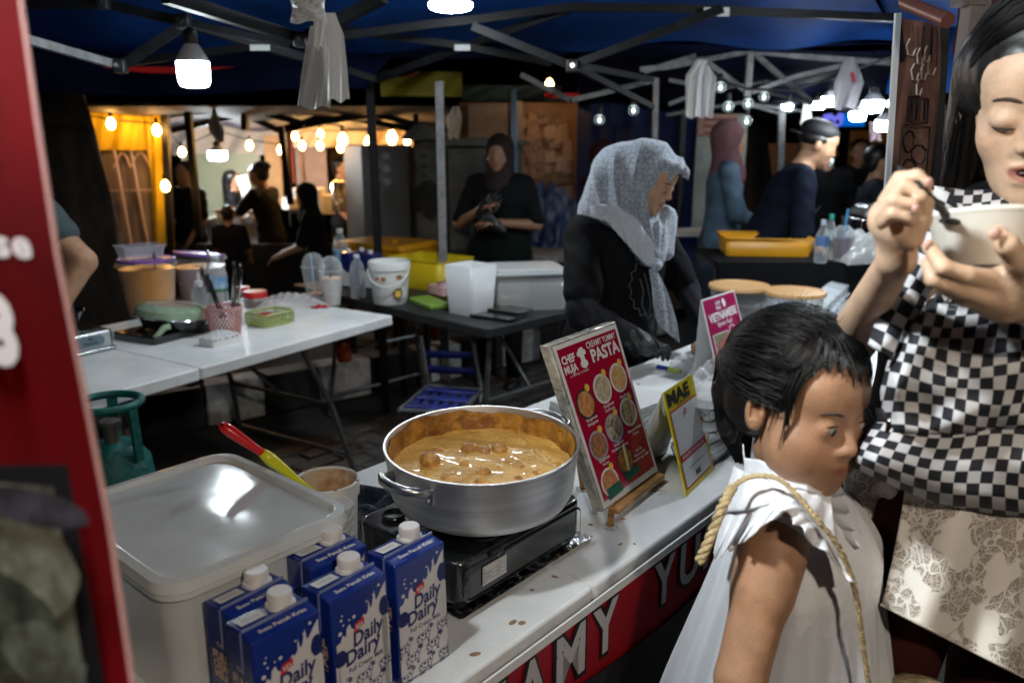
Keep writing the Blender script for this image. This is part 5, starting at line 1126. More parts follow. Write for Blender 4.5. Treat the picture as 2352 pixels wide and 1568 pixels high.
tag(hangbag(None, [(1846, 1862, 240), (1838, 1866, 285)], 6.2, mat('pale_flag', (.45, .45, .4), .6), 10, name='paper_flag'), 'pale paper cone hanging above the black cap', 'flag')
tag(hangbag(None, [(1998, 2022, 280), (1996, 2024, 322)], 5.0, mat('pink_white_flag', (.55, .40, .42), .6, var=.3), 11, name='cloth_flag'), 'pink and white cloth hanging below the bright bulbs', 'flag')
# ================================================================ hanging ice-drink banner at right (seen from behind)
t = thing('drink_banner', 'brown see-through vertical banner with ice cube drawings, right of the bright bulbs', 'banner', ad(2110, 300, 1.75))
Yb = 1.8
def bn_(u, v):
    L = ad(2068 - 28 * v, 40 + 470 * v, Yb); Rr = ad(2165 - 30 * v, 60 + 450 * v, Yb + .12); p = L.lerp(Rr, u); p.y += .006 * math.sin(u * 9 + v * 6); return p
M_bn = mat('brown_mesh_print', (.30, .17, .13), .5, col2=(.20, .11, .085), vs_=4, bump=.2)
MB().grid(bn_, 20, 40).build('banner_cloth', M_bn, t, smooth=180)
def BP(x, y, o=.006): p = bn_(x, y); p.y -= o; return p
b = MB(); rr = random.Random(8)
def bl(pts, w): 
    for p, q in zip(pts[:-1], pts[1:]): b.bar(BP(*p), BP(*q), w, .0015)
for cx, cy, r in ((.35, .60, .10), (.60, .66, .09), (.40, .74, .10), (.25, .86, .13)): bl([(cx + r * 1.6 * math.cos(a), cy + r * .55 * math.sin(a)) for a in [k * .785 + .4 for k in range(9)]], .003)
bl([(.15, .52), (.8, .52), (.8, .95), (.15, .95), (.15, .52)], .002); bl([(.25, .38), (.75, .38), (.75, .50), (.25, .50), (.25, .38)], .003)
for x in (.33, .42, .51, .60, .69): bl([(x, .39), (x, .49)], .003)
for x in (.3, .5, .75, .9): bl([(x, .02), (x + .02, .12 + .1 * x)], .003)
b.build('dark_drawing', M_black, t)
b = MB()
for cx, cy in ((.25, .14), (.45, .18), (.65, .16), (.35, .26), (.60, .25), (.78, .22), (.5, .33)): bl([(cx + .09 * math.cos(a), cy + .045 * math.sin(a)) for a in [k * 1.1 for k in range(5)]], .004)
b.build('pale_ice_drawing', mat('pale_ice_ink', (.55, .48, .44), .4), t)
MB().bar(bn_(0, -.02) + Vector((-.006, 0, 0)), bn_(0, 1.1) + Vector((-.006, 0, 0)), .008, .012).build('white_edge', mat('white_edge_strip', (.62, .66, .70), .4), t)
MB().bar(bn_(1, -.02) + Vector((.006, 0, 0)), bn_(1, 1.3) + Vector((.006, 0, 0)), .012, .02).build('dark_edge', M_darkmetal, t)
MB().tube([ad(2078, 6, 1.75), ad(2178, 48, 1.6)], .014, 12).build('top_rail', mat('copper_rail', (.20, .08, .06), .4, metal=.3), t)
o = MB().grid(lambda u, v: ad(2150 + 22 * u - 14 * v, 240 + 290 * v, 1.95 + .03 * math.sin(v * 9)), 6, 20).build('white_sleeve', mat('grey_white_sleeve', (.34, .35, .36), .5, var=.2, bump=.3), smooth=180, solid=.01); tag(o, 'crumpled grey-white sleeve on the post right of the brown banner', 'sleeve')
# ================================================================ people
def skinm(name, c, sss=0): return mat(name, c, .50, var=.16, vs_=26, bump=.16, bs=380, sss=sss, attr=True)
M_skinA = skinm('warm_tan_skin', (.40, .215, .125)); M_skinB = skinm('brown_skin', (.27, .14, .08)); 
M_skinL = skinm('fair_skin', (.60, .40, .27), .12); M_skinG = skinm('child_skin', (.36, .19, .105), .12)
def cloth(name, c, rough=.8, **k): return mat(name, c, rough, var=k.pop('var', .2), vs_=k.pop('vs_', 9), bump=k.pop('bump', .35), bs=k.pop('bs', 60), spec=k.pop('spec', .12), **k)
M_hair = mat('black_hair', (.0045, .004, .004), .40, spec=.4, var=.4, vs_=60)
def head_prims(fem=True, eyes='open', mouth=0, jaw=1.0, smile=0):
    "skull, jaw, nose, lips, ears, neck root; y forward, z up, metres, origin at the middle of the head"
    p = [el((0, -.014, .034), (.074, .094, .084), .01), el((0, .022, -.020), (.062 * jaw, .066, .078), .03), el((0, .046, -.070), (.040 * jaw, .038, .036), .03),
         el((0, .068, -.098), (.017, .016, .014), .022), el((.036 * jaw, .052, -.026), (.026, .024, .026), .02), el((-.036 * jaw, .052, -.026), (.026, .024, .026), .02),
         el((0, .055, .045), (.056, .032, .04), .03)]
    p += [el((s * .030, .100 + (.003 if eyes == 'closed' else 0), .004), (.016, .012, .009), .014, sub=1) for s in (1, -1)]
    p += [el((s * .031, .0745, .001), (.0170, .0165 if eyes == 'closed' else .0155, .0130), .007) for s in (1, -1)]
    if eyes == 'open': p += [el((s * .031, .0935, .000), (.0115, .0070, .0050), .002, sub=1) for s in (1, -1)]
    p += [rc((0, .080, .012), (0, .099, -.026), .0065, .0095, .010), el((.0095, .092, -.030), (.0075, .009, .0065), .005), el((-.0095, .092, -.030), (.0075, .009, .0065), .005),
          el((.005, .099, -.0375), (.003, .003, .003), .002, sub=1), el((-.005, .099, -.0375), (.003, .003, .003), .002, sub=1)]
    p += [el((0, .0835, -.0545 + mouth * .15), (.021, .0085, .0052), .005), el((0, .0815, -.0655 - mouth * .5), (.018, .0085, .0062), .005)]
    if smile: p += [rc((s * .012, .0825, -.0600), (s * .0265, .0735, -.0535), .0045, .0022, .004) for s in (1, -1)] + [rc((s * .010, .0925, -.0605), (s * .026, .0790, -.0545), .0012, .0008, .002)[:6] + (-1,) for s in (1, -1)]
    if mouth: p += [el((0, .092, -.060), (.015, .010, .0018 + mouth * .3), .002, sub=1)]
    else: p += [el((0, .0945, -.0600), (.021, .006, .0010), .002, sub=1)]
    for s in (1, -1): p += [el((s * .0775, -.010, -.004), (.0090, .018, .030), .004), el((s * .081, -.006, .0), (.004, .009, .018), .003, sub=1)]
    return p
def face_tint(Mh, lips=(1.0, .48, .45), blush=.0):
    Mi = np.array(Mh.inverted())
    def f(V):
        L = V @ Mi[:3, :3].T + Mi[:3, 3]; t = np.ones((len(V), 3))
        d = ((L[:, 0] / .022) ** 2 + ((L[:, 1] - .086) / .016) ** 2 + ((L[:, 2] + .060) / .0115) ** 2)
        w = np.clip((1.15 - d) * 3, 0, 1)[:, None]; t = t * (1 - w) + np.array(lips) * w
        if blush:
            for s in (1, -1):
                d = ((L[:, 0] - s * .042) ** 2 + (L[:, 1] - .06) ** 2 + (L[:, 2] + .026) ** 2); w = (np.exp(-d / .0007) * blush)[:, None]; t = t * (1 - w) + t * np.array((1.0, .68, .62)) * w
        return t
    return f
def face_bits(par, Mh, eyes='open', look=(0, 0), brow=1.0, lash=True):
    if eyes == 'open':
        for s in (1, -1):
            o = MB(Mh).ell((s * .031, .0780, .0005), .0120, 20).build('eye', mat('eye_white', (.26, .24, .22), .4), par, smooth=180)
            MB(Mh).ell((s * .031 + look[0], .0856, look[1]), (.0072, .0050, .0072), 16).build('iris', mat('dark_iris', (.010, .005, .004), .3), o, smooth=180)
    b = MB(Mh)
    for s in (1, -1):
        P = [(s * (.012 + .036 * k / 6), .0885 - .013 * (k / 6) ** 2 , .0200 + .006 * math.sin(math.pi * k / 7)) for k in range(7)]
        b.tube(P, [.0012, .0026, .0030, .0028, .0024, .0018, .0007], 6)
    b.build('eyebrow', mat('soft_brow', (.045, .028, .02), .8), par, smooth=180)
    if lash:
        b = MB(Mh)
        for s in (1, -1):
            z0 = .0050 if eyes == 'open' else -.0072
            P = [(s * (.0175 + .027 * k / 6), .0868 - .0085 * ((k - 2.5) / 3.5) ** 2 + (.0022 if eyes == 'open' else .0015), z0 + (.0032 if eyes == 'open' else -.002) * math.sin(math.pi * k / 6)) for k in range(7)]
            b.tube(P, [.0005, .0010, .0012, .0013, .0013, .0012, .0006], 5)
        b.build('eyelashes', M_hair, par, smooth=180)
def hand_prims(side=1, curl=(25, 30, 35, 40), thumb=None, s=1.0, k=.006):
    p = [el((0, .045, 0), (.036, .046, .013), .01), el((side * .020, .030, -.006), (.018, .028, .012), .012), rc((0, -.02, 0), (0, .02, 0), .024, .026, .015)]
    for i, (x, L) in enumerate(((.029, .070), (.0105, .078), (-.0085, .073), (-.0265, .057))):
        c = R(curl[i]); a = c * .6; q = np.array((x * side, .084 - .004 * abs(i - 1), 0)); r = .0088
        for j, (f, cc_) in enumerate(((.45, .7), (.31, 1.1), (.24, .8))):
            d = np.array((side * (.10 - .07 * i), math.cos(a), -math.sin(a))); q2_ = q + d * L * f; p.append(rc(q, q2_, r, r * .9, .004 if j else k)); q = q2_; r *= .9; a += c * cc_
    th = thumb or [(.030, .022, -.008), (.052, .050, -.016), (.056, .076, -.022)]
    th = [(side * a, b, c) for a, b, c in th]; p += chain(th, [.013, .0105, .0085], .008)
    return [('rc', q[1] * s, q[2] * s, q[3] * s, q[4] * s, q[5] * s, q[6]) if q[0] == 'rc' else ('el', q[1] * s, q[2] * s, q[3], 0, q[5] * s, q[6]) for q in p]
def aim(p, d, up):
    "matrix at p with local y along d and local z nearest up"
    y = Vector(d).normalized(); z = Vector(up); z = (z - y * z.dot(y)).normalized(); x = y.cross(z)
    return Matrix(((x.x, y.x, z.x, p[0]), (x.y, y.y, z.y, p[1]), (x.z, y.z, z.z, p[2]), (0, 0, 0, 1)))
def person(label, pos, face, H=1.6, top=None, bottom=None, head='hair', hm=M_hair, skin=M_skinB, lean=0, arms=None, res=.014, nod=0, turn=0, group=None, bottomkind='trousers', sleeve=.55, girth=1.0, extra=None, apron=None, sit=False, shirt_len=.78):
    k = H / 1.6; z0 = pos[2] if len(pos) > 2 else 0
    t = thing('person', label, 'person', (pos[0], pos[1], z0), 0, group)
    B = Matrix.Translation((pos[0], pos[1], z0)) @ Matrix.Rotation(R(face), 4, 'Z') @ Matrix.Scale(k, 4)
    Up = B @ Matrix.Translation((0, 0, .88)) @ Matrix.Rotation(-R(lean), 4, 'X') @ Matrix.Translation((0, 0, -.88))
    Mh = Up @ Matrix.Translation((0, .015, 1.475)) @ Matrix.Rotation(R(turn), 4, 'Z') @ Matrix.Rotation(-R(nod), 4, 'X') @ Matrix.Scale(.93, 4)
    arms = arms or [[(-.20, .02, 1.07), (-.18, .16, .90)], [(.20, .02, 1.07), (.18, .16, .90)]]
    body = xf(head_prims(), Mh) + xf([rc((0, -.005, 1.40), (0, -.01, 1.28), .047, .055, .03), el((0, 0, 1.20), (.14 * girth, .085 * girth, .16), .05), el((0, 0, 1.0), (.12 * girth, .085 * girth, .14), .05)], Up)
    body += xf([el((0, -.01, .88), (.145 * girth, .10 * girth, .10), .05)] + ([rc((s * .08, 0, .84), (s * .09, .02, .46), .072 * girth, .048, .02) for s in (1, -1)] + [rc((s * .09, .02, .46), (s * .09, -.01, .07), .048, .034, .01) for s in (1, -1)] + [rc((s * .09, -.02, .04), (s * .095, .12, .03), .036, .028, .01) for s in (1, -1)]), B)
    shirt = xf([el((0, 0, 1.20), (.165 * girth, .108 * girth, .17), .06), el((0, 0, 1.0), (.150 * girth, .108 * girth, .17), .06), rc((-.12, 0, 1.315), (.12, 0, 1.315), .050, .050, .04), el((0, -.005, .87), (.165 * girth, .125 * girth, .12), .06)], Up)
    for s, A in zip((-1, 1), arms):
        sh = (s * .165, 0, 1.30); e, w = A
        body += xf([rc(sh, e, .044, .037, .02), rc(e, w, .037, .024, .01)], Up)
        dd = Vector(w) - Vector(e); Hm = Up @ aim(w, dd, (0, .4, .9)); body += xf(hand_prims(-s), Hm)
        sv = Vector(sh); ev = Vector(e); wv = Vector(w)
        shirt += xf([rc(sh, sv.lerp(ev, min(1, sleeve * 1.6)), .058, .054, .03)], Up)
        if sleeve > .7: shirt += xf([rc(e, ev.lerp(wv, .9), .046, .034, .02)], Up)
    solid('body', body, res, skin, t, tint=face_tint(Mh))
    solid('shirt', shirt, res, top, t, disp=lambda X, Y, Z: .004 * np.sin(Z * 60 + X * 25) * np.sin(X * 31 + Y * 27))
    if bottomkind == 'trousers': bt = [el((0, -.01, .86), (.155 * girth, .115 * girth, .10), .04)] + [rc((s * .08, 0, .82), (s * .09, .02, .46), .088 * girth, .066, .03) for s in (1, -1)] + [rc((s * .09, .02, .46), (s * .09, 0, .10), .066, .052, .01) for s in (1, -1)]
    else: bt = [rc((0, 0, .86), (0, 0, .20), .14 * girth, .19, .04)]
    solid('trousers' if bottomkind == 'trousers' else 'skirt', xf(bt, B), res, bottom, t)
    b = MB(B)
    for s in (-1, 1): b.ell((s * .095, .045, .032), (.045, .125, .034), 14)
    b.build('shoe', M_black, t, smooth=180)
    if head == 'hair': hp = [el((0, -.030, .050), (.085, .092, .086), .01), el((0, -.055, -.01), (.072, .055, .07), .02)]
    elif head == 'bun': hp = [el((0, -.030, .050), (.085, .092, .086), .01), el((0, -.055, -.01), (.072, .055, .06), .02), el((0, -.115, .075), (.045, .045, .04), .01)]
    elif head == 'long': hp = [el((0, -.030, .050), (.087, .092, .086), .01), rc((0, -.065, 0), (0, -.075, -.24), .072, .06, .03)]
    elif head == 'cap': hp = [el((0, -.018, .072), (.086, .103, .060), .01), el((0, -.122, .030), (.052, .050, .009), .012)]
    elif head == 'hijab': hp = [el((0, -.016, .036), (.094, .112, .106), .02), rc((0, -.02, -.06), (0, .0, -.20), .088, .115, .05), el((0, -.01, -.24), (.165, .105, .08), .05)]
    cutm = None
    hp = xf(hp, Mh)
    if head == 'hijab': hp += xf([el((0, .085, -.022), (.060, .062, .082), .008, sub=1)], Mh)
    elif head != 'cap': hp += xf([el((0, .088, -.035), (.074, .075, .088), .02, sub=1)], Mh)
    solid({'hijab': 'headscarf', 'cap': 'cap'}.get(head, 'hair'), hp, max(.008, res * .7), hm, t)
    if head == 'cap': solid('hair', xf([el((0, -.022, .026), (.081, .098, .055), .01), el((0, .088, -.035), (.074, .075, .088), .02, sub=1)], Mh), .009, M_hair, t)
    if apron is not None:
        solid('apron', xf([el((0, .03, 1.12), (.12 * girth, .088 * girth, .15), .05), el((0, .04, .86), (.17 * girth, .10 * girth, .22), .05)], Up), res, apron, t)
    if extra: extra(t, B, Up, Mh)
    return t, B, Up, Mh
def at_ground(u, v, Y, H):
    "person whose crown appears at (u, v): returns the place on the ground and the height"
    p = ad(u, v, Y); return (p.x, p.y, p.z - H)
M_blk = cloth('black_cotton', (.006, .0065, .008)); M_blk2 = cloth('washed_black', (.016, .017, .021)); M_navyt = cloth('navy_tee', (.004, .007, .018)); M_mauve = cloth('mauve_jersey', (.16, .08, .09), .7); M_teal = cloth('slate_blouse', (.085, .135, .19), .7); M_dkr = cloth('dark_maroon', (.045, .01, .015))
# --- silhouettes in the warm stall
person('dark-haired person in black seen from behind under the left warm bulb', at_ground(424, 368, 7.6, 1.62), 150, 1.62, M_blk, M_blk, res=.02)
person('long-haired woman in black seen in profile against the greenish board', at_ground(531, 390, 8.6, 1.52), -80, 1.52, M_blk, M_blk, head='long', res=.02)
def paper(t, B, Up, Mh):
    q = ad(565, 438, 8.2); MB(TR(q.x, q.y, q.z, .2, 0, R(-12))).box((0, 0, 0), (.10, .02, .30)).build('paper_sheet', M_whw, t)
person('tall person in black with hair tied back raising an arm and holding a pale sheet', at_ground(612, 368, 7.7, 1.66), 75, 1.66, M_blk, M_dkr, head='bun', res=.018, lean=8, arms=[[(-.20, .16, 1.16), (-.14, .38, 1.20)], [(.20, .10, 1.10), (.16, .34, 1.18)]], extra=paper)
person('small child with dark round head behind the table, seen from behind', at_ground(522, 470, 6.9, 1.12), 0, 1.12, M_blk, M_blk, res=.018)
person('woman in a black headscarf seated low, turned left, at the warm stall', at_ground(725, 418, 6.6, 1.40), 95, 1.40, M_blk, M_blk, head='hijab', hm=M_blk, res=.016, lean=8, skin=M_skinA, arms=[[(-.20, .12, 1.04), (-.16, .34, .98)], [(.20, .12, 1.04), (.16, .34, .98)]])
person('man in the dark opening lit orange on one side', at_ground(780, 362, 9.2, 1.6), -100, 1.6, M_blk2, M_blk, res=.02, skin=M_skinA)
# --- gloved woman in the middle
def gl(t, B, Up, Mh):
    b = MB(Up @ frame((0, .128, 1.02), (1, 0, 0), (0, 0, 1)))
    b.text('Boss', .0, .06, .03, w=.07, z=.012, bold=.02, rot=R(-8)) if False else b.stroke([(-.035, .065), (.0, .07), (.035, .055)], .014, z=.02)
    for y, w in ((.04, .09), (.018, .05), (.0, .08), (-.02, .085)): b.stroke([(-w / 2, y), (w / 2, y)], .005, z=.02)
    b.build('shirt_print', mat('faded_print', (.35, .33, .34), .6), t, smooth=0)
    for s in (1, -1): solid('glove', xf(hand_prims(s, s=1.08), Up @ aim((s * .06, .22, 1.10 + .05 * s), (-s * .6, .25, .55), (0, 1, 0))), .007, mat('black_glove', (.012, .012, .013), .4), t)
person('woman in black with dark headscarf and black gloves standing with raised hands', at_ground(1148, 308, 4.9, 1.56), 165, 1.56, M_blk, M_blk, head='hijab', hm=cloth('brown_black_scarf', (.028, .02, .018)), res=.012, girth=1.25, skin=M_skinB, apron=cloth('dark_green_apron', (.002, .006, .005)), arms=[[(-.25, .06, 1.06), (-.05, .20, 1.08)], [(.25, .06, 1.06), (.06, .20, 1.16)]], extra=gl)
# --- right rear people
person('woman in a mauve headscarf and slate blouse with apron turned to the right', at_ground(1672, 288, 4.9, 1.55), -95, 1.58, M_teal, cloth('slate_apron_skirt', (.045, .06, .085)), head='hijab', hm=M_mauve, res=.011, skin=M_skinA, bottomkind='skirt', sleeve=.9, arms=[[(-.20, .05, 1.06), (-.12, .24, .96)], [(.20, .05, 1.06), (.12, .26, .98)]])
def tat(t, B, Up, Mh):
    b = MB(Up @ frame((0, .15, 1.15), (1, 0, 0), (0, 0, 1))); rr = random.Random(3)
    for k in range(26): b.poly(blob(rr.uniform(-.10, .10), rr.uniform(-.22, .06), .012, .014, k, 8, .3), z=rr.uniform(.0, .02))
    b.build('shirt_print', mat('grey_print', (.22, .24, .28), .6), t, smooth=0)
    MB(Mh).ell((0, .098, -.060), (.030, .012, .022), 14).build('mouth_cover', clear('face_shield_film', (.7, .8, .8), .4, .1), t, smooth=180)
person('man in a backwards black cap and navy t-shirt leaning over the rear stall', at_ground(1768, 268, 4.5, 1.72), -102, 1.76, M_navyt, M_blk, head='cap', hm=mat('black_cap_cloth', (.008, .008, .010), .7), skin=M_skinA, res=.010, girth=1.12, lean=22, nod=-4, sleeve=.58, arms=[[(-.24, .10, 1.02), (-.10, .36, .98)], [(.24, .12, 1.04), (.12, .36, .98)]], extra=tat)
person('man in black seen from behind near the bright bulbs', at_ground(1905, 312, 6.4, 1.66), -20, 1.66, M_blk, M_blk, skin=M_skinA, res=.015, girth=1.1)
person('smiling man in black holding pale bags far back', at_ground(1978, 318, 7.4, 1.68), 170, 1.68, M_blk, M_blk2, skin=M_skinB, res=.015, arms=[[(-.20, .10, 1.08), (-.06, .26, 1.12)], [(.20, .10, 1.08), (.08, .26, 1.08)]],
       extra=lambda t, B, Up, Mh: [MB(Up).ell((x, .30, z), r, 14).build('pale_bag', mat('pale_sack', (.32, .30, .26), .7, var=.2), t, smooth=180) for x, z, r in ((0, 1.10, (.12, .07, .11)), (-.12, .98, (.13, .07, .12)))])
person('person in a dark jacket beside the white banner edge', at_ground(2022, 330, 5.6, 1.62), -110, 1.62, cloth('ink_jacket', (.008, .010, .016)), M_blk, head='hair', skin=M_skinB, res=.015, girth=1.15)
person('figure in a dark maroon headscarf standing in shade at the navy wall', at_ground(1385, 322, 5.6, 1.55), -60, 1.55, M_dkr, M_dkr, head='hijab', hm=M_dkr, skin=M_skinB, res=.015, girth=1.1)
# ================================================================ woman in the grey patterned headscarf (main)
t = thing('person', 'young woman in a pale grey patterned headscarf and black t-shirt working behind the counter', 'person', (.38, 2.86, 0))
hc = ad(1492, 412, 2.78); Mh = Matrix.Translation(hc) @ Matrix.Rotation(R(-123), 4, 'Z') @ Matrix.Rotation(-R(25), 4, 'X') @ Matrix.Scale(.93, 4)
M_skinH = skinm('light_brown_skin', (.42, .235, .14), .1)
shL, shR = Vector((.25, 2.80, 1.185)), Vector((.53, 2.98, 1.185))    # near shoulder, far shoulder
elL, wrL = Vector((.235, 2.62, .955)), Vector((.46, 2.60, .835)); elR, wrR = Vector((.65, 2.93, .97)), Vector((.70, 2.76, .83))
chest = Vector((.40, 2.88, 1.06)); pel = Vector((.36, 2.95, .80))
body = xf(head_prims(), Mh) + [rc(Mh @ Vector((0, -.02, -.08)), (.40, 2.86, 1.17), .05, .05, .03)] + [el(chest, (.14, .11, .17), .05), rc(pel, (.36, 2.96, .5), .14, .12, .05), rc(shL, elL, .045, .04, .02), rc(elL, wrL, .038, .026, .01), rc(shR, elR, .045, .038, .02), rc(elR, wrR, .036, .024, .01)]
body += [rc((.30, 2.95, .5), (.30, 2.97, .08), .07, .045, .03), rc((.42, 2.96, .5), (.42, 2.97, .08), .07, .045, .03)]
hR = aim(wrR, (-.10, -.85, -.25), (0, -.2, .9)); body += xf(hand_prims(1, (30, 40, 45, 50)), hR)
solid('body', body, .0042, M_skinH, t, tint=face_tint(Mh)); face_bits(t, Mh, 'closed')
solid('t_shirt', [el(chest, (.155, .13, .20), .06), el((.37, 2.92, .88), (.16, .135, .18), .06), rc(shL, shR, .055, .055, .05), rc(shL, shL.lerp(elL, .80), .064, .066, .04), rc(shR, shR.lerp(elR, .8), .066, .062, .04), el((.365, 2.93, .74), (.17, .15, .12), .05)], .007, M_blk, t, disp=lambda X, Y, Z: .003 * np.sin(Z * 70 + X * 35) * np.sin(X * 41 + Y * 30) + .003 * np.sin(Z * 23 + X * 60))
solid('arm_sleeve', [rc(elL, elL.lerp(shL, .3), .050, .054, .02), rc(elL, wrL, .048, .036, .02), rc(shR.lerp(elR, .7), elR, .048, .045, .02), rc(elR, elR.lerp(wrR, .7), .045, .036, .02)], .005, M_blk2, t, disp=lambda X, Y, Z: .0015 * np.sin(X * 150 + Z * 90))
solid('trousers', [rc((.36, 2.95, .76), (.30, 2.95, .5), .16, .11, .05), rc((.36, 2.95, .76), (.42, 2.96, .5), .16, .11, .05), rc((.30, 2.95, .5), (.30, 2.97, .10), .10, .07, .02), rc((.42, 2.96, .5), (.42, 2.97, .10), .10, .07, .02)], .012, M_blk, t)
MB().ell((.30, 2.92, .035), (.045, .12, .035), 12).ell((.42, 2.92, .035), (.045, .12, .035), 12).build('shoe', M_black, t, smooth=180)
glv = aim(wrL, az(1545, 785, .80) - wrL, (-.1, -.35, .9)); M_glove = mat('black_rubber_glove', (.022, .024, .027), .42, var=.3, vs_=30, bump=.5, bs=110)
solid('glove', xf(hand_prims(-1, (28, 34, 40, 46), s=1.12), glv) + [rc(wrL, wrL.lerp(elL, .28), .036, .040, .012)], .0032, M_glove, t, disp=lambda X, Y, Z: .0006 * np.sin(X * 420 + Z * 260))
# headscarf: dome, peak over the brow, drape to the chest, knot and tail
def Hh(x, y, z): return Mh @ Vector((x, y, z))
def hp_world():
    # main folds follow picture points, at the depth of the near side of the scarf
    P = lambda u, v, Y: ad(u, v, Y)
    pr = xf([el((0, -.020, .040), (.096, .112, .100), .02), el((0, -.04, -.02), (.096, .095, .10), .04)], Mh)
    pr += [rc(P(1425, 400, 2.84), P(1402, 480, 2.88), .105, .105, .05), rc(P(1402, 480, 2.88), P(1385, 500, 2.90), .09, .085, .05), rc(P(1440, 470, 2.80), P(1490, 590, 2.74), .085, .035, .04), rc(P(1500, 500, 2.80), P(1508, 590, 2.72), .058, .032, .03), rc(P(1530, 500, 2.82), P(1528, 580, 2.78), .040, .030, .03)]
    # peak over the forehead
    pr += [rc(Hh(-.050, .060, .088), Hh(0, .108, .082), .020, .010, .03), rc(Hh(.050, .060, .088), Hh(0, .108, .082), .020, .010, .03), rc(Hh(0, .108, .082), Hh(0, .132, .066), .010, .003, .012)]
    pr += [el(P(1508, 608, 2.665), (.020, .018, .022), .012)]
    pr += xf([el((0, .100, -.028), (.060, .084, .092), .006, sub=1), el((0, .165, -.035), (.075, .075, .095), .01, sub=1)], Mh)
    return pr
def scarf_mat():
    m = bpy.data.materials.new('grey_hexagon_print_cotton'); m.use_nodes = True; n = m.node_tree.nodes; l = m.node_tree.links; b = n['Principled BSDF']; b.inputs['Roughness'].default_value = .8; b.inputs['Sheen Weight'].default_value = .3
    tc = n.new('ShaderNodeTexCoord'); v = n.new('ShaderNodeTexVoronoi'); v.feature = 'DISTANCE_TO_EDGE'; v.inputs['Scale'].default_value = 55; v.inputs['Randomness'].default_value = .55
    l.new(tc.outputs['Object'], v.inputs[0]); cr = n.new('ShaderNodeValToRGB'); l.new(v.outputs[0], cr.inputs[0])
    cr.color_ramp.elements[0].color = (.22, .25, .30, 1); cr.color_ramp.elements[0].position = .02; cr.color_ramp.elements[1].color = (.36, .41, .47, 1); cr.color_ramp.elements[1].position = .10
    no = n.new('ShaderNodeTexNoise'); no.inputs['Scale'].default_value = 130; no.inputs['Detail'].default_value = 5; l.new(tc.outputs['Object'], no.inputs[0]); c2 = n.new('ShaderNodeValToRGB'); l.new(no.outputs[0], c2.inputs[0])
    c2.color_ramp.elements[0].color = (.62, .64, .68, 1); c2.color_ramp.elements[0].position = .42; c2.color_ramp.elements[1].position = .56
    mx = n.new('ShaderNodeMix'); mx.data_type = 'RGBA'; mx.blend_type = 'MULTIPLY'; mx.inputs[0].default_value = 1; l.new(cr.outputs[0], mx.inputs[6]); l.new(c2.outputs[0], mx.inputs[7]); l.new(mx.outputs[2], b.inputs['Base Color']); return m
M_scarf = scarf_mat()
KN = ad(1508, 606, 2.68); TP = Hh(0, -.02, .14)
def folds(X, Y, Z):
    dx, dz = X - KN.x, Z - KN.z; r = np.sqrt(dx * dx + dz * dz + (Y - KN.y) ** 2) + 1e-6; a = np.arctan2(dx, dz + .02)
    w = np.clip((r - .02) / .10, 0, 1) * np.clip((.48 - r) / .18, 0, 1) * np.clip((KN.y + .16 - Y) / .08, 0, 1)
    s_ = np.sin(a * 15 + 2.2 * np.sin(r * 9)); return -.0085 * w * (1 - 2 * np.abs(s_) ** .7) * (a < .25) + .0008 * np.sin(X * 90 + Z * 60)
solid('headscarf', hp_world(), .0036, M_scarf, t, disp=folds)
# loose front panel with scalloped hem, from the neck over the near shoulder to the knot
e_top = [(1352, 476), (1375, 470), (1410, 468), (1460, 500), (1500, 560)]; e_bot = [(1341, 492), (1395, 508), (1440, 560), (1475, 600), (1508, 620)]
def lerpP(L, f): k = f * (len(L) - 1); i = min(int(k), len(L) - 2); g = k - i; return L[i][0] * (1 - g) + L[i + 1][0] * g, L[i][1] * (1 - g) + L[i + 1][1] * g
def panel(u, v):
    a, c = lerpP(e_top, u), lerpP(e_bot, u); x, y = a[0] * (1 - v) + c[0] * v, a[1] * (1 - v) + c[1] * v + (2.2 * abs(math.sin(u * 44)) if v > .9 else 0)
    return ad(x, y, 2.700 - .045 * u + .020 * (1 - u) ** 2 - .012 * v + .004 * math.sin(u * 30))
M_hem = mat('pale_scarf_hem', (.44, .48, .53), .75, var=.1, vs_=80)
MB().grid(panel, 60, 10).build('scarf_hem', M_hem, t, smooth=180, solid=.003)
tl = [(1500, 618, 16), (1512, 660, 30), (1520, 700, 42), (1527, 735, 48), (1533, 770, 46)]
def tail(u, v):
    x0, y0 = lerpP([(a, b) for a, b, c in tl], v); w = lerpP([(c, 0) for a, b, c in tl], v)[0]
    dr = (-(u - .5) * 0 + (u) * 14 * v ** 3 * 1.2 - 22 * (1 - u) * v ** 4)
    return ad(x0 + (u - .5) * w + 4 * v, y0 + dr, 2.655 + .010 * math.sin(u * 8 + v * 2) * (.4 + .6 * v) - .02 * v)
MB().grid(tail, 24, 40).build('scarf_tail', M_scarf, t, smooth=180, solid=.004)
MB().tube([ad(1497, 606, 2.655), ad(1508, 612, 2.640), ad(1519, 606, 2.655)], [.008, .011, .008], 10).build('scarf_knot', M_scarf, t, smooth=180)
# embroidered line emblem on the shirt, a plain zigzag mane outline, following the chest
b = MB(); zz = []
for k in range(19):
    a = R(95 + k * 11.5); r = 1 if k % 2 else .86; zz.append((1492 + 48 * r * math.cos(a), 660 - 72 * r * math.sin(a)))
for L in (zz, [(1462, 598), (1458, 580), (1470, 586), (1480, 604)], [(1470, 640), (1478, 668), (1474, 700), (1484, 722)], [(1480, 628), (1486, 650), (1494, 690), (1492, 726)]):
    P_ = [ad(x, y, 2.735 - .018 * math.sin((y - 560) / 200 * 3.1)) for x, y in L]
    b.tube(P_, .0014, 5)
b.build('embroidered_outline', mat('grey_thread', (.11, .12, .14), .6), t, smooth=180)
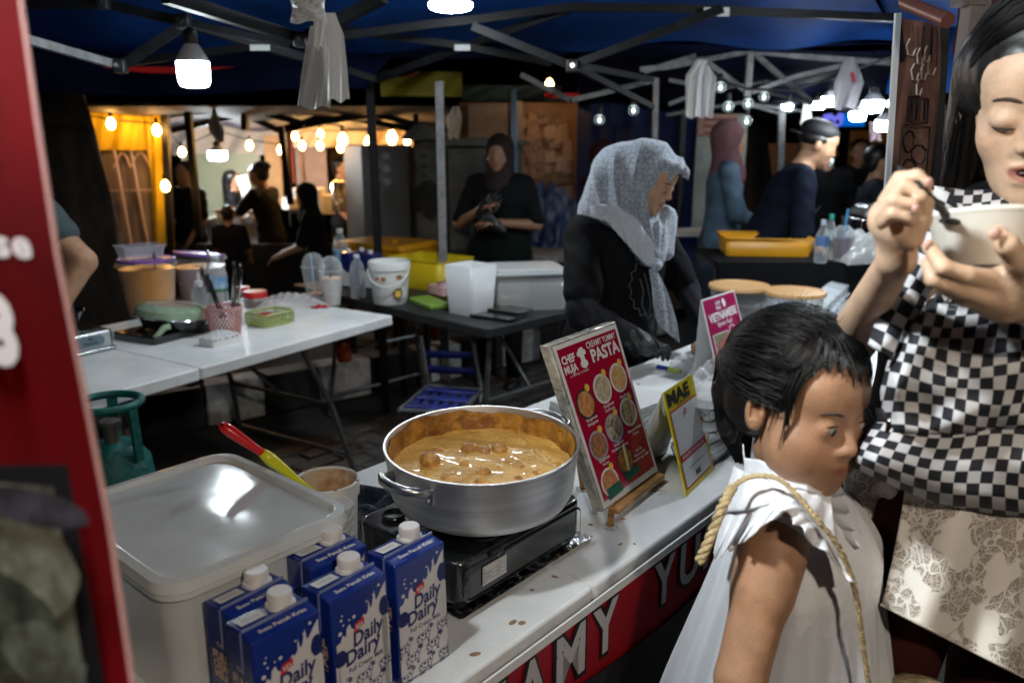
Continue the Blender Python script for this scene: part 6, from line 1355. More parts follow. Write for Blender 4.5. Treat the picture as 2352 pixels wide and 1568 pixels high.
# ================================================================ elbow of the cook at far left
t = thing('person', 'cook in a slate t-shirt mostly hidden by the red banner, bent elbow showing', 'person', (-1.72, 3.05, 0))
sh, el_, wr = ad(85, 500, 2.9), ad(190, 600, 2.85), ad(120, 730, 2.75)
cx = Vector((sh.x - .22, sh.y + .02, 0)); base = cx
solid('body', [rc(sh, el_, .055, .048, .03), rc(el_, wr, .047, .030, .01), el((cx.x, cx.y, 1.1), (.16, .11, .3), .05), rc((cx.x, cx.y, 1.35), (cx.x, cx.y, 1.5), .05, .05, .03), el((cx.x, cx.y, 1.6), (.08, .1, .12), .02), rc((cx.x - .08, cx.y, .8), (cx.x - .08, cx.y, .06), .09, .05, .03), rc((cx.x + .08, cx.y, .8), (cx.x + .08, cx.y, .06), .09, .05, .03)] + xf(hand_prims(1), aim(wr, wr - el_, (0, 0, 1))), .008, M_skinA, t, tint=lambda V: np.ones((len(V), 3)))
solid('t_shirt', [rc(sh, sh.lerp(el_, .42), .078, .074, .04), el((cx.x, cx.y, 1.1), (.20, .14, .32), .05), rc((cx.x - .1, cx.y, 1.33), sh, .06, .075, .04), el((cx.x, cx.y, .85), (.19, .14, .14), .05)], .008, cloth('slate_tee', (.06, .085, .09)), t, disp=lambda X, Y, Z: .004 * np.sin(Z * 50 + X * 35))
solid('trousers', [rc((cx.x - .08, cx.y, .8), (cx.x - .08, cx.y, .08), .12, .07, .03), rc((cx.x + .08, cx.y, .8), (cx.x + .08, cx.y, .08), .12, .07, .03)], .015, M_blk, t)
solid('hair', [el((cx.x, cx.y - .0, 1.64), (.09, .11, .10), .02)], .012, M_hair, t)
# ================================================================ the girl
t = thing('person', 'little girl with a black ponytail in a white ruffled dress looking to the right', 'person', (.38, 1.06, 0))
Mg = Matrix.Translation(ad(1836, 930, 1.05)) @ Matrix.Rotation(R(-152), 4, 'Z') @ Matrix.Rotation(-R(6), 4, 'X') @ Matrix.Rotation(R(-2), 4, 'Y') @ Matrix.Scale(.94, 4)
nb, ch, hp_, hm2 = ad(1822, 1125, 1.07), ad(1835, 1260, 1.10), ad(1800, 1560, 1.12), None
shN, elN = ad(1775, 1262, 1.00), ad(1700, 1560, .93); shF = ad(1905, 1220, 1.18)
wrN = Vector((elN.x + .03, elN.y - .05, elN.z - .17)); elF = shF + Vector((.05, .03, -.20)); wrF = elF + Vector((.02, -.08, -.15))
gb = xf(head_prims(eyes='open', smile=1), Mg) + xf([el((0, .062, -.052), (.032, .026, .022), .03), el((.036, .036, -.058), (.036, .040, .036), .03), el((-.036, .036, -.058), (.036, .040, .036), .03), el((0, .052, -.084), (.032, .030, .024), .02), el((.040, .045, -.036), (.034, .030, .034), .03), el((-.040, .045, -.036), (.034, .030, .034), .03)], Mg)
gb += [rc(Mg @ Vector((0, -.02, -.08)), nb, .036, .042, .02), el(ch, (.095, .07, .11), .04), rc(shN, elN, .040, .034, .03), rc(shN, shN.lerp(elN, .3), .044, .040, .02), rc(elN, wrN, .032, .022, .01), rc(shF, elF, .036, .030, .03), rc(elF, wrF, .03, .02, .01), el((hp_.x, hp_.y, .72), (.11, .09, .1), .04)]
gb += [rc((hp_.x + s * .06, hp_.y, .66), (hp_.x + s * .06, hp_.y, .05), .055, .03, .02) for s in (-1, 1)] + xf(hand_prims(-1, s=.72), aim(wrN, wrN - elN, (0, 1, 0))) + xf(hand_prims(1, s=.72), aim(wrF, wrF - elF, (0, 1, 0)))
solid('body', gb, .0034, M_skinG, t, tint=face_tint(Mg, (.95, .62, .58), .4)); face_bits(t, Mg, 'open', look=(-.002, -.001))
b = MB()
for s in (-1, 1): b.ell((hp_.x + s * .06, hp_.y - .03, .03), (.035, .085, .03), 12)
b.build('shoe', M_white, t, smooth=180)
# scalp hair
hg = xf([el((0, -.022, .042), (.086, .104, .090), .01), el((0, -.06, -.015), (.074, .062, .06), .02), 
          el((0, .112, -.018), (.058, .07, .066), .012, sub=1), el((.083, -.004, -.005), (.022, .022, .036), .008, sub=1)], Mg)
solid('hair', hg, .004, M_hair, t, disp=lambda X, Y, Z: .0012 * np.sin(X * 300 + Y * 240))
rg = np.random.RandomState(4)
def mapM(M, A): M = np.array(M); return A @ M[:3, :3].T + M[:3, 3]
tie = np.array((.028, -.118, .045))
def scalp(az_, el_, rad=1.03):
    return np.stack([.087 * rad * np.cos(el_) * np.sin(az_), -.022 + .105 * rad * np.cos(el_) * np.cos(az_), .042 + .091 * rad * np.sin(el_)], -1)
n = 1700; a0 = rg.uniform(-2.3, 2.3, n); e0 = .42 + .25 * np.cos(a0 * 1.2) + rg.uniform(-.1, .9, n) * np.cos(a0 * .5); e0 = np.where(np.abs(a0) > 1.0, rg.uniform(-.35, .9, n), e0)
P = []; K = 12
st = scalp(a0, e0, 1.0 + rg.uniform(.0, .06, n)[:, ] if False else 1.03)
td = tie - np.array((0, -.022, .042)); ctr = np.array((0, -.022, .042)); sc3 = np.array((.087, .105, .091))
s0 = (st - ctr) / sc3; s0 /= np.linalg.norm(s0, axis=1, keepdims=True); s1 = td / sc3; s1 = s1 / np.linalg.norm(s1); om = np.arccos(np.clip(s0 @ s1, -1, 1))[:, None]
lift = rg.uniform(1.0, 1.07, n)
for k in range(K):
    f = k / (K - 1); q = (np.sin((1 - f) * om) * s0 + np.sin(f * om) * s1) / (np.sin(om) + 1e-6); P.append(ctr + q * sc3 * (lift * (1 + .02 * np.sin(f * 6 + a0 * 9)))[:, None])
P = mapM(Mg, np.stack(P, 1)) + rg.normal(0, .0006, (n, K, 3)) + rg.normal(0, .0022, (n, 1, 3)); hairs('hair_strands', P, .00075, M_hair, t, 'stuff')
# fringe falling over the forehead
n = 620; P = []; a0 = rg.uniform(-1.25, 1.45, n); L = rg.uniform(.80, 1.05, n) * np.where(a0 > .15, .86, 1.02); cl = np.round(a0 * 7) / 7
for k in range(10):
    f = k / 9; e = 1.25 - (1.0 * L + .12 * (np.abs(a0) > .9)) * f; a = a0 * (.45 + .55 * f) + rg.normal(0, .03) + (cl - a0) * f * .15 + .05 * np.sin(a0 * 31) * f
    P.append(scalp(a, e, 1.04 + .05 * math.sin(math.pi * f)) + np.stack([0 * a, .006 * f + 0 * a, 0 * a], -1))
hairs('fringe_strands', mapM(Mg, np.stack(P, 1)), .0008, M_hair, t, 'stuff')
# loose side locks in front of the ears
n = 150; sg = np.where(rg.uniform(0, 1, n) < .5, 1, -1); yy = rg.uniform(.022, .060, n); P = np.zeros((n, 9, 3)); LL = rg.uniform(.5, 1, n)
for k in range(9):
    f = k / 8; P[:, k, 0] = sg * (.058 + .022 * math.sin(f * 1.9) + .003 * np.sin(yy * 400)); P[:, k, 1] = yy + .012 * f * np.sin(yy * 190); P[:, k, 2] = .085 - (.125 * LL) * f
hairs('side_lock_strands', mapM(Mg, P), .0007, M_hair, t, 'stuff')
# ponytail
pt = [ad(1722, 790, 1.13), ad(1692, 830, 1.12), ad(1682, 900, 1.12), ad(1685, 975, 1.11), ad(1705, 1055, 1.11)]
solid('ponytail', chain(pt, [.018, .026, .027, .022, .007], .015), .0035, M_hair, t, disp=lambda X, Y, Z: .0015 * np.sin(X * 500 + Y * 300))
n = 700; P = np.zeros((n, 12, 3)); th = rg.uniform(0, 6.28, n); rr_ = np.sqrt(rg.uniform(.3, 1.1, n))
for k in range(12):
    f = k / 11 * 3.999; i = int(f); c = np.array(pt[i].lerp(pt[i + 1], f - i)); w = np.interp(k / 11, [0, .2, .5, .8, 1], [.012, .027, .029, .024, .011])
    P[:, k] = c + (w * rr_)[:, None] * np.stack([np.cos(th), np.sin(th), 0 * th], -1) + np.stack([0 * th, 0 * th, .004 * np.sin(th * 5)], -1)
hairs('ponytail_strands', P, .0008, M_hair, t, 'stuff')
MB().lathe([(.020, -.007), (.025, 0), (.020, .007)], 18, M=aim(pt[0].lerp(pt[1], .5), (0, 0, 1), pt[1] - pt[0])).build('hair_tie', M_black, t, smooth=180)
# flyaway hair
n = 420; a0 = rg.uniform(-3, 3, n); e0 = rg.uniform(.5, 1.5, n); q0 = scalp(a0, e0, 1.03); dr = np.stack([np.sin(a0) * .3, np.cos(a0) * .3, 1 + 0 * a0], -1) * rg.uniform(.003, .016, n)[:, None]; sd = rg.normal(0, .010, (n, 3))
P = np.stack([q0 + dr * math.sin(f * 2.2) + sd * f for f in np.linspace(0, 1, 7)], 1); hairs('flyaway_strands', mapM(Mg, P), .0003, M_hair, t, 'stuff')
# dress
M_dress = mat('white_dress_cotton', (.78, .79, .82), .7, var=.06, vs_=8, bump=.35, bs=45, sheen=.3)
M_sheer = clear('white_organza', (.74, .76, .80), .62, .5)
dp = [rc(nb + Vector((.0, .01, -.02)), ch, .062, .105, .05), rc(ch, hp_, .104, .135, .05), rc(hp_, (hp_.x, hp_.y, .55), .135, .165, .05), rc(shF + Vector((-.01, -.0, .02)), shN + Vector((.02, .02, .03)), .036, .036, .04),
      rc(shN + Vector((0, 0, -.012)), shN.lerp(elN, .5), .046, .046, .004)]
dp[-1] = dp[-1][:6] + (-1,)
dp.append(el(Mg @ Vector((0, .02, -.14)), (.05, .05, .045), .01, sub=1))
solid('dress', dp, .005, M_dress, t, disp=lambda X, Y, Z: .0035 * np.sin(np.arctan2(Y - hp_.y, X - hp_.x) * 17 + Z * 6) * np.clip((1.02 - Z) * 6, .1, 1.3))
def skirtp(u, v):
    a = 2 * math.pi * u; r = .108 + .085 * v + .010 * math.sin(a * 13 + v * 3) * v + .006 * math.sin(a * 29) * v; c = ch.lerp(Vector((hp_.x - .01, hp_.y, .52)), v)
    return Vector((c.x + r * 1.02 * math.cos(a), c.y + r * .9 * math.sin(a), c.z + .02))
MB().grid(skirtp, 140, 24).build('organza_skirt', M_sheer, t, smooth=180)
for name, top, bot, Y0 in (('shoulder_ruffle', [(1660, 1172, 1.06), (1720, 1166, 1.0), (1775, 1150, .955), (1830, 1160, .94), (1880, 1215, .945), (1925, 1275, .97)], [(1640, 1268, 1.05), (1668, 1262, .985), (1712, 1240, .945), (1800, 1172, .925), (1850, 1225, .91), (1975, 1352, .925)], 0),):
    def rf(u, v):
        def L3(L, f): k = f * (len(L) - 1); i = min(int(k), len(L) - 2); g = k - i; return [L[i][q] * (1 - g) + L[i + 1][q] * g for q in range(3)]
        a, c = L3(top, u), L3(bot, u); w = v * (1 + .12 * math.sin(u * 55)); return ad(a[0] * (1 - w) + c[0] * w, a[1] * (1 - w) + c[1] * w + 5 * math.sin(u * 48) * v, a[2] * (1 - v) + c[2] * v + .008 * math.sin(u * 70) * v)
    MB().grid(rf, 110, 10).build(name, M_dress, t, smooth=180, solid=.0018)
yk_t = [(1686, 1070, 1.10), (1714, 1085, 1.045), (1775, 1108, .995), (1850, 1124, .98), (1905, 1118, 1.0)]; yk_b = [(1655, 1176, 1.055), (1712, 1172, .99), (1770, 1158, .955), (1830, 1172, .945), (1930, 1285, .965)]
def yoke(u, v):
    def L3(L, f): k = f * (len(L) - 1); i = min(int(k), len(L) - 2); g = k - i; return [L[i][q] * (1 - g) + L[i + 1][q] * g for q in range(3)]
    a, c = L3(yk_t, u), L3(yk_b, u); return ad(a[0] * (1 - v) + c[0] * v, a[1] * (1 - v) + c[1] * v, a[2] * (1 - v) + c[2] * v - .012 * math.sin(math.pi * v) + .002 * math.sin(u * 40 + v * 5))
MB().grid(yoke, 50, 14).build('yoke', M_dress, t, smooth=180, solid=.002)
def rf2(u, v):
    a = ad(1880 + 50 * u, 1110 + 130 * u, 1.02); c = ad(1925 + 50 * u, 1095 + 170 * u, 1.0); p = a.lerp(c, v); p.y += .008 * math.sin(u * 26) * v; return p
MB().grid(rf2, 40, 8).build('front_ruffle', M_sheer, t, smooth=180)
co = [ad(1705, 1030, 1.10), ad(1712, 1075, 1.06), ad(1780, 1105, .99), ad(1850, 1120, .975), ad(1905, 1118, .99)]
def collar(u, v):
    k = u * 3.999; i = int(k); p = co[i].lerp(co[i + 1], k - i); return p + Vector((0, -.004 + .012 * v, .020 * v - .004 + .003 * math.sin(u * 20)))
MB().grid(collar, 40, 5).build('collar', M_dress, t, smooth=180, solid=.002)
# straw cord of her shoulder bag
cp_ = [ad(1607, 1288, .95), ad(1635, 1225, .955), ad(1665, 1150, .965), ad(1690, 1112, .975), ad(1730, 1093, .97), ad(1785, 1098, .955), ad(1830, 1135, .935), ad(1880, 1195, .92), ad(1930, 1262, .92), ad(1965, 1360, .93), ad(1985, 1500, .94), ad(2000, 1600, .95)]
sp = []
for i in range(len(cp_) - 1):
    a0_, a1, a2, a3 = cp_[max(i - 1, 0)], cp_[i], cp_[i + 1], cp_[min(i + 2, len(cp_) - 1)]
    for k in range(14):
        f = k / 14; sp.append(.5 * ((2 * a1) + (a2 - a0_) * f + (2 * a0_ - 5 * a1 + 4 * a2 - a3) * f * f + (3 * a1 - a0_ - 3 * a2 + a3) * f ** 3))
M_straw = mat('straw_cord', (.50, .38, .20), .8, var=.3, vs_=60, bump=.6, bs=200)
bt = thing('shoulder_cord', 'braided straw bag cord running over the girl\'s shoulder', 'cord', sp[0])
b = MB()
for ph in (0, 2.09, 4.19):
    L = []
    for i, p in enumerate(sp): a = i * .55 + ph; rr_c = (.0034 if i < 40 else .0020); L.append(p + Vector((math.cos(a) * rr_c, math.sin(a) * rr_c, math.sin(a) * rr_c * .4)))
    b.tube(L, [.0040 if i < 40 else .0022 for i in range(len(L))], 6)
b.build('braid', M_straw, bt, smooth=180)
q = ad(2100, 1690, 1.02); MB().lathe([(.001, -.09), (.07, -.08), (.085, 0), (.06, .07), (.02, .09), (.001, .092)], 24, q).build('straw_bag', M_straw, bt, smooth=180)
# ================================================================ the woman with the bowl
t = thing('person', 'woman with long black hair and white lace skirt eating from a paper bowl', 'person', (.72, 1.2, 0))
Ml = Matrix.Translation(ad(2376, 246, 1.09)) @ Matrix.Rotation(R(151), 4, 'Z') @ Matrix.Rotation(-R(13), 4, 'X') @ Matrix.Scale(1.06, 4)
shA = ad(2165, 520, 1.13); elA = ad(1925, 830, 1.17); wrA = ad(2060, 592, .86)
YH = .83
def hp3(L, r, Y=YH, k=.005): return chain([ad(u, v, Y + d) for u, v, d in L], r, k)
lb_ = xf(head_prims(eyes='closed', mouth=.010, jaw=.86), Ml)
nk = ad(2350, 470, 1.13); lb_ += [rc(Ml @ Vector((0, -.02, -.07)), nk, .046, .05, .02), el((nk.x + .02, 1.20, 1.30), (.14, .08, .14), .05), rc(nk + Vector((.0, .03, -.05)), shA, .045, .050, .04)]
lb_ += [rc(shA, elA, .040, .031, .03), rc(elA, elA.lerp(wrA, .3), .031, .031, .02), rc(elA.lerp(wrA, .3), wrA, .031, .0185, .02)]
# hand with the spoon
lb_ += [rc(wrA, ad(2056, 525, .845), .0180, .0215, .012), rc(ad(2040, 500, .850), ad(2076, 512, .845), .0185, .0175, .012), el(ad(2030, 498, .85), (.011, .014, .017), .010)]
lb_ += hp3([(2034, 462, 0), (2066, 410, -.005), (2106, 404, -.015), (2130, 425, -.022)], [.0080, .0074, .0068, .0060], k=.0018) + hp3([(2030, 480, -.008), (2078, 425, -.020), (2116, 452, -.030)], [.0079, .0072, .0064], k=.0018) + hp3([(2024, 495, -.014), (2052, 462, -.028), (2096, 470, -.036), (2104, 492, -.030)], [.0077, .0070, .0063, .0056], k=.0018) + hp3([(2026, 512, -.014), (2050, 492, -.030), (2086, 500, -.034), (2092, 512, -.026)], [.0070, .0064, .0058, .0050], k=.0018)
lb_ += hp3([(2092, 545, .0), (2112, 505, -.006), (2122, 470, -.012), (2122, 448, -.016)], [.0135, .0108, .0085, .0072], k=.006)
# hand under the bowl
lb_ += hp3([(2134, 566, -.035), (2166, 614, -.050), (2222, 632, -.050), (2300, 648, -.035)], [.0070, .0080, .0090, .012], k=.003) + hp3([(2130, 602, -.030), (2144, 642, -.040), (2206, 664, -.042), (2300, 690, -.03)], [.0068, .0080, .0090, .012], k=.003)
lb_ += hp3([(2160, 655, -.02), (2215, 682, -.028), (2300, 712, -.02)], [.0075, .0088, .013], k=.005) + hp3([(2292, 538, -.066), (2312, 562, -.070), (2340, 598, -.062), (2362, 640, -.04)], [.0088, .0102, .0122, .018], k=.006)
lb_ += hp3([(2310, 665, -.025), (2400, 690, -.01), (2500, 760, .03)], [.023, .028, .024], k=.02) + [rc(ad(2500, 760, .87), ad(2560, 900, 1.0), .028, .040, .02), rc(ad(2560, 900, 1.0), ad(2540, 560, 1.16), .042, .05, .02)]
solid('body', lb_, .0030, M_skinL, t, tint=face_tint(Ml, (.66, .40, .42), .25)); face_bits(t, Ml, 'closed')
b = MB()
for u, v, Y, r in ((2133, 420, .797, (.0048, .002, .0055)), (2133, 562, .789, (.0045, .002, .0055)), (2103, 480, .784, (.004, .002, .0045)), (2288, 537, .752, (.006, .0024, .0065))): b.ell(ad(u, v, Y), r, 10)
b.build('fingernail', mat('pink_nail', (.62, .36, .29), .25, coat=.6), t, smooth=180)
MB(Ml).ell((0, .086, -.0605), (.013, .006, .004), 12).build('mouth_inside', mat('dark_mouth', (.05, .01, .012), .4), t, smooth=180)
# legs and shoes
solid('leggings', [rc((.64, 1.15, .95), (.60, 1.15, .5), .10, .065, .03), rc((.60, 1.15, .5), (.60, 1.17, .08), .065, .038, .02), rc((.82, 1.15, .95), (.80, 1.15, .5), .10, .065, .03), rc((.80, 1.15, .5), (.80, 1.17, .08), .065, .038, .02)], .008, mat('dark_maroon_tights', (.045, .010, .009), .8, spec=.15), t)
MB().ell((.60, 1.12, .035), (.045, .12, .035), 12).ell((.80, 1.12, .035), (.045, .12, .035), 12).build('shoe', M_black, t, smooth=180)
solid('black_top', [el((nk.x + .03, 1.22, 1.22), (.165, .10, .20), .06), el((.72, 1.22, 1.02), (.15, .11, .16), .06), rc(ad(2240, 480, 1.13), (nk.x, 1.16, nk.z - .03), .040, .050, .03)], .007, M_blk, t)
# hair: two curtains from a centre part
hl = xf([el((0, -.022, .045), (.090, .108, .094), .01), rc((.064, -.010, .045), (.070, -.030, -.10), .026, .020, .02), rc((.070, -.030, -.10), (.072, -.035, -.215), .020, .015, .02), rc((-.070, -.005, .045), (-.088, -.012, -.10), .030, .030, .02), rc((-.088, -.012, -.10), (-.092, -.02, -.215), .030, .024, .02), rc((0, -.07, -.05), (0, -.08, -.25), .07, .07, .03),
         el((0, .115, -.034), (.066, .085, .094), .012, sub=1)], Ml)
solid('hair', hl, .004, M_hair, t, disp=lambda X, Y, Z: .001 * np.sin(X * 420 + Y * 300))
n = 3600; sgn = np.where(rg.uniform(0, 1, n) < .75, 1, -1); y0 = rg.uniform(-.10, .062, n); K = 16; P = np.zeros((n, K, 3)); spread = rg.uniform(0, 1, n)
for k in range(K):
    f = k / (K - 1); g = min(1, f / .38); ang = g * 1.62
    xr = .077 + .005 * spread; x = xr * np.sin(ang) ; z = .045 + .097 * np.cos(ang) - max(0, (f - .38) / .62) * (.27 + .03 * spread)
    hy = y0 * (1 - .45 * g) + (-.012) * g * .45 + .012 * (y0 > .02) * math.sin(g * 3.14); x = x + .012 * max(0, f - .4) * (1 + np.sin(y0 * 90)) 
    q = np.sqrt(np.clip(1 - ((hy + .022) / .118) ** 2, .25, 1)) if f < .38 else np.sqrt(np.clip(1 - ((y0 + .022) / .118) ** 2, .45, 1)) * (1 - .0 * f)
    P[:, k, 0] = sgn * x * np.maximum(q, .80 if f > .2 else 0); P[:, k, 1] = hy - .02 * max(0, f - .4); P[:, k, 2] = np.where(f < .38, .045 + (z - .045) * q, z)
P += rg.normal(0, .0028, (n, 1, 3)); hairs('hair_strands', mapM(Ml, P), .00060, M_hair, t, 'stuff')
n = 160; P = P[:n].copy(); P[:, 5:, 0] += (sgn[:n] * rg.uniform(.004, .022, n))[:, None] * np.linspace(0, 1, K - 5)[None] ** .6; hairs('flyaway_strands', mapM(Ml, P), .00035, M_hair, t, 'stuff')
# lace skirt
def lace_mat():
    m = bpy.data.materials.new('cream_lace'); m.use_nodes = True; n = m.node_tree.nodes; l = m.node_tree.links; b = n['Principled BSDF']; b.inputs['Roughness'].default_value = .85
    tc = n.new('ShaderNodeTexCoord')
    def ramp(src, p0, p1, c0=0, c1=1):
        r = n.new('ShaderNodeValToRGB'); r.color_ramp.elements[0].position = p0; r.color_ramp.elements[1].position = p1; r.color_ramp.elements[0].color = (c0, c0, c0, 1); r.color_ramp.elements[1].color = (c1, c1, c1, 1); l.new(src, r.inputs[0]); return r.outputs[0]
    def light(a_, b_):
        m_ = n.new('ShaderNodeMixRGB'); m_.blend_type = 'LIGHTEN'; m_.inputs[0].default_value = 1; l.new(a_, m_.inputs[1]); l.new(b_, m_.inputs[2]); return m_
    wr_ = n.new('ShaderNodeTexNoise'); wr_.inputs['Scale'].default_value = 22; l.new(tc.outputs['Object'], wr_.inputs[0]); ad_ = n.new('ShaderNodeMixRGB'); ad_.blend_type = 'ADD'; ad_.inputs[0].default_value = .045; l.new(tc.outputs['Object'], ad_.inputs[1]); l.new(wr_.outputs[1], ad_.inputs[2])
    no = n.new('ShaderNodeTexNoise'); no.inputs['Scale'].default_value = 17; no.inputs['Detail'].default_value = 1.5; l.new(ad_.outputs[0], no.inputs[0])
    v1 = n.new('ShaderNodeTexVoronoi'); v1.feature = 'DISTANCE_TO_EDGE'; v1.inputs['Scale'].default_value = 58; l.new(ad_.outputs[0], v1.inputs[0])
    v2 = n.new('ShaderNodeTexVoronoi'); v2.feature = 'DISTANCE_TO_EDGE'; v2.inputs['Scale'].default_value = 230; l.new(tc.outputs['Object'], v2.inputs[0])
    mx = light(light(ramp(no.outputs[0], .52, .54), ramp(v1.outputs[0], .05, .09, 1, 0)).outputs[0], ramp(v2.outputs[0], .06, .16, .8, .12))
    cr = n.new('ShaderNodeValToRGB'); l.new(mx.outputs[0], cr.inputs[0]); cr.color_ramp.elements[0].color = (.30, .22, .165, 1); cr.color_ramp.elements[1].color = (.80, .75, .68, 1); l.new(cr.outputs[0], b.inputs['Base Color'])
    bp = n.new('ShaderNodeBump'); bp.inputs['Strength'].default_value = .7; bp.inputs['Distance'].default_value = .004; l.new(mx.outputs[0], bp.inputs['Height']); l.new(bp.outputs[0], b.inputs['Normal']); return m
M_lace = lace_mat()
def sk1(u, v):
    x = 2078 + (2440 - 2078) * u - 52 * (1 - u) * v ** 1.2; y0, y1 = 1125 + 60 * u, 1388 + 210 * u; y = y0 + (y1 - y0) * v
    return ad(x, y, 1.045 - .05 * math.sin(math.pi * min(1, u + .1)) + .014 * math.sin(u * 13 + v * 2) * (.3 + v) - .02 * v)
def sk2(u, v):
    x = 1930 + 170 * u + 52 * v * (1 - u); y = 1070 + 40 * u + (262 + 40 * u) * v; return ad(x, y, 1.12 - .03 * u + .010 * math.sin(u * 15 + v * 3) * (.3 + v))
for nm, f in (('skirt_front', sk1), ('skirt_side', sk2)):
    MB().grid(f, 60, 40).build(nm, M_lace, t, smooth=180, solid=.002)
    b = MB()
    for k in range(72): b.ell(f(k / 71, 1.0), .0028, 6)
    b.build('pearl_trim', mat('pearl_beads', (.62, .58, .50), .3), t, smooth=180)
# checkered bag worn in front
tb = thing('checkered_backpack', 'black and white checkered backpack worn on the chest of the eating woman', 'backpack', ad(2200, 900, .98))
M_chk = wave_mat('black_white_check', (.012, .014, .020), (.60, .60, .62), 1.0, .75)
wob = lambda x, y: (5 * math.sin(y * .021 + x * .013) + 3 * math.sin(x * .045 + y * .03), 6 * math.sin(x * .018 - y * .012) + 3 * math.sin(y * .05 + x * .02))
eL_ = [(2158, 668), (2110, 705), (2070, 760), (2038, 830), (2020, 900), (2022, 960), (1995, 1010), (1955, 1068)]
def xl(y): 
    for (a, b_), (c, d) in zip(eL_[:-1], eL_[1:]):
        if y <= d: return a + (c - a) * max(0, (y - b_)) / (d - b_)
    return eL_[-1][0]
def fold(x, y): return .010 * math.sin(x * .022 + y * .030) + .007 * math.sin(x * .05 - y * .028) + .006 * math.sin(y * .06 + 1.2 * math.sin(x * .02))
def b1f(u, v):
    y = 668 + 318 * v; L = xl(y); x = L + (2480 - L) * u; e = min(1, u / .12); rd = (1 - math.sqrt(max(0, 1 - (1 - e) ** 2))) * .10
    pu = math.sin(math.pi * min(1, max(0, v))) ** .6 * .035
    return ad(x, y + 10 * math.sin(u * 5) * v, .950 - .020 * v + rd - pu - fold(x, y) * (.3 + .5 * v) )
def uvf(y0, h, ry=1.0):
    def g(u, v):
        y = y0 + h * v; L = xl(y); x = L + (2480 - L) * u; wx, wy = wob(x, y); return ((x + wx + (y - 700) * .16) / 26.5, (y + wy * 1.4 - (x - 2200) * .10) / 27.5)
    return g
MB().grid(b1f, 120, 90, uvf(668, 318)).build('main_panel', M_chk, tb, smooth=180)
def b2f(u, v):
    yb = 1066 + 118 * math.sin(min(1, u * 1.35) * 1.5708) ** .9; yt = 968 + 14 * math.sin(u * 3); y = yt + (yb - yt) * v; Lx = 2012 - 60 * v ** .8; x = Lx + (2480 - Lx) * u; e = min(1, u / .10); rd = (1 - math.sqrt(max(0, 1 - (1 - e) ** 2))) * .08; vb = (1 - math.sqrt(max(0, 1 - max(0, (v - .75) / .25) ** 2))) * .07
    return ad(x, y, .935 + rd + vb - .012 * math.sin(math.pi * v) - .3 * fold(x, y))
def uv2(u, v):
    y = 975 + 200 * v; x = 1960 + 520 * u; return ((x + 4 * math.sin(y * .03)) / 30, (y + 20 * math.sin(u * 2.4) * (1) + 6 * math.sin(x * .02)) / 29)
MB().grid(b2f, 110, 50, uv2).build('lower_pocket', M_chk, tb, smooth=180)
MB().grid(lambda u, v: b2f(u, 0) + Vector((0, -.001 + .030 * v, .012 * (v - .2))), 60, 4).build('zip_flap', mat('black_zip_tape', (.012, .012, .014), .6), tb, smooth=180)
MB().tube([b2f(k / 40, 0) + Vector((0, -.004, .004)) for k in range(41)], .0028, 6).build('zipper', mat('dark_zip', (.04, .04, .045), .35, metal=.6), tb)
q = b2f(.05, 0) + Vector((0, -.01, .002)); b = MB(); b.tube([q + Vector((0, 0, .008)), q, q + Vector((-.004, -.003, -.012)), q + Vector((-.008, -.004, -.026))], [.004, .005, .0028, .0034], 8); b.build('zip_puller', mat('chrome', (.6, .6, .62), .15, metal=1), tb, smooth=180)
def st(u, v):
    c = [(2188, 452, 1.07, 52), (2160, 520, 1.03, 40), (2138, 590, 1.0, 34), (2098, 660, .97, 40), (2055, 735, .95, 44), (2028, 810, .945, 40)]; k = v * 4.999; i = int(k); g = k - i; a = [c[i][j] * (1 - g) + c[i + 1][j] * g for j in range(4)]
    return ad(a[0] + (u - .5) * a[3] * 1.5, a[1] + (u - .5) * a[3] * .9, a[2] - .018 * math.sin(math.pi * u) + .004 * math.sin(v * 30 + u * 4))
MB().grid(st, 20, 70, lambda u, v: (u * 2.6, v * 14.5)).build('shoulder_strap', M_chk, tb, smooth=180, solid=.006)
def yk(u, v):
    x0, x1 = 2148 + 10 * v, 2420; x = x0 + (x1 - x0) * u; y = 430 + 22 * u + (55 + 8 * u) * v + 6 * math.sin(u * 7)
    return ad(x, y, 1.05 + .05 * (1 - v) ** 2 + .05 * (1 - min(1, u / .15)) ** 2 - .015 * math.sin(math.pi * v))
MB().grid(yk, 70, 14, lambda u, v: ((u * 272) / 22 + v * .8, v * 3.2 + u * 1.2)).build('top_collar', M_chk, tb, smooth=180, solid=.006)
MB().grid(lambda u, v: ad(2150 + 320 * u, 662 + 6 * math.sin(u * 6) + 36 * v, .952 - .022 * math.sin(math.pi * v) - .02 * u), 50, 6).build('label_panel', mat('black_label_cloth', (.012, .012, .014), .7), tb, smooth=180, solid=.003)
q = ad(2196, 692, .925); Fq = frame((q.x, q.y, q.z), (1, .0, 0), (0, .05, 1)); b = MB(Fq); b.text('VANS', .0, .0, .008, w=.036, bold=.05); b.text('"OFF THE WALL"', 0, -.006, .003, w=.034, bold=.01); b.text('SINCE 1966', 0, -.0105, .0025, w=.016, bold=.01); b.build('label_lettering', M_white, tb, smooth=0)
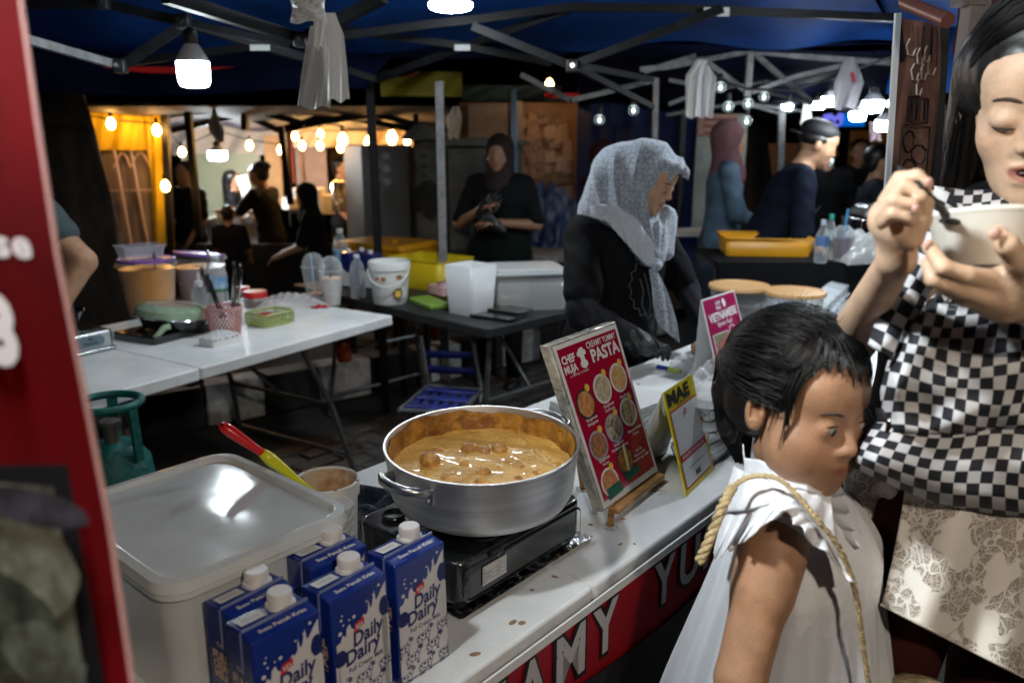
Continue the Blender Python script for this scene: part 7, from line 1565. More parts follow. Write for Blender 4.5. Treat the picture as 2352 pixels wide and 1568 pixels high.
# bowl and spoon
pb = ad(2280, 560, .875); Tb = Matrix.Translation(pb) @ Matrix.Scale(1.07, 4) @ Matrix.Rotation(R(-15), 4, 'X') @ Matrix.Rotation(R(3), 4, 'Y')
t2 = thing('paper_bowl', 'white paper bowl held in the eating woman\'s left hand', 'bowl', pb)
M_bowl = mat('matt_paper_bowl', (.78, .75, .67), .5, var=.03)
MB(Tb).lathe([(.001, -.024), (.044, -.024), (.0455, -.027), (.047, -.026), (.0595, .022), (.0605, .023), (.0625, .0255), (.0620, .0285), (.0595, .0290), (.0580, .026), (.046, -.018), (.001, -.020)], 64).build('bowl_wall', M_bowl, t2, smooth=50)
MB(Tb).lathe([(.056, .010), (.03, .014), (.001, .015)], 30).build('noodles', mat('noodle_food', (.6, .4, .16), .4, var=.4, vs_=60, bump=.7), t2, smooth=180)
t3 = thing('plastic_spoon', 'black plastic spoon dipping into the white paper bowl', 'spoon', ad(2120, 430, .80))
b = MB(); b.tube([ad(2064, 384, .838), ad(2090, 400, .825), ad(2115, 430, .80), ad(2140, 455, .815), ad(2162, 478, .84), ad(2172, 495, .85)], [.0025, .0032, .0034, .0034, .0042, .005], 8); b.build('spoon_handle', M_black, t3, smooth=180); b = MB(); b.ell(ad(2185, 508, .86), (.013, .012, .004), 12); b.build('spoon_bowl', M_black, t3, smooth=180)
# ================================================================ red banner close at the left
t = thing('food_banner', 'tall red food banner close at the left edge with white lettering and food photo', 'banner', ad(120, 1500, .45))
YB = .46
def bnr(x, y, o=0):
    "x: 0 at the right edge, negative to the left, metres; y metres up from the bottom edge of the frame"
    T0, B0 = ad(40, 0, .56), ad(302, 1568, .44); k = y / (T0.z - B0.z); p = B0.lerp(T0, k); return p + Vector((x * .90, x * -.30 + .004 * math.sin(y * 17), 0)) + Vector((-.3, -.9, 0)) * o
M_redb = mat('glossy_red_vinyl', (.075, .0002, .001), .8, spec=.06, var=.5, vs_=4)
MB().grid(lambda u, v: bnr(-.34 * u, -.5 + 1.7 * v), 12, 50).build('banner_vinyl', M_redb, t, smooth=180)
MB().tube([bnr(.001, -.5 + 1.7 * k / 20) for k in range(21)], .0016, 6).build('frayed_edge', mat('pale_pink_edge', (.42, .22, .20), .7), t)
Hs = (bnr(0, 1) - bnr(0, 0)).normalized(); Xs = Vector((.9487, -.316, 0))
def toF(u, v, x): pass
Fr = skew(bnr(0, 0, .002), Xs, Hs)
def loc(u, v):
    "banner-plane coordinates of a picture point"
    o = Vector((0, 0, CZ)); d = ray(u, v); nrm = Xs.cross(Hs).normalized(); p0 = bnr(0, 0, .002); s = (p0 - o).dot(nrm) / d.dot(nrm); w = Fr.inverted() @ (o + d * s); return w.x, w.y
b = MB(Fr); x, y = loc(78, 592); x0, y0 = loc(28, 592); b.text('e', x, y, .019, align='R', bold=.03, w=.0165, z=.001); b.text('s', x - .0185, y, .019, align='R', bold=.03, w=.0145, z=.001); b.text('ee', x - .038, y, .014, align='R', bold=.04, z=.001, w=.034); b.text('ch', x - .076, y, .014, align='R', bold=.04, z=.001, w=.034)
x, y = loc(52, 832); xt, yt = loc(30, 685); b.text('8', x, y, (yt - y) , align='R', bold=.06, z=.001, w=(yt - y) * .72); b.text('RM', x - .035, y, (yt - y), align='R', bold=.06, z=.001, w=.07); b.build('white_lettering', mat('pinkish_white_print', (.50, .44, .44), .5), t, smooth=0)
x, y = loc(160, 1065); b = MB(Fr); b.poly([(x, -.4), (x, y), (x - .16, y - .022), (x - .3, y - .03), (x - .3, -.4)], z=.0015); b.build('black_frame', mat('black_print', (.006, .005, .006), .4), t, smooth=0)
x, y = x - .014, y - .016
def ph(u, v): return Fr @ Vector((x - .26 * u, y - .30 * v - .02 * u, .003 + .0001 * math.sin(u * 9)))
MB().grid(ph, 10, 10).build('food_photo', mat('creamy_food_print', (.12, .12, .085), .5, col2=(.03, .025, .015), vs_=16), t, smooth=180)
for k, (cx, cy, rx, ry, c, c2) in enumerate(((-.035, -.055, .045, .035, (.42, .42, .32), (.26, .26, .17)), (-.06, -.10, .05, .035, (.12, .13, .08), (.04, .05, .03)), (-.03, -.115, .035, .022, (.26, .28, .22), (.14, .14, .09)), (-.02, -.015, .05, .012, (.10, .09, .12), (.05, .04, .05)), (-.05, -.17, .05, .02, (.14, .06, .02), (.05, .02, .01)), (-.02, -.19, .03, .02, (.12, .12, .18), (.03, .03, .05)))):
    MB(Fr).poly(blob(x + cx, y + cy, rx, ry, k, 30, .05), z=.0045 + .0008 * k).build('food_shape', mat('food_tone_' + 'cream green dark dusk rust blue'.split()[k], tuple(x * .4 for x in c), .5, col2=tuple(x * .3 for x in c2), vs_=45), t, smooth=0)
# ================================================================ things on the white table
def base(u, v): return az(u, v, T)
def hz(u, v, p): return ad(u, v, p.y).z - T
def wpx(n, p): return n * (p.y * math.cos(PIT) + (CZ - T) * math.sin(PIT)) / FPX
M_silver = mat('brushed_silver_panel', (.50, .52, .54), .25, metal=.9, var=.15, vs_=8)
q = base(266, 800); Ms2 = TR(q.x, q.y, T, WA) @ TR(-.20, .16, 0)
t = thing('table_stove', 'silver table gas stove with a black knob, half hidden by the red banner', 'stove', Ms2.translation)
MB(Ms2).rbox((0, 0), (.40, .32), .02, .012, .078).build('stove_body', M_silver, t, bevel=.006); MB(Ms2).rbox((0, .01), (.37, .27), .02, .0785, .082).build('hob_plate', M_enamel, t, bevel=.002)
MB(Ms2).rbox((0, -.002), (.412, .336), .02, .004, .014).build('base_lip', M_silver, t, bevel=.003)
Fq = Ms2 @ frame((0, -.1612, 0), (1, 0, 0), (0, 0, 1)); MB(Fq).prism([(x * 1.0 + .06, y + .045) for x, y in rrect(.20, .042, .02)], 0, .003).build('control_plate', mat('blue_grey_plate', (.12, .18, .22), .35), t, bevel=.001)
b = MB(Fq); b.text('Butterfly', .105, .036, .010, z=.0036, w=.055, bold=.03); b.poly(blob(.105, .056, .008, .005, 2, 8, .3), z=.0036); b.build('brand_lettering', M_black, t, smooth=0)
MB(Fq @ TR(.02, .045, .003)).lathe([(.024, 0), (.022, .018), (.016, .021), (.001, .021)], 20).build('knob', mat('glossy_black_knob', (.01, .01, .012), .15, coat=.6), t)
b = MB(Ms2); [b.bar((math.cos(a) * .03, .01 + math.sin(a) * .03, .095), (math.cos(a) * .12, .01 + math.sin(a) * .12, .095), .006, .012) for a in (.8, 2.4, 3.9, 5.5)]; b.build('pan_support', M_enamel, t)
q = Ms2 @ Vector((.055, .02, .10)); t = thing('frying_pan', 'dark frying pan of fried noodles on the silver stove', 'pan', q)
MB().lathe([(.001, 0), (.10, .002), (.125, .045), (.129, .047), (.126, .049), (.118, .044), (.098, .006), (.001, .005)], 40, q).build('pan_body', mat('pan_enamel_navy', (.010, .014, .022), .25, coat=.4), t); MB().ell((q.x, q.y, q.z + .018), (.09, .09, .018), 20).build('noodles', mat('fried_noodles', (.42, .24, .08), .5, col2=(.2, .08, .03), vs_=50, bump=.9, bs=90), t, smooth=180)
M_purple = mat('purple_lid_plastic', (.24, .12, .42), .35); M_tub = clear('tea_tub_film', (.62, .60, .58), .08, .2)
for i, (u, v, vt, n, liq, lb) in enumerate(((349, 722, 600, 62, (.60, .25, .02), 'tub of amber tea with purple lid and a clear box on top'), (468, 700, 588, 56, (.34, .27, .30), 'tub of pale mauve drink with tilted purple lid'))):
    p = base(u, v); H_ = hz(u, vt, p); r = wpx(n, p); t = thing('drink_tub', lb, 'tub', p, 0, 'purple-lidded drink tubs')
    MB().lathe([(r * .80, 0), (r * .98, H_ * .93), (r * 1.06, H_ * .935), (r * 1.06, H_ * .985), (r, H_)], 40, p, cap0=True).build('tub_wall', M_tub, t)
    MB().lathe([(r * .79, .004), (r * .965, H_ * (.88 if i == 0 else .80))], 40, p, cap0=True, cap1=True).build('drink', mat(('amber_tea', 'mauve_drink')[i], liq, .25, var=.2, vs_=5), t)
    ML = Matrix.Translation(p + Vector((0, 0, H_ + .003))) @ Matrix.Rotation(R(0 if i == 0 else 5), 4, 'Y') @ Matrix.Rotation(R(-5 * i), 4, 'X')
    MB(ML).lathe([(r * .98, 0), (r * 1.0, .010), (r * .93, .014), (r * .90, .010), (.001, .011)], 40).build('lid', M_purple, t)
    MB().tube([p + Vector((r * .35, -r * .2, H_ * .2)), p + Vector((r * .45, -r * .3, H_ + .02))], .005, 8).build('ladle_handle', MATS['chrome'], t); MB().ell(p + Vector((r * .46, -r * .31, H_ + .028)), (.011, .006, .016), 10).build('ladle_tip', MATS['chrome'], t, smooth=180)
    if i == 0:
        t2 = thing('clear_box', 'small clear lidless box sitting on the purple lid of the amber tub', 'box', p + Vector((0, 0, H_ + .02))); b = MB(TR(p.x - .02, p.y, p.z + H_ + .017, WA - .2)); b.rbox((0, 0), (wpx(82, p), .11), .02, 0, .055, 1.15, caps=(True, False)); b.rbox((0, 0), (wpx(100, p), .13), .022, .055, .058, 1, caps=(False, False)); b.build('box_wall', clear('thin_clear_box', (.75, .72, .80), .25, .1), t2)
# griddle and green pan with glass-edged lid
p = base(402, 772); t = thing('griddle_stand', 'black portable cooker base under the green pan', 'cooker', p)
MB(TR(p.x, p.y, T, WA + .1)).rbox((0, .06), (.30, .24), .02, 0, .03).build('cooker_body', M_enamel, t, bevel=.004)
c = ad(396, 735, p.y + .05); c.z = T + .045; t = thing('green_pan', 'pale green lidded double pan with green and black handles', 'pan', c)
M_sage = mat('sage_enamel', (.27, .36, .25), .25, coat=.5, var=.08); rp = wpx(78, c)
TP_ = Matrix.Translation(c) @ Matrix.Rotation(R(6), 4, 'Y') @ Matrix.Rotation(R(-4), 4, 'X')
MB(TP_).lathe([(.001, -.015), (rp * .8, -.013), (rp * .97, .022), (rp, .028)], 48).build('pan_bottom', M_enamel, t); MB(TP_).lathe([(rp * 1.0, .028), (rp * 1.03, .034), (rp * 1.0, .060), (rp * .84, .078), (rp * .72, .080)], 48).build('pan_lid', M_sage, t)
MB(TP_).lathe([(rp * .72, .0795), (rp * .4, .084), (.001, .0855)], 40).build('glass_window', clear('smoky_glass', (.45, .38, .30), .5, .05), t); MB(TP_).lathe([(rp * 1.035, .028), (rp * 1.045, .031), (rp * 1.03, .034)], 48).build('lid_ring', MATS['chrome'], t)
h0 = ad(390, 745, c.y - rp * 1.0); h0.z = T + .062
b = MB(); b.tube([h0, ad(378, 752, c.y - rp * 1.1), ad(360, 772, c.y - rp * 1.25), ad(345, 786, c.y - rp * 1.35)], [.012, .013, .011, .009], 12); b.build('green_handle', M_sage, t, smooth=180)
b = MB(); b.tube([ad(335, 750, c.y - .06), ad(310, 765, c.y - .1), ad(290, 777, c.y - .14)], [.008, .010, .008], 10); b.build('black_handle', M_black, t, smooth=180)
# pink basket with tongs
M_pinkb = mat('pink_basket_plastic', (.56, .30, .28), .4)
p = base(520, 768); t = thing('pink_basket', 'pink openwork cup of tongs beside the green pan', 'basket', p); r = wpx(38, p); H_ = hz(520, 702, p)
b = MB()
for k in range(26):
    for sg in (1, -1):
        L = [(p.x + (r * (.85 + .15 * f)) * math.cos(2 * math.pi * k / 26 + sg * f * 1.1), p.y + (r * (.85 + .15 * f)) * math.sin(2 * math.pi * k / 26 + sg * f * 1.1), T + .008 + (H_ - .016) * f) for f in (0, .25, .5, .75, 1)]; b.tube(L, .0028, 4)
b.build('lattice', M_pinkb, t); MB().lathe([(r * 1.0, H_ - .012), (r * 1.04, H_), (r * 1.0, H_ + .001), (r * .97, H_ - .01)], 36, p).lathe([(r * .86, 0), (r * .88, .012)], 36, p, cap0=True).build('rim', M_pinkb, t)
b = MB(); b.bar(p + Vector((-r * 1.02, 0, H_ * .9)), p + Vector((-r * 1.25, -.01, H_ * .75)), .012).bar(p + Vector((-r * 1.25, -.01, H_ * .75)), p + Vector((-r * .98, 0, H_ * .45)), .012); b.build('basket_handle', M_pinkb, t)
for i, (u0, v0, u1, v1, lb) in enumerate(((465, 622, 512, 730, 'leftmost black-tipped tongs leaning left in the pink cup'), (478, 634, 508, 730, 'second black-tipped tongs leaning left in the pink cup'), (538, 608, 530, 730, 'tall steel tongs upright at the right in the pink cup'), (553, 612, 536, 730, 'rightmost steel tongs leaning right in the pink cup'))):
    t2 = thing('tongs', lb, 'tongs', ad(u1, v1, p.y), 0, 'tongs in the pink basket'); a, c2 = ad(u0, v0 + 8, p.y - .005 + .01 * (i % 2)), ad(u1, v1, p.y)
    m = M_black if i < 2 else MATS['chrome']
    MB().bar(a, c2, .011, .004).bar(a + Vector((.004, .008, 0)), c2 + Vector((.006, .02, 0)), .011, .004).build('arm', m, t2); MB().tube([a + Vector((0, 0, -.005)), a + Vector((0, 0, .018))], [.006, .007], 8).build('tip', M_black, t2)
    MB(Matrix.Translation(a + Vector((0, -.001, .020))) @ Matrix.Rotation(R(90), 4, 'X')).lathe([(.004, -.002), (.008, 0), (.004, .002)], 12).build('ring', M_black, t2, smooth=180)
# bottles, basket, jar
M_cb = clear('clear_bottle_film', (.8, .86, .88), .12, .05)
def bottle(u, v, vt, n, label, capc='pale_blue_cap', lab=True, group='clear drink bottles', text=None, labc=(.05, .25, .55)):
    p = base(u, v); H_ = hz(u, vt, p); r = wpx(n, p); t = thing('bottle', label, 'bottle', p, 0, group)
    MB().lathe([(r * .8, 0), (r, .008), (r, H_ * .30), (r * .94, H_ * .36), (r, H_ * .42), (r, H_ * .66), (r * .75, H_ * .80), (r * .36, H_ * .90), (r * .34, H_ * .93)], 28, p, cap0=True).build('bottle_wall', M_cb, t)
    if lab:
        MB().lathe([(r * 1.015, H_ * .36), (r * 1.015, H_ * .60)], 28, p).build('label_wrap', mat('blue_label_%s' % ('print'), labc, .4, col2=(.35, .45, .55), vs_=30), t); MB().lathe([(r * 1.02, H_ * .36), (r * 1.02, H_ * .41)], 28, p).build('green_label_band', mat('green_label_print', (.03, .16, .05), .4), t)
        if text: b = MB(frame((p.x - r * .3, p.y - r * 1.06, T + H_ * .44), (1, 0, 0), (0, 0, 1))); b.text(text, 0, 0, H_ * .09, bold=.04); b.build('label_lettering', M_red, t, smooth=0)
    MB().lathe([(r * .42, H_ * .92), (r * .42, H_ * .99), (r * .38, H_)], 18, p, cap0=True, cap1=True).build('cap', mat(capc, (.45, .52, .58), .35), t); return t
bottle(503, 712, 585, 24, 'clear bottle with a blue landscape label behind the pink cup', text='ay')
p = base(462, 715); t = thing('squeeze_bottle', 'small clear squeeze bottle with a pointed nozzle next to the mauve tub', 'bottle', p); r = wpx(18, p); H_ = hz(462, 625, p)
MB().lathe([(r, 0), (r, H_ * .55), (r * .6, H_ * .68)], 22, p, cap0=True).build('bottle_wall', M_cb, t); MB().lathe([(r * .62, H_ * .66), (r * .55, H_ * .76), (r * .25, H_ * .80), (r * .10, H_)], 16, p, cap1=True).build('nozzle', clear('nozzle_film', (.8, .8, .8), .6), t)
q = base(500, 792); o = None; t = thing('napkin_pack', 'small plastic-wrapped pack of printed napkins in front of the pink cup', 'napkins', q)
MB(TR(q.x - .0, q.y + .02, T, WA)).rbox((0, 0), (.125, .085), .006, 0, .035).build('napkins', M_white, t, bevel=.003)
b = MB(TR(q.x, q.y + .02, T, WA)); b.grid(lambda u, v: Vector(((u - .5) * .132, (v - .5) * .092, .036 + .018 * math.sin(math.pi * u) * math.sin(math.pi * v) + .003 * math.sin(u * 30 + v * 9) * math.sin(v * 23))), 24, 20); b.build('wrapper', clear('crinkled_wrapper', (.7, .72, .72), .3, .08), t, smooth=30)
b = MB(TR(q.x, q.y + .02, T, WA) @ frame((0, -.0432, 0), (1, 0, 0), (0, 0, 1))); [b.poly(blob(x, .028, .006, .003, k, 7, .3), z=.001) for k, x in enumerate((-.05, -.03, .0, .03, .05))]; b.build('black_print', M_black, t, smooth=0)
M_lime = mat('lime_basket_plastic', (.38, .44, .16), .4); q = base(610, 752); Mk = TR(q.x, q.y + .07, T, WA - .05); wL = wpx(88, q)
t = thing('lime_basket', 'lime green slotted basket holding red packets', 'basket', Mk.translation)
ro, ri = rrect(wL, .13, .02), rrect(wL * 1.08, .145, .02); b = MB(Mk); b.rbox((0, 0), (wL * .92, .12), .02, 0, .004)
N_ = 44
for (za, zb) in ((.004, .012), (.022, .026), (.034, .038), (.050, .060)): b.rbox((0, 0), (wL * (.92 + za), .12 + za * .3), .02, za, zb, 1.015, caps=(False, False))
for k in range(40):
    a = 2 * math.pi * k / 40; x = max(-wL * .47, min(wL * .47, wL * .66 * math.cos(a))); y = max(-.062, min(.062, .092 * math.sin(a))); b.bar((x, y, .004), (x * 1.03, y * 1.03, .056), .004, .003)
b.build('basket_wall', M_lime, t, solid=.0015)
t2 = thing('sauce_packets', 'bright red sauce packets lying in the lime basket', 'packets', Mk.translation); MB(Mk @ TR(-.02, -.01, .045, .2, R(8), R(4))).box((0, 0, 0), (.08, .06, .004)).build('packet', mat('glossy_red_packet', (.55, .01, .01), .2, coat=.6), t2); MB(Mk @ TR(.03, .02, .05, -.3, R(-6), R(14))).box((0, 0, 0), (.07, .05, .004)).build('packet', clear('clear_packet', (.75, .72, .7), .5), t2)
q = base(588, 705); t = thing('red_jar', 'small jar of chilli with a red screw lid', 'jar', q); r = wpx(26, q)
MB().lathe([(r * .9, 0), (r, .01), (r, .05), (r * .9, .058)], 26, q, cap0=True).build('jar_wall', M_cb, t); MB().lathe([(r * .9, .004), (r * .92, .035)], 24, q, cap0=True, cap1=True).build('chilli', mat('chilli_paste', (.10, .02, .01), .5, var=.5, vs_=40), t); MB().lathe([(r * 1.05, .05), (r * 1.06, .072), (r, .078), (.001, .078)], 30, q).build('red_lid', mat('red_lid_plastic', (.52, .012, .012), .35), t)
q = base(560, 690); t = thing('red_jar', 'second red lid jar half hidden behind the steel tongs', 'jar', q); MB().lathe([(.03, 0), (.032, .05)], 20, q, cap0=True).build('jar_wall', M_cb, t); MB().lathe([(.034, .05), (.034, .07), (.001, .071)], 24, q).build('red_lid', MATS['red_lid_plastic'], t)
crumple('plastic_bag', Matrix.Translation(base(675, 700)) @ Matrix.Rotation(.3, 4, 'Z'), .34, .16, .06, clear('pale_bag_film', (.62, .60, .60), .55, .3), 12, 'crumpled whitish plastic bag on the white table behind the lime basket', 'bag', 44)
q = base(735, 706); MB_ = MB(TR(q.x, q.y, T, .4)); MB_.grid(lambda u, v: Vector(((u - .5) * .085, (v - .5) * .05, .004 + .010 * math.sin(math.pi * u) * math.sin(math.pi * v) + .003 * math.sin(u * 17))), 20, 12); tag(MB_.build('red_packet', MATS['glossy_red_packet'], smooth=180), 'small crumpled red packet on the white table near the domed cups', 'packet')
q = base(760, 722); 
def domecup(u, v, vt, n, label, liq, frac, straw):
    p = base(u, v); H_ = hz(u, vt, p) ; r = wpx(n, p); t = thing('domed_cup', label, 'cup', p, 0, 'domed plastic cups')
    MB().lathe([(r * .62, 0), (r * .98, H_ * .70)], 28, p, cap0=True).build('cup_wall', M_cb, t); MB().lathe([(r * .60, .003), (r * (.62 + .36 * frac), H_ * .70 * frac)], 26, p, cap0=True, cap1=True).build('drink', mat(liq[0], liq[1], .35, var=.15, vs_=30), t)
    MB().lathe([(r * 1.05, H_ * .69), (r * 1.06, H_ * .72), (r * .95, H_ * .73), (r * .88, H_ * .84), (r * .60, H_ * .95), (r * .22, H_)], 28, p).build('dome_lid', M_cb, t)
    if straw: MB().tube([p + Vector((0, 0, .02)), p + Vector(straw[1])], .0045, 8).build('straw', mat(*straw[0]), t)
domecup(724, 688, 580, 27, 'domed cup with purple dregs and a pale blue straw, left of the white drink', ('purple_dregs', (.16, .03, .08)), .2, (('pale_blue_straw', (.30, .45, .62), .4), (-.01, 0, .23)))
domecup(764, 700, 588, 28, 'domed cup of milky white drink in front of the blue-label bottle', ('milky_drink', (.52, .50, .48)), .8, (('dark_straw', (.05, .05, .06), .4), (-.005, 0, .23)))
# ================================================================ things on the black table
bottle(786, 648, 525, 18, 'tall clear bottle with blue and green label behind the milky drink')
bottle(823, 685, 584, 17, 'short empty clear bottle between the blue cartons and the white bucket', lab=False)
for i, (u, v, lb) in enumerate(((808, 658, 'dark blue drink carton behind the short clear bottle, left one'), (838, 654, 'dark blue drink carton in the middle behind the short clear bottle'), (858, 662, 'dark blue drink carton touching the white bucket'))):
    p = base(u, v); t = thing('drink_carton', lb, 'carton', p, 0, 'dark blue cartons on the black table'); Mk = TR(p.x, p.y, T, BA + .3)
    MB(Mk).box((0, 0, .095), (.062, .09, .19)).build('carton_body', mat('deep_blue_carton', (.006, .015, .12), .3, coat=.3), t, bevel=.003); MB(Mk).lathe([(.013, .19), (.013, .208), (.001, .209)], 16, (.0, -.015, 0)).build('cap', M_cap, t)
    b = MB(Mk @ frame((0, -.0455, 0), (1, 0, 0), (0, 0, 1))); b.poly([(-.025, .01), (.025, .01), (.025, .08), (-.025, .10)], z=.0005); b.build('white_print', M_paper, t, smooth=0)
p = base(897, 694); t = thing('mayonnaise_bucket', 'white plastic bucket with wire handle and food label on the black table', 'bucket', p); r = wpx(46, p); H_ = hz(898, 598, p)
MB().lathe([(r * .82, 0), (r * .84, .006), (r * .98, H_ * .80), (r * 1.04, H_ * .81), (r * 1.04, H_ * .97), (r * 1.0, H_), (r * .94, H_ * .99), (r * .92, H_ * .90), (.001, H_ * .89)], 48, p, cap0=True).build('bucket_wall', M_bucket, t)
L = [p + Vector((r * 1.05 * math.cos(a), r * 1.08 * math.sin(a) - .01, H_ * .82 - .36 * H_ * max(0, math.sin(math.pi * (k / 12))) ** .8)) for k, a in [(k, R(195 + k * 150 / 12)) for k in range(13)]]
MB().tube(L, .0035, 6).build('wire_handle', M_white, t, smooth=180)
b = MB(); 
def bp_(a, z, w, h, n=12): return [Vector((p.x + (r * .93 + .004) * math.cos(a + w * math.cos(k) / r), p.y + (r * .93 + .004) * math.sin(a + w * math.cos(k) / r), T + z + h * math.sin(k))) for k in [2 * math.pi * j / n for j in range(n)]]
for a, z, w, h, m, nm in ((R(-58), H_ * .28, .026, .026, mat('black_ring_print', (.02, .02, .02), .4), 'food_badge_ring'), (R(-100), H_ * .62, .014, .012, mat('brown_food_print', (.35, .14, .05), .4), 'small_food_print'), (R(-120), H_ * .63, .012, .006, M_red, 'red_mark'), (R(-52), H_ * .66, .018, .012, mat('red_green_logo', (.5, .02, .02), .4, col2=(.02, .25, .08), vs_=60), 'logo_patch'), (R(-118), H_ * .40, .014, .012, mat('grey_print2', (.4, .42, .45), .5), 'text_block')):
    P_ = bp_(a, z, w, h); MB().add(P_, [tuple(range(len(P_)))]).build(nm, m, t, smooth=0)
P_ = [v + Vector((0, -.003, 0)) for v in bp_(R(-58), H_ * .28, .019, .019)]; MB().add(P_, [tuple(range(len(P_)))]).build('food_badge', mat('yellow_food_print', (.65, .40, .08), .4, var=.4, vs_=90), t, smooth=0)
M_ochre = mat('ochre_box_plastic', (.55, .24, .008), .35, var=.1, coat=.2); M_ylw = mat('yellow_tray_plastic', (.58, .42, .01), .4, var=.08)
q = base(990, 640); Mk = TR(q.x - .30, q.y + .33, T, BA + .25); t = thing('lidded_crate', 'large ochre plastic box with lid behind the white bucket', 'crate', Mk.translation)
H_ = hz(930, 552, Mk.translation); MB(Mk).rbox((0, 0), (.50, .36), .03, -.15, H_ * .82, 1.05).build('crate_wall', M_ochre, t, bevel=.004); MB(Mk).rbox((0, 0), (.545, .40), .03, H_ * .82, H_, .93).build('crate_lid', M_ochre, t, bevel=.006); MB(Mk).lathe([(.02, H_), (.025, H_ + .015), (.001, H_ + .02)], 16, (.1, -.05, 0)).build('lid_knob', M_ochre, t)
[MB(TR(Mk.translation.x, Mk.translation.y, 0, BA + .25)).box((x, y, (T - .15) / 2), (.03, .03, T - .15)).build('stand_leg', M_black, t) for x in (-.2, .2) for y in (-.12, .12)]
q = base(975, 668); Mk = TR(q.x + .02, q.y + .17, T, BA + .12); t = thing('yellow_bin', 'open yellow plastic bin between white bucket and frosted boxes', 'bin', Mk.translation)
b = MB(Mk); b.rbox((0, 0), (.36, .26), .03, 0, .15, 1.1, caps=(True, False)); b.rbox((0, 0), (.40, .29), .035, .15, .158, 1.01, caps=(False, False)); b.build('bin_wall', M_ylw, t, solid=.003)
q = base(985, 705); MB(TR(q.x + .0, q.y + .05, T + .012, BA - .25)).box((0, 0, 0), (.25, .11, .024)).build('packet_body', mat('green_packet', (.20, .34, .06), .4, var=.2), thing('green_packet', 'long green packet on the black table in front of the yellow bin', 'packet', q), bevel=.006)
q = base(1003, 690); t = thing('pink_box', 'pink wet-wipe box with dark print on the green packet', 'box', q); Mk = TR(q.x + .03, q.y + .05, T + .025, BA - .15); MB(Mk).rbox((0, 0), (.14, .10), .01, 0, .045, .97).build('box_wall', mat('pale_pink_card', (.56, .32, .32), .5), t, bevel=.003); MB(Mk).lathe([(.045, .045), (.04, .062), (.001, .066)], 24, (.02, .0, 0)).build('flip_lid', mat('pink_black_print', (.50, .30, .32), .4, col2=(.02, .02, .02), vs_=28), t, smooth=180)
M_frost = clear('frosted_box_plastic', (.60, .62, .64), .68, .3)
q = base(1075, 727); Mk = TR(q.x + .01, q.y + .085, T, BA + .05); H_ = hz(1080, 604, Mk.translation)
t = thing('frosted_boxes', 'stack of nested frosted plastic boxes at the front of the black table', 'boxes', Mk.translation)
for k in range(4): b = MB(Mk); b.rbox((0, 0), (.155 , .145), .015, .002 + .006 * k + (.045 if k else 0), H_ - .03 + .008 * k, 1.16, caps=(k == 0, False)); b.build('frosted_box', M_frost, t, solid=.002)
b = MB(Mk); b.rbox((0, 0), (.15, .14), .015, 0, .05, 1.03); b.build('bottom_box', M_frost, t)
q = base(1252, 719); Mk = TR(q.x - .085, q.y + .20, T, BA + .95); t = thing('clear_container', 'large clear lidded container with pale food inside at the right of the black table', 'container', Mk.translation); H_ = .19
M_cc = clear('cloudy_container_film', (.58, .60, .60), .34, .15); b = MB(Mk); b.rbox((0, 0), (.33, .28), .03, 0, H_ * .86, 1.07, caps=(True, False)); b.build('container_wall', M_cc, t, solid=.002); b = MB(Mk); b.rbox((0, 0), (.375, .325), .035, H_ * .86, H_ * .94, 1.0); b.rbox((0, 0), (.34, .29), .03, H_ * .94, H_, .97); b.build('container_lid', clear('cloudy_lid_film', (.62, .64, .65), .6, .2), t, bevel=.004)
for k, (x, y) in enumerate(((-.06, -.03), (.05, -.05), (.0, .06), (.08, .05))): MB(Mk).ell((x, y, .05 + .012 * k), (.075, .05, .022), 16).build('pale_patty', mat('pale_patty_food', (.55, .42, .30), .6, var=.15), t, smooth=180)
for k in range(2):
    q = base(1140 + 25 * k, 732 - 9 * k); tag(MB(TR(q.x, q.y + .02, T + .006 + .012 * k, BA + .25 - .1 * k)).rbox((0, 0), (.22, .12), .012, 0, .010).build('black_tray', M_enamel, bevel=.002), ('lower flat black lid lying in front of the clear container', 'upper flat black lid lying in front of the clear container')[k], 'lid', 'black lids on the black table')
# ================================================================ under the tables: gas bottle, blue folding chair, red stool
p = az(300, 1230, .0); p = ad(285, 1100, 2.15); p = Vector((p.x - .035, 2.18, 0)); t = thing('gas_cylinder', 'scuffed teal gas cylinder under the left end of the white table', 'gas bottle', p)
M_tealp = mat('scuffed_teal_paint', (.0, .17, .15), .5, col2=(.0, .08, .07), vs_=9, bump=.4, bs=60)
zt = ad(285, 1010, p.y).z; r = wpx(78, Vector((0, 2.18, 0))) * 1.0; r = .105
MB().lathe([(r * .75, .0), (r * .8, .03), (r * .85, .05), (r, .10), (r, zt - .13), (r * .93, zt - .06), (r * .6, zt - .012), (.001, zt)], 44, p).build('cylinder_body', M_tealp, t)
b = MB(); zr = ad(285, 925, p.y).z; b.tube([p + Vector((  .088 * math.cos(a), .088 * math.sin(a), zr)) for a in [2 * math.pi * k / 28 for k in range(29)]], .012, 8); b.build('guard_ring', M_tealp, t, smooth=180)
for a in (R(-20), R(110), R(215)): MB().bar(p + Vector((.094 * math.cos(a), .094 * math.sin(a), zt - .05)), p + Vector((.088 * math.cos(a), .088 * math.sin(a), zr)), .028, .010).build('guard_post', M_tealp, t)
b = MB(); b.bar(p + Vector((-.10, -.07, zt - .05)), p + Vector((-.09, -.07, zr)), .07, .008); b.build('guard_plate', M_tealp, t)
MB().lathe([(.022, 0), (.022, .05), (.03, .055), (.03, .07), (.001, .075)], 18, p + Vector((0, 0, zt - .01))).build('valve', mat('dull_brass', (.30, .28, .24), .35, metal=.9), t)
b = MB(); rr = random.Random(6)
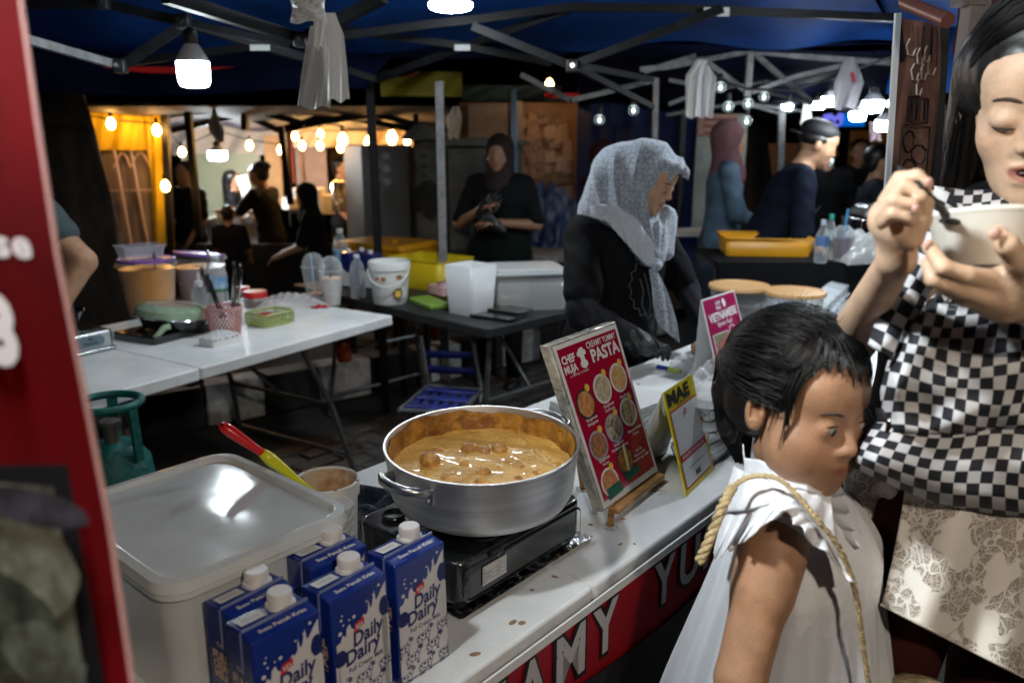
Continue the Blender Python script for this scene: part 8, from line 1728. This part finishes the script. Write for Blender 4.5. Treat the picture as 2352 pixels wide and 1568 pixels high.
for k in range(14): a = R(rr.uniform(-150, -30)); z = rr.uniform(zt - .3, zt - .1); q = p + Vector(((r + .001) * math.cos(a), (r + .001) * math.sin(a), z)); b.ell(q, (.012 * rr.uniform(.5, 1.4), .003, .010 * rr.uniform(.5, 1.5)), 7)
b.build('rust_chip', mat('rust_chip_paint', (.07, .06, .05), .8), t)
# blue strap folding stool
cf = az(1010, 905, .42); t = thing('folding_chair', 'folding chair with blue webbing straps standing under the black table', 'chair', (cf.x, cf.y, 0)); M_web = mat('blue_webbing', (.003, .012, .16), .6, var=.2, vs_=60)
a0, a1, a2, a3 = az(918, 942, .40), az(1058, 950, .40), az(1105, 895, .40), az(985, 885, .40)
for k in range(6):
    f = (k + .3) / 5.8; g = (k + .85) / 5.8; A, B, C_, D_ = a0.lerp(a1, f), a0.lerp(a1, g), a3.lerp(a2, g), a3.lerp(a2, f); MB().add([A, B, C_, D_], [(0, 1, 2, 3)]).build('strap', M_web, t, solid=.004)
for k in range(3):
    f = (k + .2) / 3; g = (k + .75) / 3; A, B, C_, D_ = a0.lerp(a3, f), a1.lerp(a2, f), a1.lerp(a2, g), a0.lerp(a3, g); up = Vector((0, 0, .005)); MB().add([A + up, B + up, C_ + up, D_ + up], [(0, 1, 2, 3)]).build('strap', M_web, t, solid=.003)
b = MB(); [b.tube([p1, p2], .011, 8) for p1, p2 in ((a0, a1), (a3, a2), (a0, a3), (a1, a2))]; b.build('seat_frame', M_steel, t)
bt0, bt1 = ad(968, 800, a3.y + .03), ad(1085, 800, a2.y + .05)
for P_ in ([a3, bt0 + Vector((0, 0, .06))], [a2, bt1 + Vector((0, 0, .06))], [a0, (a0.x + .1, a0.y + .2, 0)], [a1, (a1.x + .05, a1.y + .2, 0)], [a3, (a3.x - .02, a3.y - .25, 0)], [a2, (a2.x - .06, a2.y - .25, 0)]): MB().tube(P_, .010, 8).build('leg_tube', M_steel, t)
for k in range(2): A, B = a3.lerp(bt0, .35 + .4 * k), a2.lerp(bt1, .35 + .4 * k); up = Vector((0, 0, .035)); MB().add([A, B, B + up, A + up], [(0, 1, 2, 3)]).build('back_strap', M_web, t, solid=.004)
q = az(920, 880, .02); t = thing('plastic_stool', 'dark red plastic stool behind the blue folding chair', 'stool', (q.x + .1, q.y + .2, 0)); M_rst = mat('dark_red_plastic', (.14, .008, .010), .4); c = Vector((q.x + .1, q.y + .2, 0))
MB(TR(c.x, c.y, 0, .3)).rbox((0, 0), (.26, .26), .03, .43, .46).build('seat', M_rst, t, bevel=.006)
for sx in (-1, 1):
    for sy in (-1, 1): MB(TR(c.x, c.y, 0, .3)).bar((sx * .11, sy * .11, .44), (sx * .16, sy * .16, 0), .045, .012).build('leg', M_rst, t)
MB(TR(c.x, c.y, 0, .3)).box((0, -.135, .2), (.26, .01, .02)).build('stretcher', M_rst, t)
p = ad(790, 800, 3.55); t = thing('sauce_bottle', 'bottle of dark red sauce hanging in shade under the white table end', 'bottle', p); MB().lathe([(.03, -.06), (.035, -.05), (.03, .03), (.012, .07), (.012, .10)], 20, p, cap0=True, cap1=True).build('bottle_body', mat('amber_sauce', (.20, .03, .008), .15, coat=.8), t)
# ================================================================ rear right stall: black-clothed table, orange tray, bottle, purple cup
zr_ = .93; tA, tB = az(1640, 640, zr_), az(2120, 640, zr_); tA.y = tB.y = 4.1
t = thing('rear_table', 'table under a black cloth at the rear right stall', 'table', (1.6, 4.1, 0)); x0, x1 = 1.02, 2.75
MB().box(((x0 + x1) / 2, 4.12, zr_ - .02), (x1 - x0, .50, .04)).build('table_top', M_black, t)
def cl(u, v): 
    x = x0 - .02 + (x1 - x0 + .04) * u; return Vector((x, 3.85 - .02 - .03 * v + .02 * math.sin(u * 40) * v, zr_ + .003 - v * .80))
MB().grid(cl, 80, 8).build('black_cloth', M_blk, t, smooth=180); MB().box(((x0 + x1) / 2, 4.11, zr_ + .003), (x1 - x0 + .04, .53, .006)).build('cloth_top', M_blk, t)
for x in (x0 + .1, x1 - .1):
    for y in (3.95, 4.3): MB().bar((x, y, 0), (x, y, zr_ - .04), .03).build('leg', M_steel, t)
def rb(u, v): return az(u, v, zr_ + .006)
q = (rb(1690, 582) + rb(1862, 598)) / 2; Mk = TR(q.x, q.y + .16, zr_ + .008, -.12); t = thing('orange_tray', 'orange-yellow plastic tray on the rear black table', 'tray', Mk.translation); wO = .43
M_or = mat('orange_tray_plastic', (.66, .30, .006), .38, var=.05); b = MB(Mk); b.rbox((0, 0), (wO * .95, .30), .02, 0, .085, 1.05, caps=(True, False)); b.rbox((0, 0), (wO * 1.03, .34), .022, .085, .092, 1.0, caps=(False, False)); b.build('tray_wall', M_or, t, solid=.006)
def rbottle(u, v, vt, n, lb, m2, cap, g):
    p = rb(u, v); H_ = ad(u, vt, p.y).z - zr_; r = wpx(n, p); t = thing('bottle', lb, 'bottle', p, 0, g); MB().lathe([(r * .9, 0), (r, .01), (r, H_ * .62), (r * .4, H_ * .84), (r * .36, H_ * .9)], 22, p, cap0=True).build('bottle_wall', M_cb, t); MB().lathe([(r * 1.02, H_ * .40), (r * 1.02, H_ * .62)], 22, p).build('label_wrap', m2, t); MB().lathe([(r * .42, H_ * .88), (r * .42, H_)], 14, p, cap0=True, cap1=True).build('cap', cap, t)
rbottle(1884, 603, 508, 15, 'clear water bottle with blue label beside the orange tray', mat('blue_ring_label', (.08, .16, .35), .4), MATS['pale_blue_cap'], 'bottles on the rear table'); rbottle(1902, 588, 495, 13, 'clear bottle with teal cap behind the blue-label bottle', mat('pale_ring_label', (.35, .45, .45), .4), mat('teal_cap', (.03, .35, .28), .4), 'bottles on the rear table')
for i, (u, v, vt, n, lb) in enumerate(((1931, 600, 520, 24, 'clear cup of purple drink with a bright blue straw at the rear stall'), (1955, 590, 530, 20, 'second purple drink cup right behind the one with the blue straw'))):
    p = rb(u, v); H_ = ad(u, vt, p.y).z - zr_; r = wpx(n, p); t = thing('domed_cup', lb, 'cup', p, 0, 'domed cups on the rear table'); MB().lathe([(r * .66, 0), (r, H_ * .75)], 24, p, cap0=True).build('cup_wall', M_cb, t); MB().lathe([(r * .64, .02), (r * .93, H_ * .65)], 24, p, cap0=True, cap1=True).build('drink', mat('purple_drink', (.07, .02, .06), .3), t); MB().lathe([(r * 1.05, H_ * .74), (r * .9, H_ * .86), (r * .4, H_)], 24, p).build('dome_lid', M_cb, t)
    if i == 0: MB().tube([p + Vector((0, 0, .05)), ad(1948, 480, p.y)], .006, 8).build('straw', mat('bright_blue_straw', (.06, .30, .60), .4), t)
crumple('plastic_bag', Matrix.Translation(rb(1990, 600)), .30, .25, .16, clear('white_film2', (.6, .62, .62), .5, .15), 21, 'white plastic bags heaped at the right end of the rear table', 'bag')
q = rb(1990, 540); t = thing('chafing_dish', 'steel food warmer at the far end of the rear table', 'food warmer', q); MB(TR(q.x + .1, q.y, zr_)).rbox((0, 0), (.42, .3), .04, 0, .12, 1.05).build('warmer_body', MATS['chrome'], t, bevel=.01); MB(TR(q.x + .1, q.y, zr_)).rbox((0, 0), (.40, .28), .04, .13, .20, .75).build('warmer_lid', M_silver, t, bevel=.02)
q = az(1560, 530, .9); t = thing('side_shelf', 'pale shelf behind the grey scarf woman holding an amber tub', 'shelf', (q.x, q.y, 0)); MB().box((q.x + .05, q.y + .1, .88), (.40, .3, .03)).build('shelf_top', M_whw, t); [MB().bar((q.x + .05 + sx * .17, q.y + .1, 0), (q.x + .05 + sx * .17, q.y + .1, .87), .03).build('leg', M_steel, t) for sx in (-1, 1)]
p = Vector((q.x - .06, q.y + .1, .895)); tag(MB().lathe([(.035, 0), (.04, .07), (.045, .075), (.001, .08)], 20, p, cap0=True).build('amber_tub', M_or), 'small orange tub on the shelf right of the grey headscarf', 'tub')
q = ad(2010, 452, 3.0)
# the scene is complete
